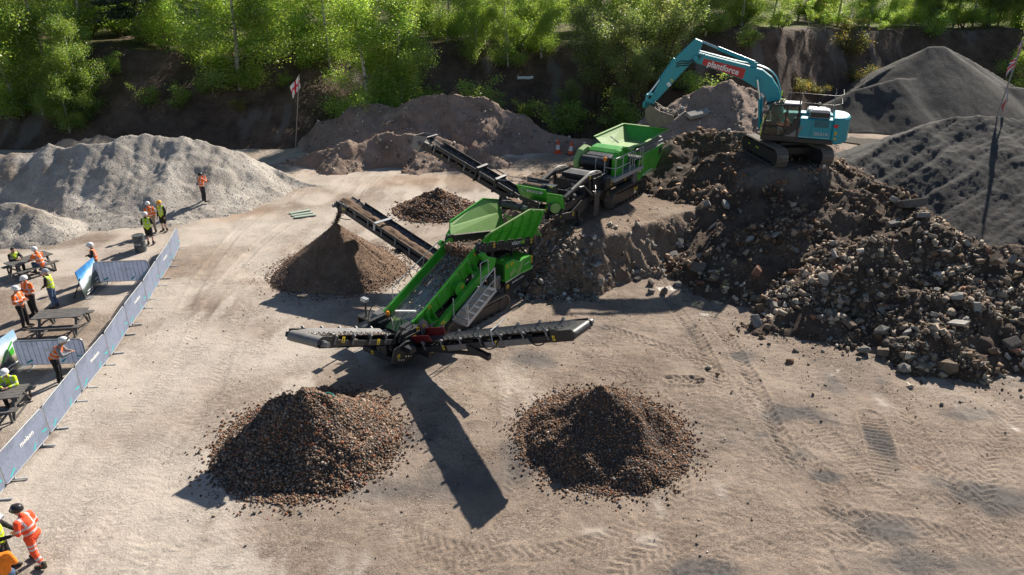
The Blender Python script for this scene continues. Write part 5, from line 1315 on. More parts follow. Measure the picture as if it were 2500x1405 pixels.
ln = MB(); ln.box(3.2, 3.9, -1.75, -1.05, 1.0, 1.06); ln.box(3.2, 3.9, -1.78, -1.72, .72, 1.06); ln.cyl((3.75, -1.4, 1.05), (3.75, -1.4, 1.75), .04, 8); ln.build('lamp_bracket', BLACK, tail); MB().box(3.66, 3.86, -1.55, -1.25, 1.72, 1.86).build('work_lamp', STEEL, tail, bevel=.02)
cv = MB(); cv.prism([(2.9, .8), (3.0, 1.25), (3.55, 1.18), (3.75, .86)], -1.25, -.78); cv.build('chute_cover', GREYSHEET, tail)
gw = MB(); Mq, Lq = along((2.35, 1.05, .95), (3.0, 1.05, .85)); grating(tail, Mq, Lq, .6)
ac = MB(); ac.prism([(2.9, .75), (3.3, .75), (3.35, 1.35), (3.15, 1.5), (2.95, 1.3)], 1.02, 1.10); ac.build('pivot_plate', GREYSHEET, tail); label_plate(tail, (3.14, 1.102, 1.2), (0, 1, 0), (0, 0, 1), .09, .16)
# ---- fines falling from the belt end on to the cone
rng = np.random.default_rng(33); n = 900; t = rng.random(n)
a = S0.matrix_basis @ Vector((-1.0, -8.25, 3.15)); b = Vector((-8.35, 31.4, 2.38))
P = np.stack([lin(a.x, b.x, t) + rng.normal(0, .07, n), lin(a.y, b.y, t) + rng.normal(0, .16, n), lin(a.z, b.z, t ** .8)], -1)
o = obj('falling_grains', stone_mesh('falling_grains', P, .02 + .03 * rng.random(n), pick(PAL_DARK, n, rng), rng), M_stone, fp, loc=-fp.location); o['kind'] = 'stuff'
# ================================================================== the crusher on the ledge
C0 = empty('crushing_machine', (5.22, 36.75, LEDGE_Z + 0.01), RAD(236))
tag(C0, 'green tracked crusher with raised feed hopper standing on the earth ledge', 'crushing machine')
for y0, y1, sd in ((.80, 1.27, 1), (-1.27, -.80, -1)): t = track_unit(C0, -2.25, 2.0, y0, y1, .86, .15, sd)
label_plate(C0, (-.9, 1.21, .50), (0, 1, 0), (0, 0, 1), .45, .14, name='warning_label'); label_plate(C0, (-.85, 1.212, .33), (0, 1, 0), (0, 0, 1), .30, .12, WHITE, 'maker_plate')
mb = MB()
for s in (-1, 1):
    mb.box(-3.6, 4.2, s * .62 - .10, s * .62 + .10, .88, 1.22)
    mb.prism([(2.2, .9), (3.2, .9), (5.2, .35), (6.9, .75), (7.0, 1.05), (5.6, .85), (4.6, 1.15), (2.2, 1.25)], s * .80 - .07, s * .80 + .07)
    mb.beam((5.0, s * .85, .8), (4.85, s * .9, .02), .18, .2, up=(1, 0, 0)); mb.box(4.6, 5.1, s * .9 - .15, s * .9 + .15, .0, .06)
for x in (-3.4, -1.4, .5, 2.4, 4.0): mb.box(x - .1, x + .1, -.62, .62, .92, 1.15)
for x in (-1.3, 1.1): mb.box(x - .3, x + .3, -1.05, 1.05, .36, .7); mb.box(x - .25, x + .25, -.6, .6, .55, .95)
mb.box(-1.3, 2.6, .55, 1.1, 1.20, 1.58); mb.box(-3.4, 2.6, -1.1, .6, 1.2, 1.75)
ch = mb.build('chassis', BLACK, C0, bevel=.015)
for p in ((2.3, 1.112, 1.0), (2.0, 1.112, 1.42), (.3, 1.112, 1.32), (-.7, 1.112, 1.30), (5.4, .875, .70), (6.6, .875, .95), (4.8, .875, .45)): label_plate(ch, p, (0, 1, 0), (0, 0, 1), .14, .20)
# rear body panel on the near side, vents, lamp opening
body = MB(); body.prism([(-1.42, 2.26), (-1.55, .98), (-3.35, 1.10), (-4.05, 1.75), (-4.20, 2.40)], 1.16, 1.26)
bp = body.build('body_panel', GREEN, C0, bevel=.02)
for k in range(4):
    x = -1.9 - .18 * k; MB().prism([(x, 1.30), (x - .07, 1.30), (x - .10, 2.02), (x - .03, 2.02)], 1.258, 1.275).build('vent_rib', GREEN, bp)
MB().plate([(-3.60, 1.268, 1.75), (-3.95, 1.268, 1.9), (-4.02, 1.268, 2.25), (-3.62, 1.268, 2.2)], .01, (0, 1, 0)).build('lamp_opening', BLACK, bp)
MB().beam((-1.55, 1.275, 1.10), (-2.85, 1.275, 1.22), .02, .05).build('trim_strip', WHITE, bp); MB().beam((-1.45, 1.275, 2.30), (-4.15, 1.275, 2.43), .03, .03).build('trim_strip', STEEL, bp)
rp = MB(); rp.plate([(-4.20, 1.2, 2.40), (-4.05, 1.2, 1.75), (-4.05, -1.2, 1.75), (-4.20, -1.2, 2.40)], .05, (-1, 0, 0)); rp.plate([(-4.05, 1.2, 1.75), (-3.35, 1.2, 1.10), (-3.35, -1.2, 1.10), (-4.05, -1.2, 1.75)], .05, (-1, 0, -1)); rp.prism([(-1.42, 2.26), (-1.55, .98), (-3.35, 1.10), (-4.05, 1.75), (-4.20, 2.40)], -1.26, -1.16); rp.build('rear_panel', GREEN, C0)
rb = MB(); rb.box(-4.22, -1.3, .78, 1.22, 2.36, 2.62); rb.box(-4.1, -1.3, .95, 1.18, 2.62, 2.80); rb.build('body_rail', GREYSHEET, C0, bevel=.03)
cp = MB(); cp.box(-1.5, -1.05, 1.12, 1.22, .85, 2.0); cpo = cp.build('control_cabinet', GREEN, C0); label_plate(cpo, (-1.16, 1.222, 1.6), (0, 1, 0), (0, 0, 1), .10, .5); label_plate(cpo, (-1.42, 1.222, 1.7), (0, 1, 0), (0, 0, 1), .08, .55); MB().box(-1.36, -1.22, 1.222, 1.23, 1.2, 1.75).build('screen', BLACK, cpo); MB().box(-1.34, -1.24, 1.231, 1.234, 1.3, 1.5).build('print', WHITE, cpo)
cg = MB(); cg.box(-1.02, -.55, 1.05, 1.2, .85, 1.62); cg.build('grey_cabinet', GREYSHEET, C0, bevel=.02)
# feed hopper: four sloping plates
T = dict(fl=(-.55, -1.25, 3.10), rl=(-4.15, -1.25, 3.22), rr=(-4.15, 1.50, 3.22), fr=(-1.30, 1.42, 2.98))
Bt = dict(fl=(-.80, -.55, 2.45), rl=(-3.70, -.55, 2.45), rr=(-3.70, .60, 2.45), fr=(-.80, .60, 2.45))
h1 = MB(); h1.plate([T['fl'], T['rl'], Bt['rl'], Bt['fl']], .02, (0, 1, .6)); h1.build('hopper_wall', PALEGREEN, C0)
h2 = MB(); h2.plate([T['rl'], T['rr'], Bt['rr'], Bt['rl']], .02, (1, 0, .6)); h2.build('hopper_wall', GREEN, C0)
h3 = MB(); h3.plate([T['rr'], T['fr'], Bt['fr'], Bt['rr']], .02, (0, -1, .6)); h3.plate([T['fr'], Bt['fr'], (-.1, .62, 2.45), (-.1, .9, 2.7)], .02, (0, -1, .6)); h3.build('hopper_wall', GREEN, C0)
rim = MB()
for a, b in (('fl', 'rl'), ('rl', 'rr'), ('rr', 'fr')): rim.beam(T[a], T[b], .14, .05)
rim.build('hopper_rim', PALEGREEN, C0)
MB().plate([(-.8, -.55, 2.46), (-3.7, -.55, 2.46), (-3.7, .60, 2.46), (-.8, .60, 2.46)], .03, (0, 0, 1)).build('feeder_pan', PALEGREEN, C0)
MB().plate([(-1.95, -.99, 2.90), (-2.05, -.99, 2.90), (-2.35, -.62, 2.54), (-2.25, -.62, 2.54)], .01, (0, 1, .6)).build('wall_slot', BLACK, C0)
# rotor housing with belt guards
hs = MB(); hs.prism([(-.55, 1.7), (-.55, 2.78), (.1, 2.92), (.7, 2.86), (1.0, 2.72), (1.0, 1.7)], -.80, .80); house = hs.build('crusher_housing', GREEN, C0, bevel=.04)
MB().prism([(1.0, 1.75), (1.0, 2.70), (1.5, 2.62), (1.75, 2.3), (1.72, 1.75)], -.72, .72).build('discharge_housing', BLACK, house, bevel=.05)
MB().cyl((1.72, -.70, 2.32), (1.72, .70, 2.32), .30, 18).build('impact_drum', BLACK, house, True)
def guard(y0, y1):
    pts = [(.95 + .52 * math.cos(a), 2.42 + .52 * math.sin(a)) for a in [math.pi * k / 10 for k in range(11)]] + [(.45, 1.55), (1.47, 1.50)]
    return MB().prism(pts, y0, y1)
g1 = guard(.80, 1.06).build('belt_guard', GREEN, C0, bevel=.05)
for k in range(4): MB().box(.66, 1.24, 1.062, 1.07, 2.05 + .11 * k, 2.09 + .11 * k).build('guard_vent', BLACK, g1)
text_obj('lettering', 'EVOQUIP', .10, WHITE, g1, (.95, 1.072, 2.52), frame3((-1, 0, 0), (0, 0, 1)))
g2 = MB().prism([(.55, 1.9), (.5, 2.75), (1.0, 2.98), (1.6, 2.85), (2.05, 2.35), (1.95, 1.9)], -1.12, -.80).build('belt_guard', PALEGREEN, C0, bevel=.06)
# platform and rails
Mp, Lp = along((1.95, .98, 1.66), (-1.45, .98, 1.66)); pf = grating(C0, Mp, Lp, .62)
MB().box(-1.45, 1.97, 1.30, 1.33, 1.50, 1.70).build('toe_board', STEEL, pf); MB().box(1.95, 1.98, .66, 1.3, 1.50, 1.70).build('toe_board', STEEL, pf)
MB().plate([(1.9, .66, 1.56), (1.9, 1.3, 1.56), (-1.4, 1.3, 1.56), (-1.4, .66, 1.56)], .02, (0, 0, 1)).build('platform_plate', GREYSHEET, pf)
for x in (1.90, 1.05, .2, -.35, -1.0, -1.35): rail(pf, [(x, 1.28, 1.66), (x, 1.28, 2.70)], .022)
rail(pf, [(1.90, 1.28, 2.70), (.2, 1.28, 2.70), (-.1, 1.28, 2.70), (-.1, 1.28, 1.95), (.2, 1.28, 1.9)], .022); rail(pf, [(1.90, 1.28, 2.18), (.2, 1.28, 2.18)], .02); rail(pf, [(-.35, 1.28, 2.70), (-1.35, 1.28, 2.72)], .022); rail(pf, [(-.35, 1.28, 2.2), (-1.35, 1.28, 2.2)], .02)
rail(pf, [(1.90, 1.28, 2.70), (1.90, .62, 2.70), (2.0, .2, 2.65), (2.0, .2, 2.0), (1.9, .62, 1.8)], .022); rail(pf, [(1.90, 1.28, 2.18), (1.90, .62, 2.18)], .02)
rail(pf, [(2.02, .72, 1.2), (2.02, .72, 2.55)], .03); bc = MB(); bc.lathe((2.02, .72, 2.55), [(.09, 0), (.09, .1), (.07, .18), (.01, .2)], 10); bc.build('beacon', AMBER, pf, True)
# engine side, pipes and front arms
en = MB(); en.box(2.0, 3.4, -.85, .85, 1.25, 1.95); en.cyl((2.35, .55, 1.55), (2.35, 1.15, 1.55), .30, 14); en.cyl((2.9, .9, 1.15), (3.6, .9, 1.2), .17, 12); en.box(2.9, 3.9, -.7, .7, 1.95, 2.18); en.build('engine_block', BLACK, C0, bevel=.03)
MB().plate([(3.0, -.65, 2.2), (3.0, .65, 2.2), (3.75, .65, 2.10), (3.75, -.65, 2.10)], .03, (0, 0, 1)).build('engine_cover', GREYSHEET, C0)
for s in (-1, 1):
    ar = MB(); ar.beam((2.9, s * .95, 2.12), (4.3, s * .95, 2.22), .16, .2); ar.beam((4.2, s * .95, 2.24), (6.5, s * .95, 1.72), .16, .18); ar.beam((4.2, s * .95, 2.2), (3.9, s * .95, 1.2), .14, .16, up=(1, 0, 0)); ar.beam((6.4, s * .95, 1.75), (6.7, s * .9, .95), .12, .14, up=(1, 0, 0))
    a_ = ar.build('lifting_arm', BLACK, C0, bevel=.015)
    for k in range(3): hose(a_, [(3.0, s * (.90 + .04 * k), 2.26), (3.8, s * (.9 + .04 * k), 2.40), (4.6, s * (.9 + .05 * k), 2.26), (5.8, s * (.92 + .03 * k), 1.98)], .02)
    label_plate(a_, (4.15, s * 1.035, 2.2), (0, s, 0), (0, 0, 1), .12, .18)
    rl = MB(); rl.cyl((4.0, s * 1.1, 1.3), (4.9, s * 1.1, 1.95), .06, 10); rl.build('lift_ram', BLACK, a_, True); MB().cyl((4.9, s * 1.1, 1.95), (5.3, s * 1.1, 2.0), .035, 8).build('ram_rod', CHROME, a_, True)
sb = MB(); sb.box(4.0, 6.9, -.78, .78, .95, 1.35); sb.box(4.1, 4.25, -.8, .8, 1.35, 1.95); sb.box(5.3, 5.4, -.8, .8, 1.35, 1.75); sb.build('after_screen', BLACK, C0, bevel=.02)
MB().box(4.24, 4.262, -.5, .5, 1.55, 1.92).build('maker_panel', BLACK, C0)
text_obj('lettering', 'TEREX', .14, WHITE, C0, (4.27, .28, 1.74), frame3((0, 1, 0), (0, 0, 1)))
bar = MB()
for k in range(3): bar.cyl((4.9 + .35 * k, -.7, 1.45), (4.9 + .35 * k, .7, 1.45), .06, 10)
bar.build('screen_bar', STEEL, C0, True)
dr = MB(); dr.cyl((6.75, -1.05, 2.02), (6.75, -.05, 2.02), .26, 18); dr.build('belt_drum', M_fines, C0, True)
dm = MB(); dm.cyl((6.75, -.05, 2.02), (6.75, .12, 2.02), .29, 18); dm.cyl((6.75, .12, 2.02), (6.75, .5, 2.02), .15, 14); dm.box(6.3, 6.7, -.1, .5, 1.85, 2.25); dm.box(6.2, 6.28, -1.2, .0, 1.75, 2.38); dm.build('drum_motor', BLACK, C0, True); label_plate(C0, (6.71, .38, 2.18), (1, 0, .2), (0, 0, 1), .16, .16)
# green transfer chute with the maker's name
tc_ = MB(); tc_.plate([(7.30, -1.10, 2.22), (7.30, .45, 2.22), (7.22, .45, 1.86), (7.22, -1.02, 1.86)], .03, (1, 0, 0)); tc_.plate([(7.22, -1.02, 1.86), (7.22, .45, 1.86), (7.0, .40, 1.55), (7.0, -.9, 1.55)], .03, (1, 0, -.4)); tc_.beam((7.31, -1.12, 2.22), (7.31, .47, 2.22), .06, .06)
chute = tc_.build('transfer_chute', GREEN, C0)
text_obj('lettering', 'EVOQUIP', .19, WHITE, chute, (7.30, -.12, 2.06), frame3((0, 1, 0), (.2, 0, 1)), xs=1.1, bold=.004)
ring = MB()
for k in range(10):
    a0, a1 = 2 * math.pi * k / 12, 2 * math.pi * (k + 1) / 12
    ring.beam((7.295, -.74 + .11 * math.cos(a0), 2.06 + .11 * math.sin(a0)), (7.295, -.74 + .11 * math.cos(a1), 2.06 + .11 * math.sin(a1)), .012, .03, up=(1, 0, 0))
ring.build('emblem', WHITE, chute)
gl = MB(); gl.plate([(7.26, .48, 2.10), (6.75, 1.05, 1.95), (6.55, 1.05, 1.25), (7.12, .42, 1.40)], .04, (1, .9, 0)); gl.beam((7.2, .45, 1.5), (7.15, .42, 1.15), .12, .2); glo = gl.build('side_chute', GREEN, C0)
mo = MB(); mo.cyl((6.95, .75, 1.38), (7.02, .83, 1.38), .24, 18); mo.build('round_cover', PALEGREEN, glo, True); bolts(glo, [(7.19, .56, 1.95), (6.98, .8, 1.88), (6.8, 1.0, 1.8), (7.08, .68, 1.68)], (1, .9, 0), .02)
# belts
cc, M, L = conveyor(C0, (4.9, 0, .72), (9.35, 0, 2.08), .95, 'product_conveyor', ('layer', .14), 6, False, .30)
hd = MB(); hd.prism([(L - 1.1, -.2), (L - 1.1, .28), (L + .15, .42), (L + .15, -.2)], -.60, -.57); hd.prism([(L - 1.3, .0), (L - 1.3, .16), (L + .1, .36), (L + .1, .0)], .57, .60); xf(hd, M).build('head_hood', BLACK, cc)
for t in (.35, .55): label_plate(cc, M @ Vector((L * t, .535, -.14)), (0, 1, 0), (0, 0, 1), .12, .16)
cs, M, L = conveyor(C0, (6.55, -.35, 1.02), (6.85, -6.95, 3.52), .62, 'side_conveyor', ('stones', 62), 7, False, .24, ribs=.16)
for t in (.22, .47, .65, .80): label_plate(cs, M @ Vector((L * t, .356, -.12)), M.to_3x3() @ Vector((0, 1, 0)), M.to_3x3() @ Vector((0, 0, 1)), .13, .17)
hd = MB(); hd.plate([(L - .35, -.42, .42), (L + .45, -.42, .12), (L + .45, -.42, -.55), (L - .05, -.42, -.5)], .02, (0, 1, 0)); hd.plate([(L - .35, .42, .42), (L + .45, .42, .12), (L + .45, .42, -.55), (L - .05, .42, -.5)], .02, (0, 1, 0)); hd.plate([(L + .45, -.42, .12), (L + .45, .42, .12), (L + .45, .42, -.55), (L + .45, -.42, -.55)], .02, (1, 0, 0)); hd.beam((L - .35, -.42, .42), (L - .35, .42, .42), .06, .04); xf(hd, M).build('head_box', GREYSHEET, cs)
fm = MB()
for t in (.34, .50):
    x = L * t; fm.box(x - .05, x + .05, -.46, -.38, -.3, .42); fm.box(x - .05, x + .05, .38, .46, -.3, .42); fm.box(x - .06, x + .06, -.46, .46, .38, .44)
fm.cyl((L * .34, -.42, .42), (L * .50, -.42, .42), .03, 8); fm.cyl((L * .34, .42, .25), (L * .50, .42, .25), .03, 8)
xf(fm, M).build('stay_frame', BLACK, cs)
for y in (-.42, .42): MB().tube([M @ Vector((L * .34, y, .40)), (6.3, y * 1.2 - .1, 2.25)], .018, 5).build('stay_chain', STEEL, cs)
cu = MB(); cu.plate([(3.2, 1.12, 1.3), (3.75, 1.12, 1.28), (3.8, 1.15, .12), (3.25, 1.15, .10)], .02, (0, 1, 0)); cu.build('rubber_curtain', RUBBER, C0)
for p in ([(2.0, 1.1, 1.3), (2.8, 1.2, .8), (3.4, 1.1, 1.1)], [(3.3, .9, 1.6), (3.9, 1.2, 1.4), (4.4, 1.05, 1.0)], [(6.5, .5, 2.1), (6.2, .8, 2.2), (5.8, .6, 1.9), (5.2, .8, 2.0)], [(6.6, .4, 1.95), (6.4, .75, 1.75), (5.9, .7, 1.6)]): hose(C0, p, .025)
# ================================================================== the excavator on the rubble
TEAL = paint('teal_paint', (0.002, 0.30, 0.37), 0.38, 0, 0.08, 0.04, (0.30, 0.28, 0.25), coat=0.15)
REDP = paint('red_panel', (0.52, 0.03, 0.025), 0.45, 0, 0.05, 0.1)
CABBLK = paint('cab_black', (0.018, 0.018, 0.020), 0.35, 0, 0.15, 0.2, (0.2, 0.18, 0.16))
LGREY = paint('pale_grey_paint', (0.50, 0.51, 0.52), 0.45, 0, 0.06, 0.2)
HIYEL = paint('fluorescent_tape', (0.62, 0.85, 0.02), 0.5, 0, 0.04, 0.05)
BUCKET = paint('worn_bucket_steel', (0.22, 0.18, 0.145), 0.6, 0.35, 0.3, 0.6, (0.28, 0.22, 0.17))
TEETH = paint('bright_steel', (0.60, 0.60, 0.60), 0.3, 0.9, 0.1, 0.1)
REDLENS = paint('red_lens', (0.6, 0.02, 0.02), 0.25, 0, 0.05, 0)
SEATM = paint('seat_fabric', (0.07, 0.07, 0.075), 0.8, 0, 0.2, 0.1)
def glass_mat():
    m = bpy.data.materials.new('cab_glass'); m.use_nodes = True
    n, l = m.node_tree.nodes, m.node_tree.links; n.clear()
    out = n.new('ShaderNodeOutputMaterial'); t = n.new('ShaderNodeBsdfTransparent'); g = n.new('ShaderNodeBsdfGlossy'); mx = n.new('ShaderNodeMixShader')
    t.inputs[0].default_value = (0.72, 0.80, 0.78, 1); g.inputs['Roughness'].default_value = 0.05
    fr = n.new('ShaderNodeFresnel'); fr.inputs[0].default_value = 1.5
    l.new(fr.outputs[0], mx.inputs[0]); l.new(t.outputs[0], mx.inputs[1]); l.new(g.outputs[0], mx.inputs[2]); l.new(mx.outputs[0], out.inputs[0])
    return m
GLASS = glass_mat()
X0 = empty('excavator', EXC, RAD(157))
tag(X0, 'teal tracked excavator with a red lettered boom standing on the rubble', 'excavator')
for sgn in (1, -1):
    y0, y1 = (.90, 1.50) if sgn > 0 else (-1.50, -.90)
    t = track_unit(X0, -2.23, 2.23, y0, y1, .92, .19, sgn, TRACKM); t.rotation_euler.z = RAD(-84 - 157)
    if sgn < 0:
        for xx in (-1.3, -.35, -.2): label_plate(t, (xx, -1.452, .55), (0, -1, 0), (0, 0, 1), .22, .06, HIYEL, 'reflective_tape')
cb = MB(); cb.box(-1.1, 1.1, -.95, .95, .42, .80); cb.box(-.7, .7, -.7, .7, .8, 1.0); cb.cyl((0, 0, .95), (0, 0, 1.16), .68, 24)
o = cb.build('car_body', CABBLK, X0, bevel=.03); o.rotation_euler.z = RAD(-84 - 157)
uf = MB(); uf.prism([(-2.2, -1.33), (-2.2, 1.35), (1.0, 1.35), (1.28, 1.30), (1.30, .40), (1.15, .35), (1.15, -.5), (1.05, -1.33)], 1.14, 1.36, 'z'); uf.build('upper_frame', CABBLK, X0, bevel=.02)
# side houses, hood, counterweight
lh = MB(); lh.box(-2.06, -.50, .42, 1.345, 1.37, 2.36); lo = lh.build('side_house', TEAL, X0, bevel=.05)
for z in np.arange(1.98, 2.31, .055): MB().box(-1.88, -1.20, 1.347, 1.355, z, z + .026).build('vent_slot', CABBLK, lo)
for x in (-.53, -1.08): MB().box(x - .006, x + .006, 1.347, 1.352, 1.40, 2.33).build('door_gap', CABBLK, lo)
MB().box(-2.05, -.52, 1.347, 1.352, 1.44, 1.455).build('pin_stripe', WHITE, lo)
st = MB(); st.plate([(-.70, 1.352, 2.05), (-.10, 1.352, 1.50), (.30, 1.352, 1.40), (-.52, 1.352, 1.40)], .008, (0, 1, 0)); st.build('swoosh', GREYSHEET, lo)
text_obj('lettering', 'SK210', .20, LGREY, lo, (-1.58, 1.354, 1.64), frame3((-1, 0, 0), (0, 0, 1)), xs=1.25, bold=.006); text_obj('lettering', 'LC', .10, LGREY, lo, (-2.0, 1.354, 1.60), frame3((-1, 0, 0), (0, 0, 1)))
rh = MB(); rh.box(-2.06, .95, -1.335, -.45, 1.37, 2.30); rh.build('side_house', TEAL, X0, bevel=.05)
hd = MB(); hd.box(-1.95, -.45, -.44, .41, 1.37, 2.48); hd.build('engine_bay', TEAL, X0, bevel=.03)
ho = MB(); ho.prism([(-1.90, 2.37), (-1.86, 2.74), (-1.72, 2.80), (-1.05, 2.78), (-.92, 2.70), (-.92, 2.37)], .30, 1.15); hoo = ho.build('engine_hood', LGREY, X0, bevel=.04)
sc = MB(); sc.box(-1.86, -.95, 1.152, 1.165, 2.42, 2.66); sc.build('hood_screen', CABBLK, hoo)
h2 = MB(); h2.box(-1.7, -.75, -.9, .25, 2.32, 2.66); h2.build('air_cleaner_cover', LGREY, X0, bevel=.08)
ex = MB(); ex.cyl((-1.3, -.95, 2.3), (-1.3, -.95, 2.85), .06, 10); ex.build('exhaust_pipe', CABBLK, X0, True)
cwp = [(-2.06, -1.34), (-2.06, 1.34), (-2.35, 1.28), (-2.62, 1.05), (-2.80, .6), (-2.88, 0), (-2.80, -.6), (-2.62, -1.05), (-2.35, -1.28)]
cw = MB().prism(cwp, 1.16, 2.46, 'z').build('counterweight', TEAL, X0, bevel=.07)
label_plate(cw, (-2.22, 1.32, 2.08), (-.2, 1, 0), (0, 0, 1), .20, .16, REDLENS, 'tail_lamp'); label_plate(cw, (-2.26, 1.312, 1.72), (-.2, 1, 0), (0, 0, 1), .10, .18); label_plate(cw, (-2.26, 1.312, 1.46), (-.2, 1, 0), (0, 0, 1), .12, .10)
# cab: frame, roof, panes
fr = MB(); cy0, cy1 = .42, 1.34
for y in (cy0, cy1):
    fr.beam((1.24, y, 1.30), (1.16, y, 2.30), .07, .07, up=(0, 1, 0)); fr.beam((1.16, y, 2.30), (.90, y, 2.92), .07, .07, up=(0, 1, 0)); fr.beam((.90, y, 2.92), (-.44, y, 2.98), .08, .09)
    fr.beam((.16, y, 1.30), (.18, y, 2.94), .08, .10, up=(0, 1, 0)); fr.beam((-.48, y, 1.30), (-.42, y, 2.98), .09, .10, up=(0, 1, 0)); fr.beam((1.24, y, 1.34), (-.48, y, 1.34), .06, .16)
fr.prism([(.16, 1.36), (-.48, 1.36), (-.44, 2.55), (-.36, 2.45), (-.20, 2.05), (.10, 1.75)], cy1 - .03, cy1 + .01)
fr.box(-.48, -.43, cy0, cy1, 1.3, 2.2); fr.beam((1.22, cy0, 1.36), (1.22, cy1, 1.36), .08, .12); fr.beam((.92, cy0, 2.92), (.92, cy1, 2.92), .08, .08); fr.beam((1.2, cy1 + .003, 1.86), (.2, cy1 + .003, 1.86), .03, .05)
fr.box(-.48, 1.24, cy0, cy1, 1.30, 1.40); fr.box(-.48, 1.2, cy0 - .02, cy0 + .01, 1.3, 1.95)
cab = fr.build('cab', CABBLK, X0, bevel=.012)
rf = MB(); rf.box(-.46, .36, cy0 - .02, cy1 + .02, 2.99, 3.06); rf.build('roof_panel', LGREY, cab, bevel=.02)
gg = MB(); 
for k in range(7): y = cy0 + .02 + k * .148; gg.beam((1.22, y, 2.90), (.40, y, 3.10), .03, .03)
for t in (0, .25, .5, .75, 1): gg.beam((lin(1.22, .40, t), cy0, lin(2.90, 3.10, t)), (lin(1.22, .40, t), cy1, lin(2.90, 3.10, t)), .03, .03)
gg.build('roof_guard', CABBLK, cab)
def pane(pts, nrm): return MB().plate(pts, .008, nrm).build('pane', GLASS, cab)
pane([(1.18, cy1 - .01, 1.92), (.22, cy1 - .01, 1.92), (.22, cy1 - .01, 2.88), (.90, cy1 - .01, 2.86), (1.13, cy1 - .01, 2.30)], (0, 1, 0)); pane([(1.20, cy1 - .01, 1.44), (.22, cy1 - .01, 1.44), (.22, cy1 - .01, 1.82), (1.18, cy1 - .01, 1.82)], (0, 1, 0))
pane([(.12, cy1 - .012, 1.80), (-.18, cy1 - .012, 2.08), (-.34, cy1 - .012, 2.48), (-.36, cy1 - .012, 2.90), (.13, cy1 - .012, 2.88)], (0, 1, 0))
pane([(1.23, cy0 + .04, 1.44), (1.23, cy1 - .04, 1.44), (1.16, cy1 - .04, 2.30), (1.16, cy0 + .04, 2.30)], (1, 0, 0)); pane([(1.15, cy0 + .04, 2.32), (1.15, cy1 - .04, 2.32), (.93, cy1 - .04, 2.88), (.93, cy0 + .04, 2.88)], (1, 0, .4))
pane([(-.45, cy0 + .05, 2.25), (-.45, cy1 - .05, 2.25), (-.43, cy1 - .05, 2.92), (-.43, cy0 + .05, 2.92)], (-1, 0, 0)); pane([(1.1, cy0 + .0, 2.0), (-.4, cy0 + .0, 2.0), (-.4, cy0 + .0, 2.9), (.9, cy0 + .0, 2.9)], (0, -1, 0))
hose(cab, [(1.27, cy1 + .03, 1.40), (1.30, cy1 + .03, 1.9), (1.12, cy1 + .03, 2.45)], .022, HIYEL, 'reflective_strip')
se = MB(); se.box(-.25, .25, .65, 1.1, 1.55, 1.68); se.box(-.33, -.2, .65, 1.1, 1.6, 2.3); se.box(-.05, .5, 1.13, 1.20, 1.8, 1.88); se.box(-.05, .5, .55, .62, 1.8, 1.88); se.box(.9, 1.05, .6, 1.15, 1.4, 1.75); se.build('seat', SEATM, cab, bevel=.03)
# rails on top
for p in ((.12, .30, 2.30), (-2.0, .30, 2.50), (-2.0, -1.2, 2.35), (-.4, 1.24, 2.40)): rail(X0, [p, (p[0], p[1], 3.55)], .014, 'rail_post', GREYSHEET)
for z in (3.10, 3.55): rail(X0, [(.35, 1.15, z + .02), (-.4, 1.20, z + .02), (-2.0, 1.20, z - .02), (-2.35, .6, z - .02), (-2.35, -1.1, z)], .008, 'guard_rail', BLACK)
rail(X0, [(-.38, 1.24, 2.2), (-.40, 1.24, 3.55)], .035, 'rail_post', CABBLK)
MB().box(.35, .62, .25, .32, 3.05, 3.10).build('reflective_tape', HIYEL, X0); MB().box(.55, .60, .25, .30, 3.25, 3.50).build('reflective_tape', HIYEL, X0)
mi = MB(); mi.beam((1.25, 1.4, 2.6), (1.35, 1.62, 2.5), .03, .03); mi.box(1.28, 1.33, 1.52, 1.72, 2.25, 2.55); mi.build('mirror', CABBLK, X0)
# boom
bt = [(5.31, 4.98), (5.06, 5.20), (4.44, 5.05), (2.52, 4.66), (1.72, 4.47), (1.21, 4.12), (.83, 3.62), (.60, 3.10), (.35, 2.35), (.20, 1.85)]
bb = [(.55, 1.65), (.85, 2.05), (1.24, 2.90), (1.44, 3.21), (1.86, 3.56), (2.70, 3.98), (5.20, 4.72)]
bm_ = MB().prism(bt + bb, -.30, .26).build('boom', TEAL, X0, bevel=.025)
label_poly = [(4.72, 4.93), (2.52, 4.50), (2.62, 3.99), (4.78, 4.63)]
pn = MB().prism(label_poly, .262, .268).build('name_panel', REDP, bm_)
d = Vector((2.60 - 4.69, 0, 4.24 - 4.755)); mid = Vector((3.67, .270, 4.50))
text_obj('lettering', 'plantforce', .42, WHITE, bm_, mid, frame3(d, (0, 0, 1)), xs=.98, bold=.012)
bc_ = MB()
for y in (-.32, .29): bc_.cyl((1.87, y - .06, 4.0), (1.87, y + .12, 4.0), .11, 12); bc_.cyl((5.12, y - .02, 4.93), (5.12, y + .06, 4.93), .14, 12)
bc_.build('boom_pin', TEAL, bm_, True)
for k in range(4): hose(bm_, [(.6, -.2 + .1 * k, 3.25), (1.0, -.2 + .1 * k, 4.15), (1.7, -.2 + .1 * k, 4.62), (3.0, -.2 + .1 * k, 4.85), (4.4, -.2 + .1 * k, 5.15), (5.1, -.2 + .1 * k, 5.30)], .022, TEAL, 'oil_pipe')
for y in (-.42, .40):
    ra = MB(); ra.cyl((1.42, y, 1.55), (1.62, y, 3.05), .085, 12); o = ra.build('boom_cylinder', TEAL, X0, True); MB().cyl((1.62, y, 3.05), (1.87, y, 4.0), .05, 10).build('piston_rod', CHROME, o, True)
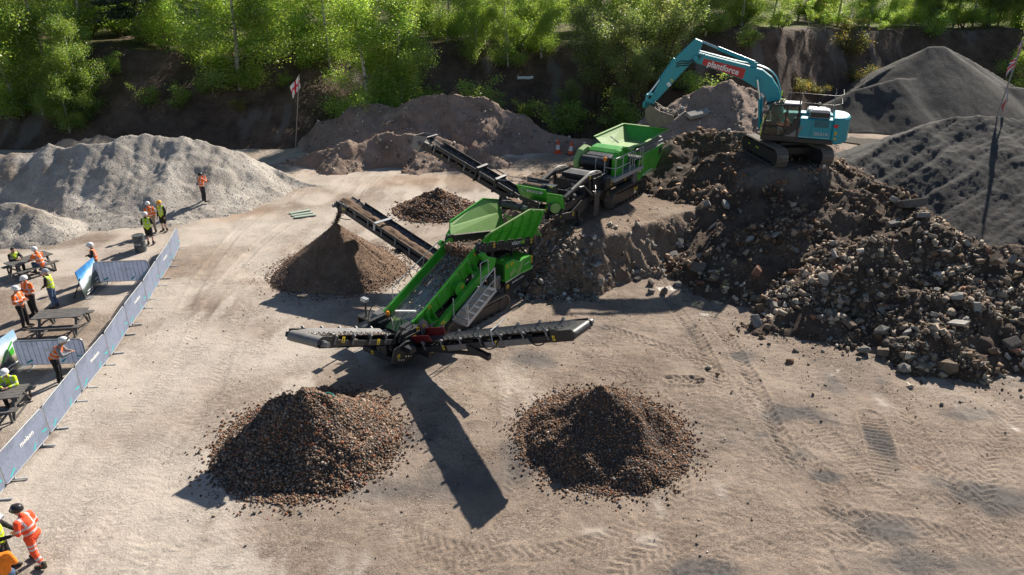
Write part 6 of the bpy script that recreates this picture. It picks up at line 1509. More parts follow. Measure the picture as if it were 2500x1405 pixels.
# arm
ap = [(5.30, 5.90), (4.88, 5.74), (5.05, 5.20), (5.02, 4.84), (5.40, 4.60), (5.74, 4.24), (6.92, 2.76), (7.11, 2.54), (7.30, 2.54), (7.39, 2.78), (6.65, 4.28), (6.15, 5.00)]
am = MB().prism(ap, -.20, .18).build('arm', TEAL, X0, bevel=.02)
label_plate(am, (6.30, .182, 3.72), (0, 1, 0), (.6, 0, .8), .10, .16); label_plate(am, (6.45, .182, 3.50), (0, 1, 0), (.6, 0, .8), .18, .22, WHITE, 'maker_plate')
for k in range(3): hose(am, [(4.9 - .1 * k, .22, 5.15), (5.2, .30, 4.95 - .1 * k), (5.5, .28, 4.75 - .1 * k), (5.9, .21, 4.75 - .12 * k), (6.15, .20, 4.6 - .1 * k)], .025, HOSE)
cl = MB(); cl.cyl((2.17, -.02, 4.80), (4.08, -.02, 5.45), .10, 14); cl.box(2.0, 2.35, -.14, .10, 4.55, 4.82); aco = cl.build('arm_cylinder', TEAL, X0, True); MB().cyl((4.08, -.02, 5.45), (4.95, -.02, 5.76), .055, 10).build('piston_rod', CHROME, aco, True)
kl = MB(); kl.cyl((6.30, 0, 4.85), (6.99, 0, 3.72), .085, 12); ko = kl.build('bucket_cylinder', TEAL, X0, True); MB().cyl((6.99, 0, 3.72), (7.60, 0, 2.82), .05, 10).build('piston_rod', CHROME, ko, True)
lk = MB()
for y in (-.26, .22): lk.beam((7.62, y, 2.86), (7.14, y, 2.92), .05, .12, up=(0, 1, 0)); lk.beam((7.62, y, 2.86), (7.70, y, 2.32), .05, .13, up=(0, 1, 0))
lk.cyl((7.62, -.3, 2.86), (7.62, .26, 2.86), .07, 10); lk.build('bucket_link', TEAL, X0)
qh = MB(); qh.prism([(7.20, 2.62), (7.40, 2.66), (7.82, 2.46), (7.80, 2.20), (7.60, 2.10), (7.25, 2.36)], -.26, .22); qh.build('quick_hitch', TEAL, X0, bevel=.02)
# bucket: curved shell open towards the cab, ribs, teeth and its load
prof = [(7.30, 2.42), (7.55, 2.15), (7.52, 1.72), (7.25, 1.36), (6.85, 1.20), (6.40, 1.32), (5.90, 1.66)]
bk = MB(); n = len(prof)
vs = [(x, -.62, z) for x, z in prof] + [(x, .60, z) for x, z in prof]; bk.add(vs, [(i, i + 1, i + 1 + n, i + n) for i in range(n - 1)])
vs2 = [(x * .995 + .03, -.62, z + .03) for x, z in prof] + [(x * .995 + .03, .60, z + .03) for x, z in prof]; bk.add(vs2, [(i + n, i + 1 + n, i + 1, i) for i in range(n - 1)])
for y in (-.64, .60): bk.prism(prof + [(6.0, 1.95), (6.75, 2.12)], y, y + .03)
buck = bk.build('bucket', BUCKET, X0)
ea = MB()
for y in (-.22, .17): ea.prism([(7.25, 2.46), (7.62, 2.50), (7.72, 2.15), (7.60, 1.75), (7.40, 2.0)], y, y + .05)
ea.build('bucket_ear', CABBLK, buck)
for k in range(5):
    y = -.55 + .27 * k; MB().beam((5.98, y, 1.62), (5.60, y, 1.98), .10, .07, w1=.07, h1=.03).build('tooth', TEETH, buck)
rng = np.random.default_rng(51); n = 420; P = np.stack([rng.uniform(6.05, 7.15, n), rng.uniform(-.55, .55, n), np.zeros(n)], -1); P[:, 2] = 1.86 + .22 * (P[:, 0] - 6.05) / 1.1 + .14 * fbm(P[:, 0] * 3, P[:, 1] * 3, 3, 52) + rng.uniform(-.1, .06, n)
o = obj('scooped_soil', stone_mesh('scooped_soil', P, .06 + .14 * rng.random(n), pick(PAL_RUB, n, rng), rng), M_stone, buck); o['kind'] = 'stuff'
# ================================================================== people
def cloth_mat():
    m, n, l, p, out = new_mat('work_cloth')
    a = n.new('ShaderNodeAttribute'); a.attribute_name = 'col'; tc = n.new('ShaderNodeTexCoord')
    nz = noise_tex(n, l, tc.outputs['Object'], 9.0, 4, 0.6); r = ramp(n, [(.3, (.82,) * 3), (.7, (1.12,) * 3)]); l.new(nz.outputs['Fac'], r.inputs[0])
    l.new(mixc(n, l, 1.0, a.outputs['Color'], r.outputs[0], 'MULTIPLY'), p.inputs['Base Color']); p.inputs['Roughness'].default_value = .8
    b = n.new('ShaderNodeBump'); b.inputs['Strength'].default_value = .6; b.inputs['Distance'].default_value = .03
    nb = noise_tex(n, l, tc.outputs['Object'], 14.0, 3, 0.5, 1.5); l.new(nb.outputs['Fac'], b.inputs['Height']); l.new(b.outputs[0], p.inputs['Normal'])
    return m
CLOTH = cloth_mat()
SKIN = paint('skin', (0.50, 0.29, 0.20), 0.55, 0, 0.08, 0.0)
HELM = {c: paint('helmet_' + c, v, 0.3, 0, 0.04, 0.1) for c, v in dict(white=(.78, .78, .77), black=(.02, .02, .022), orange=(.80, .36, .02), grey=(.32, .35, .40)).items()}
HAIRM = paint('dark_hair', (0.05, 0.035, 0.025), 0.7, 0, 0.2, 0)
BOOTM = paint('work_boot', (0.05, 0.038, 0.03), 0.7, 0, 0.2, 0.4)
GOGG = paint('goggle_lens', (0.03, 0.03, 0.035), 0.15, 0, 0.1, 0)
ORANGE, LIMEY, NAVY, BLACKC, DENIM, KHAKI, GREYC, SILVER, FLAME = (.95, .17, .015), (.62, .82, .02), (.018, .02, .03), (.014, .014, .016), (.07, .12, .22), (.32, .25, .17), (.30, .29, .29), (.62, .62, .62), (.95, .10, .03)
def capsule(mb, p0, p1, r0, r1, flat=1.0, ns=10):
    """rounded tapering limb; flat squeezes it front to back"""
    p0, p1 = Vector(p0), Vector(p1); d = p1 - p0; L = d.length; d = d.normalized() if L > 1e-6 else Vector((0, 0, 1))
    a = d.orthogonal().normalized(); b = d.cross(a); rows = []
    for k in range(5): t = -math.pi / 2 + math.pi / 2 * k / 4; rows.append((p0 + d * r0 * math.sin(t), max(1e-4, r0 * math.cos(t))))
    for k in range(5): t = math.pi / 2 * k / 4; rows.append((p1 + d * r1 * math.sin(t), max(1e-4, r1 * math.cos(t))))
    vs = []
    for c, r in rows:
        for j in range(ns):
            th = 2 * math.pi * j / ns; o = (a * math.cos(th) + b * math.sin(th)) * r
            vs.append(c + Vector((o.x, o.y * flat, o.z)))
    fs = [(i * ns + j, i * ns + (j + 1) % ns, (i + 1) * ns + (j + 1) % ns, (i + 1) * ns + j) for i in range(len(rows) - 1) for j in range(ns)]
    fs += [tuple(reversed(range(ns))), tuple(range((len(rows) - 1) * ns, len(rows) * ns))]
    mb.add(vs, fs)
def fuse(mb, voxel, smooth=3):
    me = mb.mesh('tmp'); o = bpy.data.objects.new('tmp', me)
    r = o.modifiers.new('r', 'REMESH'); r.mode = 'VOXEL'; r.voxel_size = voxel
    s = o.modifiers.new('s', 'SMOOTH'); s.iterations = smooth; s.factor = .5
    out = baked(o)
    bpy.data.objects.remove(o, do_unlink=True); bpy.data.meshes.remove(me)
    out.polygons.foreach_set('use_smooth', [True] * len(out.polygons))
    return out
def rest():
    J = dict(pel=(0, 0, .97), che=(0, 0, 1.28), nec=(0, -.01, 1.50), hea=(0, .03, 1.66))
    for s, k in ((-1, 'l'), (1, 'r')):
        J['sh' + k] = (s * .185, 0, 1.43); J['el' + k] = (s * .245, -.03, 1.15); J['wr' + k] = (s * .235, .09, .92)
        J['hi' + k] = (s * .09, 0, .93); J['kn' + k] = (s * .105, .03, .50); J['an' + k] = (s * .12, -.02, .09); J['to' + k] = (s * .15, .16, .05)
    return {k: Vector(v) for k, v in J.items()}
def pose(kind):
    J = rest()
    def arms(el, wr):
        for s, k in ((-1, 'l'), (1, 'r')): J['el' + k] = Vector((s * el[0], el[1], el[2])); J['wr' + k] = Vector((s * wr[0], wr[1], wr[2]))
    if kind == 'photo': arms((.30, .16, 1.30), (.10, .26, 1.56))
    if kind == 'phone': arms((.26, .0, 1.16), (.10, .26, 1.20))
    if kind == 'fold': arms((.26, .04, 1.17), (.02, .22, 1.20))
    if kind == 'chin': arms((.25, .03, 1.16), (.18, .22, 1.02)); J['elr'] = Vector((.24, .14, 1.17)); J['wrr'] = Vector((.06, .20, 1.47))
    if kind == 'reach': arms((.26, .12, 1.18), (.12, .34, 1.12)); J['hea'] += Vector((0, .07, -.05)); J['nec'] += Vector((0, .04, 0))
    if kind == 'walk':
        J['knr'] += Vector((0, .20, .02)); J['anr'] += Vector((0, .26, 0)); J['tor'] += Vector((0, .26, 0)); J['anl'] += Vector((0, -.16, .02)); J['tol'] += Vector((0, -.16, 0)); J['knl'] += Vector((0, -.02, 0))
        arms((.25, .06, 1.16), (.16, .30, 1.10)); 
        for k in ('che', 'nec', 'hea', 'shl', 'shr'): J[k] += Vector((0, .10 * (J[k].z - .95) / .5, 0))
    if kind == 'lean':
        for k in ('che', 'nec', 'hea', 'shl', 'shr'): t = (J[k].z - .97); J[k] = Vector((J[k].x, t * .55 + J[k].y, .97 + t * .82))
        for s, k in ((-1, 'l'), (1, 'r')): J['el' + k] = Vector((s * .24, .34, 1.10)); J['wr' + k] = Vector((s * .07, .55, 1.13))
        J['hea'] += Vector((0, .02, .03))
    if kind == 'sit':
        dz = -.45
        for k in ('pel', 'che', 'nec', 'hea', 'shl', 'shr'): t = J[k].z - .97; J[k] = Vector((J[k].x, J[k].y + t * .30, J[k].z + dz))
        for s, k in ((-1, 'l'), (1, 'r')):
            J['hi' + k] = Vector((s * .10, .02, .50)); J['kn' + k] = Vector((s * .14, .44, .52)); J['an' + k] = Vector((s * .14, .40, .09)); J['to' + k] = Vector((s * .15, .58, .05))
            J['el' + k] = Vector((s * .27, .28, .78)); J['wr' + k] = Vector((s * .10, .46, .80))
    if kind == 'drive':
        J = pose('sit')
        for s, k in ((-1, 'l'), (1, 'r')): J['wr' + k] = Vector((s * .26, .46, .78)); J['el' + k] = Vector((s * .28, .2, .72))
    return J
def person(loc, rz, kind, label, top, legs, helmet, vest=None, shorts=False, sleeve=None, group=None, h=1.0, bands=True, legband=False, goggles=False):
    J = pose(kind); root = empty('person', loc, rz); root.scale = (h, h, h)
    tag(root, label, 'person', group)
    hd, nk = J['hea'], J['nec']
    # --- body: one continuous figure
    b = MB()
    capsule(b, J['pel'] + Vector((0, 0, -.02)), J['che'], .125, .135, .72); capsule(b, J['che'], (J['shl'] + J['shr']) / 2, .145, .10, .66)
    capsule(b, J['shl'], J['shr'], .062, .062); capsule(b, (J['shl'] + J['shr']) / 2, hd - Vector((0, .02, .06)), .062, .052)
    capsule(b, hd + Vector((0, -.012, .03)), hd + Vector((0, .012, -.045)), .096, .078); capsule(b, hd + Vector((0, .085, -.005)), hd + Vector((0, .108, -.028)), .012, .016)
    for s in (-1, 1): capsule(b, hd + Vector((s * .088, -.005, .005)), hd + Vector((s * .092, -.01, -.02)), .018, .014)
    for k in 'lr':
        capsule(b, J['sh' + k], J['el' + k], .055, .042); capsule(b, J['el' + k], J['wr' + k], .042, .030)
        capsule(b, J['hi' + k], J['kn' + k], .088, .058); capsule(b, J['kn' + k], J['an' + k], .056, .040); capsule(b, J['an' + k], J['to' + k], .042, .034)
        capsule(b, J['pel'], J['hi' + k], .11, .095)
        d = (J['wr' + k] - J['el' + k]).normalized(); capsule(b, J['wr' + k], J['wr' + k] + d * .075, .028, .034)
    me = fuse(b, .025, 2)
    # hands: four fingers and a thumb growing out of the palm
    f = MB()
    for s, k in ((-1, 'l'), (1, 'r')):
        d = (J['wr' + k] - J['el' + k]).normalized(); sd = d.cross(Vector((0, 0, 1)));
        if sd.length < .2: sd = Vector((1, 0, 0))
        sd.normalize(); up = sd.cross(d); base = J['wr' + k] + d * .085
        for q, ln in ((-1.5, .058), (-.5, .072), (.5, .068), (1.5, .055)):
            p = base + sd * q * .019; m_ = p + d * ln * .55 - up * .008; e_ = m_ + d * ln * .35 - up * .028
            f.tube([p - d * .03, p, m_, e_], [.0095, .0095, .0088, .007], 6)
        t0 = J['wr' + k] + d * .035 - sd * s * .028; f.tube([t0, t0 - sd * s * .022 + d * .03, t0 - sd * s * .022 + d * .06 - up * .012], [.012, .011, .008], 6)
    import bmesh
    fm = f.mesh('f'); bm = bmesh.new(); bm.from_mesh(me); bm.from_mesh(fm); bm.to_mesh(me); bm.free(); bpy.data.meshes.remove(fm)
    me.polygons.foreach_set('use_smooth', [True] * len(me.polygons)); me.name = 'body'
    obj('body', me, SKIN, root)
    # --- clothes
    bones = dict(t=(J['pel'], nk), ul=(J['shl'], J['ell']), fl=(J['ell'], J['wrl']), ur=(J['shr'], J['elr']), fr=(J['elr'], J['wrr']))
    lb = dict(tl=(J['hil'], J['knl']), sl_=(J['knl'], J['anl']), tr=(J['hir'], J['knr']), sr=(J['knr'], J['anr']))
    def coloured(me, bset, base, fn):
        n_ = len(me.vertices); V = np.empty(n_ * 3); me.vertices.foreach_get('co', V); V = V.reshape(-1, 3)
        best = np.full(n_, 9.0); T = np.zeros(n_); K = np.zeros(n_, int); keys = list(bset)
        for i, kk in enumerate(keys):
            a, c = (np.array(v) for v in bset[kk]); u = c - a; L2 = u @ u
            t = np.clip((V - a) @ u / L2, 0, 1); dd = np.linalg.norm(V - a - t[:, None] * u, axis=1) * (0.62 if kk == 't' else 1)
            m_ = dd < best; best[m_] = dd[m_]; T[m_] = t[m_]; K[m_] = i
        C = np.ones((n_, 4)); C[:, :3] = base
        for i, kk in enumerate(keys):
            m_ = K == i; cc = fn(kk, T[m_], V[m_]); 
            if cc is not None: C[m_, :3] = cc
        add_attr(me, 'col', C, 'POINT', 'FLOAT_COLOR'); me.materials.clear(); me.materials.append(CLOTH)
    def hi(base):
        def fn(kk, t, v):
            c = np.tile(np.array(base), (len(t), 1))
            if kk == 't': m_ = (np.abs(t - .18) < .045) | (np.abs(t - .47) < .045) | ((t > .47) & (np.abs(np.abs(v[:, 0]) - .105) < .022))
            elif kk in ('ul', 'ur'): m_ = np.abs(t - .72) < .09
            elif kk in ('fl', 'fr'): m_ = np.abs(t - .45) < .10
            else: m_ = (np.abs(t - .45) < .07) | (np.abs(t - .72) < .07)
            c[m_] = SILVER; return c
        return fn
    c = MB(); g = .022
    capsule(c, J['pel'] + Vector((0, 0, .0)), J['che'], .150 + g, .155 + g, .78); capsule(c, J['che'], (J['shl'] + J['shr']) / 2, .16 + g, .11, .70); capsule(c, J['shl'], J['shr'], .075, .075)
    capsule(c, (J['shl'] + J['shr']) / 2, nk + Vector((0, 0, .02)), .08, .072)
    for k in 'lr': capsule(c, J['sh' + k], J['el' + k], .075, .062); capsule(c, J['el' + k], J['el' + k].lerp(J['wr' + k], .94), .060, .046)
    jm = fuse(c, .028, 2); jm.name = 'jacket'
    sl_col = sleeve or top
    hv = top in (ORANGE, LIMEY, FLAME)
    coloured(jm, bones, top, hi(top) if hv and bands else (lambda kk, t, v: np.tile(np.array(sl_col if kk != 't' else top), (len(t), 1))))
    obj('jacket', jm, None, root)
    if vest:
        c = MB(); capsule(c, J['pel'] + Vector((0, 0, .03)), J['che'], .168 + g, .172 + g, .80); capsule(c, J['che'], (J['shl'] + J['shr']) / 2, .178 + g, .115, .72)
        capsule(c, J['shl'].lerp(J['shr'], .14), J['shl'].lerp(J['shr'], .86), .09, .09)
        vm = fuse(c, .03, 2); vm.name = 'vest'; coloured(vm, dict(t=bones['t']), vest, hi(vest)); obj('vest', vm, None, root)
    c = MB()
    for k in 'lr':
        kn, an = J['kn' + k], J['an' + k]
        capsule(c, J['pel'], J['hi' + k], .138, .125); 
        if shorts: capsule(c, J['hi' + k], J['hi' + k].lerp(kn, .88), .112, .095)
        else: capsule(c, J['hi' + k], kn, .110, .080); capsule(c, kn, kn.lerp(an, .92), .078, .066)
    tm = fuse(c, .028, 2); tm.name = 'trousers'
    coloured(tm, lb, legs, hi(legs) if legband else (lambda kk, t, v: None)); 
    if legband: pass
    obj('trousers', tm, None, root)
    for k in 'lr':
        c = MB(); capsule(c, J['an' + k] + Vector((0, 0, .10)), J['an' + k] + Vector((0, 0, -.01)), .062, .060); capsule(c, J['an' + k] + Vector((0, -.01, -.02)), J['to' + k] + Vector((0, .03, .005)), .058, .052, 1.0)
        bm_2 = fuse(c, .022, 2); obj('boot', bm_2, BOOTM, root)
    # --- head
    for s in (-1, 1): MB().lathe(hd + Vector((s * .034, .078, .008)), [(.004, -.008), (.012, 0), (.004, .008)], 6).build('eye', GOGG, root, True)
    MB().box(hd.x - .024, hd.x + .024, hd.y + .078, hd.y + .089, hd.z - .062, hd.z - .054).build('mouth', REDLENS, root)
    if helmet:
        pr = [(.128, -.005), (.127, .03), (.118, .075), (.095, .112), (.055, .136), (.01, .142)]
        hm = MB().lathe(hd + Vector((0, -.005, .022)), pr, 16); hm.v = [(x, (y - hd.y) * 1.14 + hd.y, z) for x, y, z in hm.v]
        ring = [(hd.x + .128 * math.cos(a), hd.y - .005 + (.146 + .055 * max(0, math.sin(a))) * math.sin(a), hd.z + .022 - .012 * max(0, math.sin(a))) for a in [2 * math.pi * k / 16 for k in range(16)]]
        hm.plate(ring, .014, (0, 0, 1)); hm.beam(hd + Vector((0, -.12, .11)), hd + Vector((0, .10, .12)), .05, .05)
        ho_ = hm.build('helmet', HELM[helmet], root, True)
        if goggles: MB().beam(hd + Vector((-.09, .15, .07)), hd + Vector((.09, .15, .07)), .03, .05).build('goggles', GOGG, ho_)
    else:
        c = MB(); capsule(c, hd + Vector((0, -.02, .05)), hd + Vector((0, -.05, 0)), .10, .09); obj('hair', fuse(c, .022, 2), HAIRM, root)
    return root
_T = np.linspace(12, 90, 1600)
def hit(px, py):
    """where a sight line of the photograph meets the site's surface"""
    d = ray(px, py); X, Y, Z = d[0] * _T, d[1] * _T, CAM_H + d[2] * _T
    g = np.maximum.reduce([f(X[:, None], Y[:, None])[:, 0] for f in (h_yard, h_grey, h_red, h_mid, h_far, h_near, h_rubble, h_ledge, h_bank)])
    k = np.argmax(Z < g); return Vector((X[k], Y[k], g[k]))
G3 = 'people around the barrel'
person(hit(500, 495), RAD(-35), 'photo', 'person in orange jacket and black helmet photographing beside the gravel heap', ORANGE, NAVY, 'black')
person(hit(404, 566), RAD(165), 'stand', 'person in yellow vest, orange helmet and black shorts near the barrel', BLACKC, BLACKC, 'orange', LIMEY, True)
person(hit(376, 570), RAD(40), 'stand', 'person in orange jacket and khaki trousers between two yellow vests', ORANGE, KHAKI, 'white')
person(hit(370, 598), RAD(15), 'fold', 'person in yellow vest and black shorts standing right behind the barrel', BLACKC, BLACKC, 'white', LIMEY, True)
person(hit(243, 681), RAD(115), 'fold', 'person in orange vest over black clothes beside the blue sky poster', BLACKC, (.035, .03, .028), 'white', ORANGE)
person(hit(66, 800), RAD(-95), 'phone', 'person in orange jacket at the near end of the empty picnic table', ORANGE, BLACKC, 'white', h=1.02)
person(hit(88, 772), RAD(165), 'phone', 'person in open orange jacket holding a paper behind the empty picnic table', ORANGE, BLACKC, 'white', h=1.02)
person(hit(138, 752), RAD(95), 'chin', 'person in yellow vest, jeans and grey helmet drinking behind the picnic table', BLACKC, DENIM, 'grey', LIMEY)
person(hit(150, 935), RAD(-72), 'lean', 'person in orange vest and grey sleeves leaning over the barrier', GREYC, BLACKC, 'white', ORANGE, goggles=True)
person(hit(105, 1380), RAD(80), 'walk', 'person in red orange suit and black helmet in the front corner group', FLAME, FLAME, 'black', legband=True)
person(hit(26, 1398), RAD(-75), 'reach', 'person in dark jacket and yellow vest in the front corner group', BLACKC, BLACKC, 'white', LIMEY)
person(hit(40, 1482), RAD(35), 'phone', 'person in orange jacket and jeans seen from behind in the front corner group', (.98, .25, .01), DENIM, 'black', h=1.02)
# operator in the cab
op = person((0, 0, 0), 0, 'drive', 'person in orange jacket at the controls inside the excavator cab', ORANGE, GREYC, None)
m_ = X0.matrix_basis @ Matrix.Translation((.02, .88, 1.18)) @ Matrix.Rotation(RAD(-90), 4, 'Z'); op.matrix_basis = m_
# ================================================================== yard furniture
# ---- picnic tables
TABLEM = paint('dark_stained_wood', (0.11, 0.105, 0.10), 0.62, 0, 0.25, 0.35, (0.3, 0.26, 0.22), scale=5)
def picnic_table(loc, rz, label):
    r = empty('picnic_table', loc, rz); tag(r, label, 'picnic table', 'picnic tables behind the barriers')
    for k in range(5): y = -.34 + .17 * k; MB().box(-.92, .92, y - .078, y + .078, .71, .75).build('table_plank', TABLEM, r)
    for s in (-1, 1):
        for k in range(2): y = s * (.60 + .14 * k); MB().box(-.92, .92, y - .062, y + .062, .42, .455).build('seat_plank', TABLEM, r)
    for x in (-.68, .68):
        for s in (-1, 1):
            MB().beam((x, s * .22, .72), (x, s * .62, .02), .05, .09, up=(1, 0, 0)).build('leg', TABLEM, r); MB().beam((x, s * .74, .42), (x, s * .74, .02), .05, .06, up=(1, 0, 0)).build('seat_post', TABLEM, r)
        MB().box(x - .022, x + .022, -.76, .76, .36, .42).build('cross_bar', TABLEM, r); MB().box(x - .022, x + .022, -.40, .40, .66, .71).build('top_bearer', TABLEM, r); MB().box(x - .03, x + .03, -.76, .76, .0, .05).build('ground_bar', TABLEM, r)
        MB().beam((x * .95, 0, .40), (x * .25, 0, .70), .04, .05).build('brace', TABLEM, r)
    return r
c = ag(147, 766, .73); picnic_table((c.x, c.y, 0), RAD(8), 'empty dark picnic table with two people standing beside it')
c = ag(70, 632, .73); tb = picnic_table((c.x, c.y, .0), RAD(62), 'dark picnic table with two people sitting at it below the gravel heap')
def seat_at(lx, ly, rz): 
    v = tb.matrix_basis @ Vector((lx, ly, 0)); return (v.x, v.y, 0), tb.rotation_euler.z + rz
l_, a_ = seat_at(-.35, .66, RAD(180)); person(l_, a_, 'sit', 'person with dark hair and yellow vest sitting at the picnic table', BLACKC, BLACKC, None, LIMEY)
l_, a_ = seat_at(.15, -.66, 0); person(l_, a_, 'sit', 'person in orange jacket, jeans and white helmet sitting at the picnic table', ORANGE, DENIM, 'white')
c = ag(-18, 962, .73); tc3 = picnic_table((c.x, c.y, 0), RAD(12), 'dark picnic table cut off by the left edge behind the barriers')
v = tc3.matrix_basis @ Vector((.30, .66, 0)); person((v.x, v.y, 0), tc3.rotation_euler.z + RAD(180), 'sit', 'person in yellow vest sitting at the table cut off by the left edge', LIMEY, BLACKC, 'white')
# ---- barriers with printed covers
def banner_mat(name, base, streak):
    m, n, l, p, out = new_mat(name); tc = n.new('ShaderNodeTexCoord')
    nz = noise_tex(n, l, tc.outputs['Object'], 1.3, 3, .5, .6); r = ramp(n, [(.45, base), (.62, streak)]); l.new(nz.outputs['Fac'], r.inputs[0])
    n2 = noise_tex(n, l, tc.outputs['Object'], 12, 4, .6); r2 = ramp(n, [(.3, (.88,) * 3), (.7, (1.06,) * 3)]); l.new(n2.outputs['Fac'], r2.inputs[0])
    cc = mixc(n, l, 1, r.outputs[0], r2.outputs[0], 'MULTIPLY'); l.new(cc, p.inputs['Base Color']); p.inputs['Roughness'].default_value = .55
    t = n.new('ShaderNodeBsdfTranslucent'); l.new(cc, t.inputs[0]); mx = n.new('ShaderNodeMixShader'); mx.inputs[0].default_value = .28; l.new(p.outputs[0], mx.inputs[1]); l.new(t.outputs[0], mx.inputs[2]); l.new(mx.outputs[0], out.inputs[0])
    b = n.new('ShaderNodeBump'); b.inputs['Strength'].default_value = .35; b.inputs['Distance'].default_value = .05; nb = noise_tex(n, l, tc.outputs['Object'], 2.2, 2, .5, 1.2); l.new(nb.outputs['Fac'], b.inputs['Height']); l.new(b.outputs[0], p.inputs['Normal'])
    return m
BAN = banner_mat('pale_banner', (.31, .355, .48), (.25, .29, .39)); BAND = BAN
CYAN = paint('cyan_print', (.05, .48, .50), .5, 0, .05, .1)
def rrect(w_, h_, r_, z0): 
    out = []
    for cx, cz, a0 in ((w_ / 2 - r_, z0 + r_, -90), (w_ / 2 - r_, z0 + h_ - r_, 0), (-w_ / 2 + r_, z0 + h_ - r_, 90), (-w_ / 2 + r_, z0 + r_, 180)):
        for k in range(5): a = RAD(a0 + 22.5 * k); out.append((cx + r_ * math.cos(a), cz + r_ * math.sin(a)))
    return out
_bar = {}
def barrier(loc, rz, label, dark=False, W=2.36, words=True, slats=False):
    r = empty('crowd_barrier', loc, rz); tag(r, label, 'barrier', 'printed crowd barriers')
    key = dark
    if key not in _bar:
        d = {}
        # cover: sheet with slight folds pulled over the frame
        poly = rrect(W, .95, .12, .14); mbp = MB(); mbp.add([(x, -.0215, z) for x, z in poly], [tuple(range(len(poly)))])
        d['cover'] = mbp.mesh('cover', False)
        fr = MB(); pts = [(x, 0, z) for x, z in rrect(W + .02, .99, .13, .12)]; fr.tube(pts + [pts[0]], .019, 6); d['frame'] = fr.mesh('frame', True)
        br_ = MB()
        for k in range(13): x = -1.08 + .18 * k; br_.cyl((x, 0, .14), (x, 0, 1.09), .009, 5)
        d['bars'] = br_.mesh('bars'); d['bars'].materials.append(STEEL)
        ft = MB(); ft.box(-.025, .025, -.36, .36, .0, .035); ft.box(-.02, .02, -.02, .02, .02, .16); d['foot'] = ft.mesh('foot')
        _bar[key] = d
        d['cover'].materials.append(BAND if dark else BAN); d['frame'].materials.append(STEEL); d['foot'].materials.append(STEEL)
    d = _bar[key]
    cv = link(bpy.data.objects.new('cover', d['cover']), r); link(bpy.data.objects.new('frame', d['frame']), r); link(bpy.data.objects.new('bars', d['bars']), r)
    for x in (-.62, .62): o = link(bpy.data.objects.new('foot', d['foot']), r); o.location = (x * 1.25, 0, 0)
    if 'txt' not in d:
        t = text_obj('lettering', 'molson', .20, WHITE, cv, (0.15, -.026, .72), frame3((1, 0, 0), (0, 0, 1)), xs=1.2, bold=.006); d['txt'] = t
        q = MB(); q.plate([(-.95, -.024, .22), (-.70, -.024, .36), (-.66, -.024, .30), (-.90, -.024, .18)], .003, (0, -1, 0)); d['c1'] = q.build('cyan_mark', CYAN, cv)
        q = MB(); q.plate([(.25, -.024, .20), (.42, -.024, .34), (.50, -.024, .34), (.34, -.024, .18)], .003, (0, -1, 0)); d['c2'] = q.build('cyan_mark', CYAN, cv)
        q = MB(); q.plate([(.85, -.024, .46), (1.12, -.024, .42), (1.12, -.024, .36), (.88, -.024, .40)], .003, (0, -1, 0)); d['c3'] = q.build('cyan_mark', CYAN, cv)
        q = MB(); q.plate([(-.2, -.0235, .30), (.1, -.0235, .44), (.5, -.0235, .38), (1.0, -.0235, .52), (1.12, -.0235, .28), (.3, -.0235, .18)], .002, (0, -1, 0)); d['m'] = q.build('dark_print', GREYSHEET if dark else BAND, cv) if False else None
    else:
        for k in ('txt', 'c1', 'c2', 'c3'):
            if k == 'txt' and not words: continue
            link(d[k].copy(), cv)
    if dark:
        for k in range(11): x = -1.08 + .216 * k; o = MB().box(x - .008, x + .008, .020, .030, .18, 1.05) if False else None
    return r
J = [(-13.75, 13.0), (-14.02, 15.4), (-14.30, 17.8), (-14.62, 20.2), (-14.98, 22.6), (-15.42, 25.0), (-15.88, 27.4), (-16.38, 29.8), (-16.92, 32.15), (-17.50, 34.5)]
ordn = ['nearest', 'second', 'third', 'fourth', 'fifth', 'sixth', 'seventh', 'eighth', 'farthest']
for i in range(9):
    (x0, y0), (x1, y1) = J[i], J[i + 1]
    barrier(((x0 + x1) / 2, (y0 + y1) / 2, 0), math.atan2(y1 - y0, x1 - x0) + RAD(1.2 * (-1) ** i), f'{ordn[i]} pale printed barrier of the long row' if i in (0, 8) else f'{ordn[i]} pale printed barrier from the camera along the row', words=i % 2 == 1)
a, b = ag(262, 694), ag(352, 690); barrier(((a.x + b.x) / 2, (a.y + b.y) / 2, 0), math.atan2(b.y - a.y, b.x - a.x), 'slate blue barrier set crosswise near the blue sky poster', True)
a, b = ag(74, 898), ag(196, 893); barrier(((a.x + b.x) / 2, (a.y + b.y) / 2, 0), math.atan2(b.y - a.y, b.x - a.x), 'slate blue barrier set crosswise behind the leaning person', True)
# ---- poster boards
def poster_mat(name, stops, machine):
    """printed sky over a dark site"""
    m, n, l, p, out = new_mat(name); tc = n.new('ShaderNodeTexCoord'); sx = n.new('ShaderNodeSeparateXYZ'); l.new(tc.outputs['Generated'], sx.inputs[0])
    nz = noise_tex(n, l, tc.outputs['Generated'], 3.0, 4, .55)
    v = mathn(n, l, 'ADD', sx.outputs[2], mathn(n, l, 'MULTIPLY', mathn(n, l, 'SUBTRACT', nz.outputs['Fac'], .5), .45)); v = mathn(n, l, 'ADD', v, mathn(n, l, 'MULTIPLY', mathn(n, l, 'SUBTRACT', sx.outputs[0], .5), machine))
    r = ramp(n, stops); l.new(v, r.inputs[0]); l.new(r.outputs[0], p.inputs['Base Color']); p.inputs['Roughness'].default_value = .35
    return m
PO1 = poster_mat('sky_print', [(.0, (.03, .03, .035)), (.30, (.05, .07, .06)), (.42, (.10, .13, .12)), (.50, (.62, .68, .72)), (.68, (.75, .80, .84)), (.80, (.20, .50, .78)), (.92, (.06, .28, .62)), (1, (.04, .20, .50))], -.25)
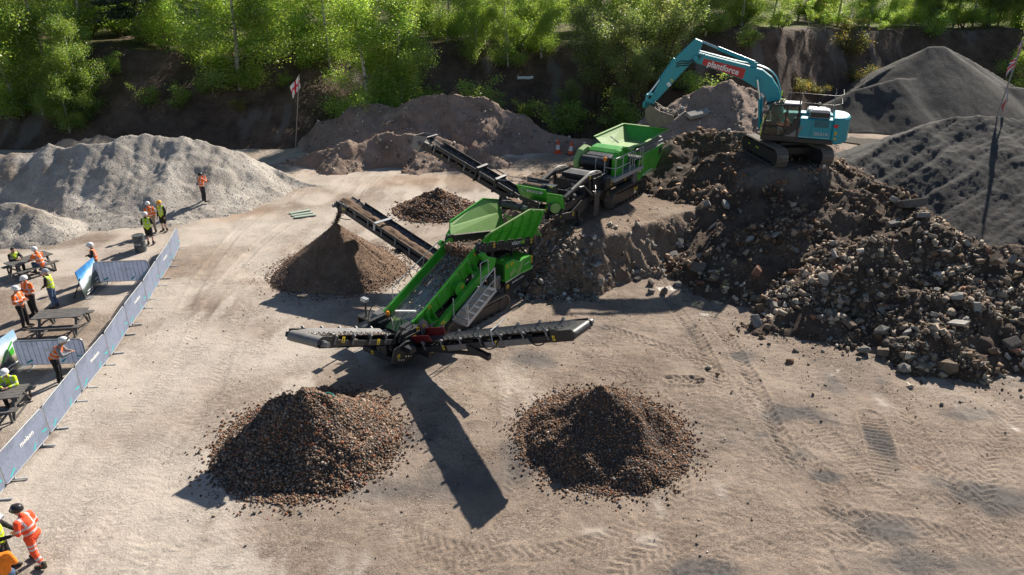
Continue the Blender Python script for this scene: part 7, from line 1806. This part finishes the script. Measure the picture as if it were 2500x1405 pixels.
PO2 = poster_mat('site_print', [(.0, (.025, .03, .03)), (.28, (.04, .05, .05)), (.36, (.28, .24, .18)), (.46, (.52, .50, .44)), (.58, (.66, .72, .76)), (.80, (.72, .78, .82)), (1, (.35, .55, .72))], .25)
def poster(b0, b1, H, m, label, tilt, marks):
    b0, b1 = Vector((b0.x, b0.y, 0)), Vector((b1.x, b1.y, 0)); mid = (b0 + b1) / 2; W = (b1 - b0).length
    r = empty('poster_board', mid, math.atan2(b1.y - b0.y, b1.x - b0.x)); tag(r, label, 'poster board')
    pn = MB().box(-W / 2, W / 2, -.02, .02, .04, H).build('printed_panel', m, r); pn.rotation_euler.x = -tilt
    MB().beam((-W / 2 + .05, .02, H * .75), (-W / 2 + .05, .5, .02), .03, .04).build('prop', BLACK, r); MB().beam((W / 2 - .05, .02, H * .75), (W / 2 - .05, .5, .02), .03, .04).build('prop', BLACK, r)
    for x, z, w_ in marks: MB().box(x * W - w_ * W / 2, x * W + w_ * W / 2, -.026, -.021, z * H - .02, z * H + .02).build('white_print', WHITE, pn)
    MB().box(-W / 2 - .05, W / 2 + .05, -.25, .25, 0, .015).build('base_plate', GREYSHEET, r)
    return r, pn, W
poster(ag(209, 731), ag(250, 692), 1.3, PO1, 'printed board with blue sky leaning near the slate barrier', .10, ((-.2, .10, .35), (-.15, .18, .3), (.3, .2, .16), (.3, .32, .16)))
r_, pn, W = poster(ag(6, 932), ag(66, 884), 1.35, PO2, 'printed board showing a green conveyor at the left edge', .10, ((-.15, .12, .3), (.12, .2, .25), (.35, .30, .16), (.38, .38, .12), (-.1, .22, .2)))
q = MB(); q.plate([(-.30 * W, -.024, .62), (.28 * W, -.024, 1.05), (.30 * W, -.024, .99), (-.26 * W, -.024, .55)], .004, (0, -1, 0)); q.plate([(.02 * W, -.024, .56), (.22 * W, -.024, .60), (.25 * W, -.024, .85), (.05 * W, -.024, .78)], .004, (0, -1, 0)); q.build('printed_conveyor', GREEN, pn)
# ---- barrel
DRUM = paint('slate_barrel', (.06, .075, .085), .45, 0, .1, .3)
c = hit(345, 614); br = MB(); br.lathe((0, 0, 0), [(.285, 0), (.29, .02), (.28, .03), (.28, .28), (.292, .30), (.28, .32), (.28, .57), (.292, .59), (.28, .61), (.28, .86), (.29, .88), (.275, .88), (.27, .86)], 24)
bo = br.build('steel_barrel', DRUM, None, True, loc=(c.x, c.y, 0)); tag(bo, 'dark slate steel barrel with white lettering beside the far barriers', 'barrel'); MB().lathe((.1, .1, .861), [(.03, 0), (.03, .02)], 8).build('bung', STEEL, bo); text_obj('lettering', 'molson', .13, WHITE, bo, (.0, -.287, .45), frame3((1, 0, 0), (0, 0, 1)))
# ---- traffic cones
CO = paint('cone_orange', (.85, .10, .02), .5, 0, .06, .2)
for px, py, lb in ((1362, 374, 'white banded traffic cone left of its twin behind the crusher'), (1392, 378, 'tilted traffic cone nearer the crusher')):
    c = hit(px, py); r = empty('traffic_cone', (c.x, c.y, c.z - .01), .3); tag(r, lb, 'traffic cone', 'traffic cones behind the crusher'); r.scale = (1.15,) * 3
    if px > 1380: r.rotation_euler = (.06, .10, .8)
    MB().box(-.26, .26, -.26, .26, 0, .05).build('base', BLACK if px > 1380 else CO, r, bevel=.02); MB().lathe((0, 0, .05), [(.19, 0), (.155, .22)], 16).build('body', CO, r, True); MB().lathe((0, 0, .27), [(.157, 0), (.105, .32)], 16).build('white_band', WHITE, r, True); MB().lathe((0, 0, .59), [(.105, 0), (.045, .36), (.03, .37)], 16).build('tip', CO, r, True)
# ---- flags
def flag_mesh(w_, h_, seed, fold=.35):
    n, m = 26, 18; V = []; F = []
    for j in range(m + 1):
        for i in range(n + 1):
            u, v = i / n, j / m; x = u * w_ * (1 - .45 * fold); y = .13 * math.sin(u * 8 + v * 2.5 + seed) * u ** .6; z = -v * h_ - u * w_ * fold * .9 - .05 * math.sin(u * 5 + seed)
            V.append((x, y, z)); 
    for j in range(m):
        for i in range(n): a = j * (n + 1) + i; F.append((a, a + 1, a + n + 2, a + n + 1))
    me = bpy.data.meshes.new('cloth'); me.from_pydata(V, [], F); me.polygons.foreach_set('use_smooth', [True] * len(F)); uv = [(i / n, 1 - j / m) for j in range(m + 1) for i in range(n + 1)]
    add_attr(me, 'fu', [a for a, b in uv]); add_attr(me, 'fv', [b for a, b in uv]); return me
def flag_mat(name, kind):
    m, n, l, p, out = new_mat(name)
    u = n.new('ShaderNodeAttribute'); u.attribute_name = 'fu'; v = n.new('ShaderNodeAttribute'); v.attribute_name = 'fv'; U, Vv = u.outputs['Fac'], v.outputs['Fac']
    def band(src, c, hw): return mathn(n, l, 'LESS_THAN', mathn(n, l, 'ABSOLUTE', mathn(n, l, 'SUBTRACT', src, c)), hw)
    red, white, blue = (.62, .02, .03), (.74, .74, .74), (.015, .04, .22)
    if kind == 'england':
        f = mathn(n, l, 'MAXIMUM', band(U, .5, .07), band(Vv, .5, .10)); c = mixc(n, l, f, white, red)
    elif kind == 'union':
        d1 = band(mathn(n, l, 'SUBTRACT', U, Vv), 0, .14); d2 = band(mathn(n, l, 'ADD', U, Vv), 1.0, .14); dr = mathn(n, l, 'MAXIMUM', band(mathn(n, l, 'SUBTRACT', U, Vv), 0, .05), band(mathn(n, l, 'ADD', U, Vv), 1.0, .05))
        c = mixc(n, l, mathn(n, l, 'MAXIMUM', d1, d2), blue, white); c = mixc(n, l, dr, c, red); c = mixc(n, l, mathn(n, l, 'MAXIMUM', band(U, .5, .13), band(Vv, .5, .18)), c, white); c = mixc(n, l, mathn(n, l, 'MAXIMUM', band(U, .5, .075), band(Vv, .5, .11)), c, red)
    else:
        c = mixc(n, l, mathn(n, l, 'GREATER_THAN', U, .62), (.42, .42, .43), (.40, .10, .10)); c = mixc(n, l, band(U, .45, .05), c, (.12, .12, .13))
    l.new(c, p.inputs['Base Color']); p.inputs['Roughness'].default_value = .75; p.inputs['Subsurface Weight'].default_value = 0.0
    return m
POLE = paint('weathered_pole', (.35, .30, .25), .6, 0, .15, .2)
c = hit(720, 378); top = at(730, 183, c.y); f1 = empty('flag_pole', c); tag(f1, 'thin pole with a limp white and red cross flag', 'flag pole')
tp = Vector(top) - c; MB().tube([(0, 0, -.1), tp * .5 + Vector((.02, 0, 0)), tp], .035, 6).build('pole', POLE, f1, True)
fm = flag_mesh(1.7, 1.05, 1.0, .75); o = obj('cloth', fm, flag_mat('cross_flag', 'england'), f1); o.location = tp; o.rotation_euler = (0, 0, RAD(170)); o.scale = (.75, 1.3, .85)
c = at(2431, 292, 42.8); c.z = float(h_near(np.array([[c.x]]), np.array([[c.y]]))[0, 0]) - .1; top = at(2505, 80, c.y + 2.5); f2 = empty('flag_pole', c); tag(f2, 'leaning pole with a union flag and a tattered grey flag', 'flag pole')
tp = Vector(top) - c; MB().tube([(0, 0, -.2), tp * .5, tp], .04, 6).build('pole', POLE, f2, True)
o = obj('cloth', flag_mesh(1.9, 1.1, 2.0, .8), flag_mat('union_flag', 'union'), f2); o.location = tp * .97; o.rotation_euler = (0, 0, RAD(200)); o.scale = (.4, 1.4, 1.1)
o = obj('tattered_cloth', flag_mesh(1.8, .7, 3.0, .85), flag_mat('tattered_flag', 'torn'), f2); o.location = tp * .42; o.rotation_euler = (0, RAD(20), RAD(190)); o.scale = (.35, 1.2, .95)
# ---- odds and ends
PLK = paint('green_grey_board', (.38, .46, .38), .7, 0, .15, .3)
for i, (dx, dy, rz, lb) in enumerate(((0, 0, .25, 'middle'), (-.25, .42, .34, 'rear'), (.3, -.42, .18, 'front'))):
    c = ag(738, 525) + Vector((dx, dy, 0)); o = MB().box(-.62, .62, -.13, .13, 0, .06).build('loose_board', PLK, None, loc=(c.x, c.y, .02 + .01 * i)); o.rotation_euler.z = rz + RAD(15); tag(o, f'{lb} of three grey green boards lying by the gravel heap', 'board', 'boards lying on the yard')
c = hit(1282, 195); o = MB().tube([(-.75, 0, .12), (-.2, .05, .15), (.3, 0, .12), (.75, .1, .18)], .14, 10).build('white_pipe', WHITE, None, True, loc=c); tag(o, 'short white pipe lying on the dark slope', 'pipe')
c = hit(1668, 222); rg2 = random.Random(9); tv = MB(); pts = [(x * .45 - 1.1 + rg2.uniform(-.1, .1), y * .4 - .5 + rg2.uniform(-.1, .1), rg2.uniform(.05, .6) if 0 < x < 5 else .02) for y in range(4) for x in range(6)]
tv.add(pts, [(y * 6 + x, y * 6 + x + 1, (y + 1) * 6 + x + 1, (y + 1) * 6 + x) for y in range(3) for x in range(5)]); o = tv.build('crumpled_tarpaulin', HOSE, None, False, loc=c); tag(o, 'crumpled black tarpaulin on the heap behind the excavator arm', 'tarpaulin')
c = hit(1708, 282); o = MB().box(-1.0, 1.0, -.35, .35, 0, .3).build('concrete_slab', ROCKM[3], None, loc=c + Vector((0, 0, -.05)), bevel=.03); o.rotation_euler = (.3, -.15, .3); tag(o, 'broken concrete slab on the heap left of the cab', 'slab')
# green scrap on the coarse pile, dark plank ends in the rubble
c = Vector((-5.55, 17.9, 0)); c.z = cone_h('one', np.array([[c.x]]), np.array([[c.y]]))[0, 0] + .05; o = MB().tube([(-.18, 0, .02), (0, .06, .05), (.14, 0, .02), (.2, -.1, 0)], .03, 6).build('plastic_scrap', paint('green_plastic', (.02, .25, .20), .4, 0, .05, .1), None, True, loc=c); tag(o, 'scrap of green plastic near the peak of the coarse pile', 'scrap')
# ---- standing water behind the rubble
def water_mat():
    m, n, l, p, out = new_mat('puddle_water'); p.inputs['Base Color'].default_value = (.12, .10, .08, 1); p.inputs['Roughness'].default_value = .16; p.inputs['IOR'].default_value = 1.33
    tc = n.new('ShaderNodeTexCoord'); nb = noise_tex(n, l, tc.outputs['Object'], 5, 4, .6); b = n.new('ShaderNodeBump'); b.inputs['Strength'].default_value = .25; b.inputs['Distance'].default_value = .02; l.new(nb.outputs['Fac'], b.inputs['Height']); l.new(b.outputs[0], p.inputs['Normal']); return m
c = ag(2108, 352); wv = []; kk = 40
for i in range(kk):
    a = 2 * math.pi * i / kk; rr = 1 + .35 * math.sin(a * 3 + 1) + .2 * math.sin(a * 7); wv.append((1.5 * rr * math.cos(a) - .5 * math.sin(a), 3.4 * rr * math.sin(a), .03 + .0 * a))
me = bpy.data.meshes.new('water'); me.from_pydata(wv, [], [tuple(range(kk))]); o = obj('water', me, water_mat(), None, loc=(c.x, c.y, .06)); tag(o, kind='structure')

bpy.data.scenes.remove(BENCH)
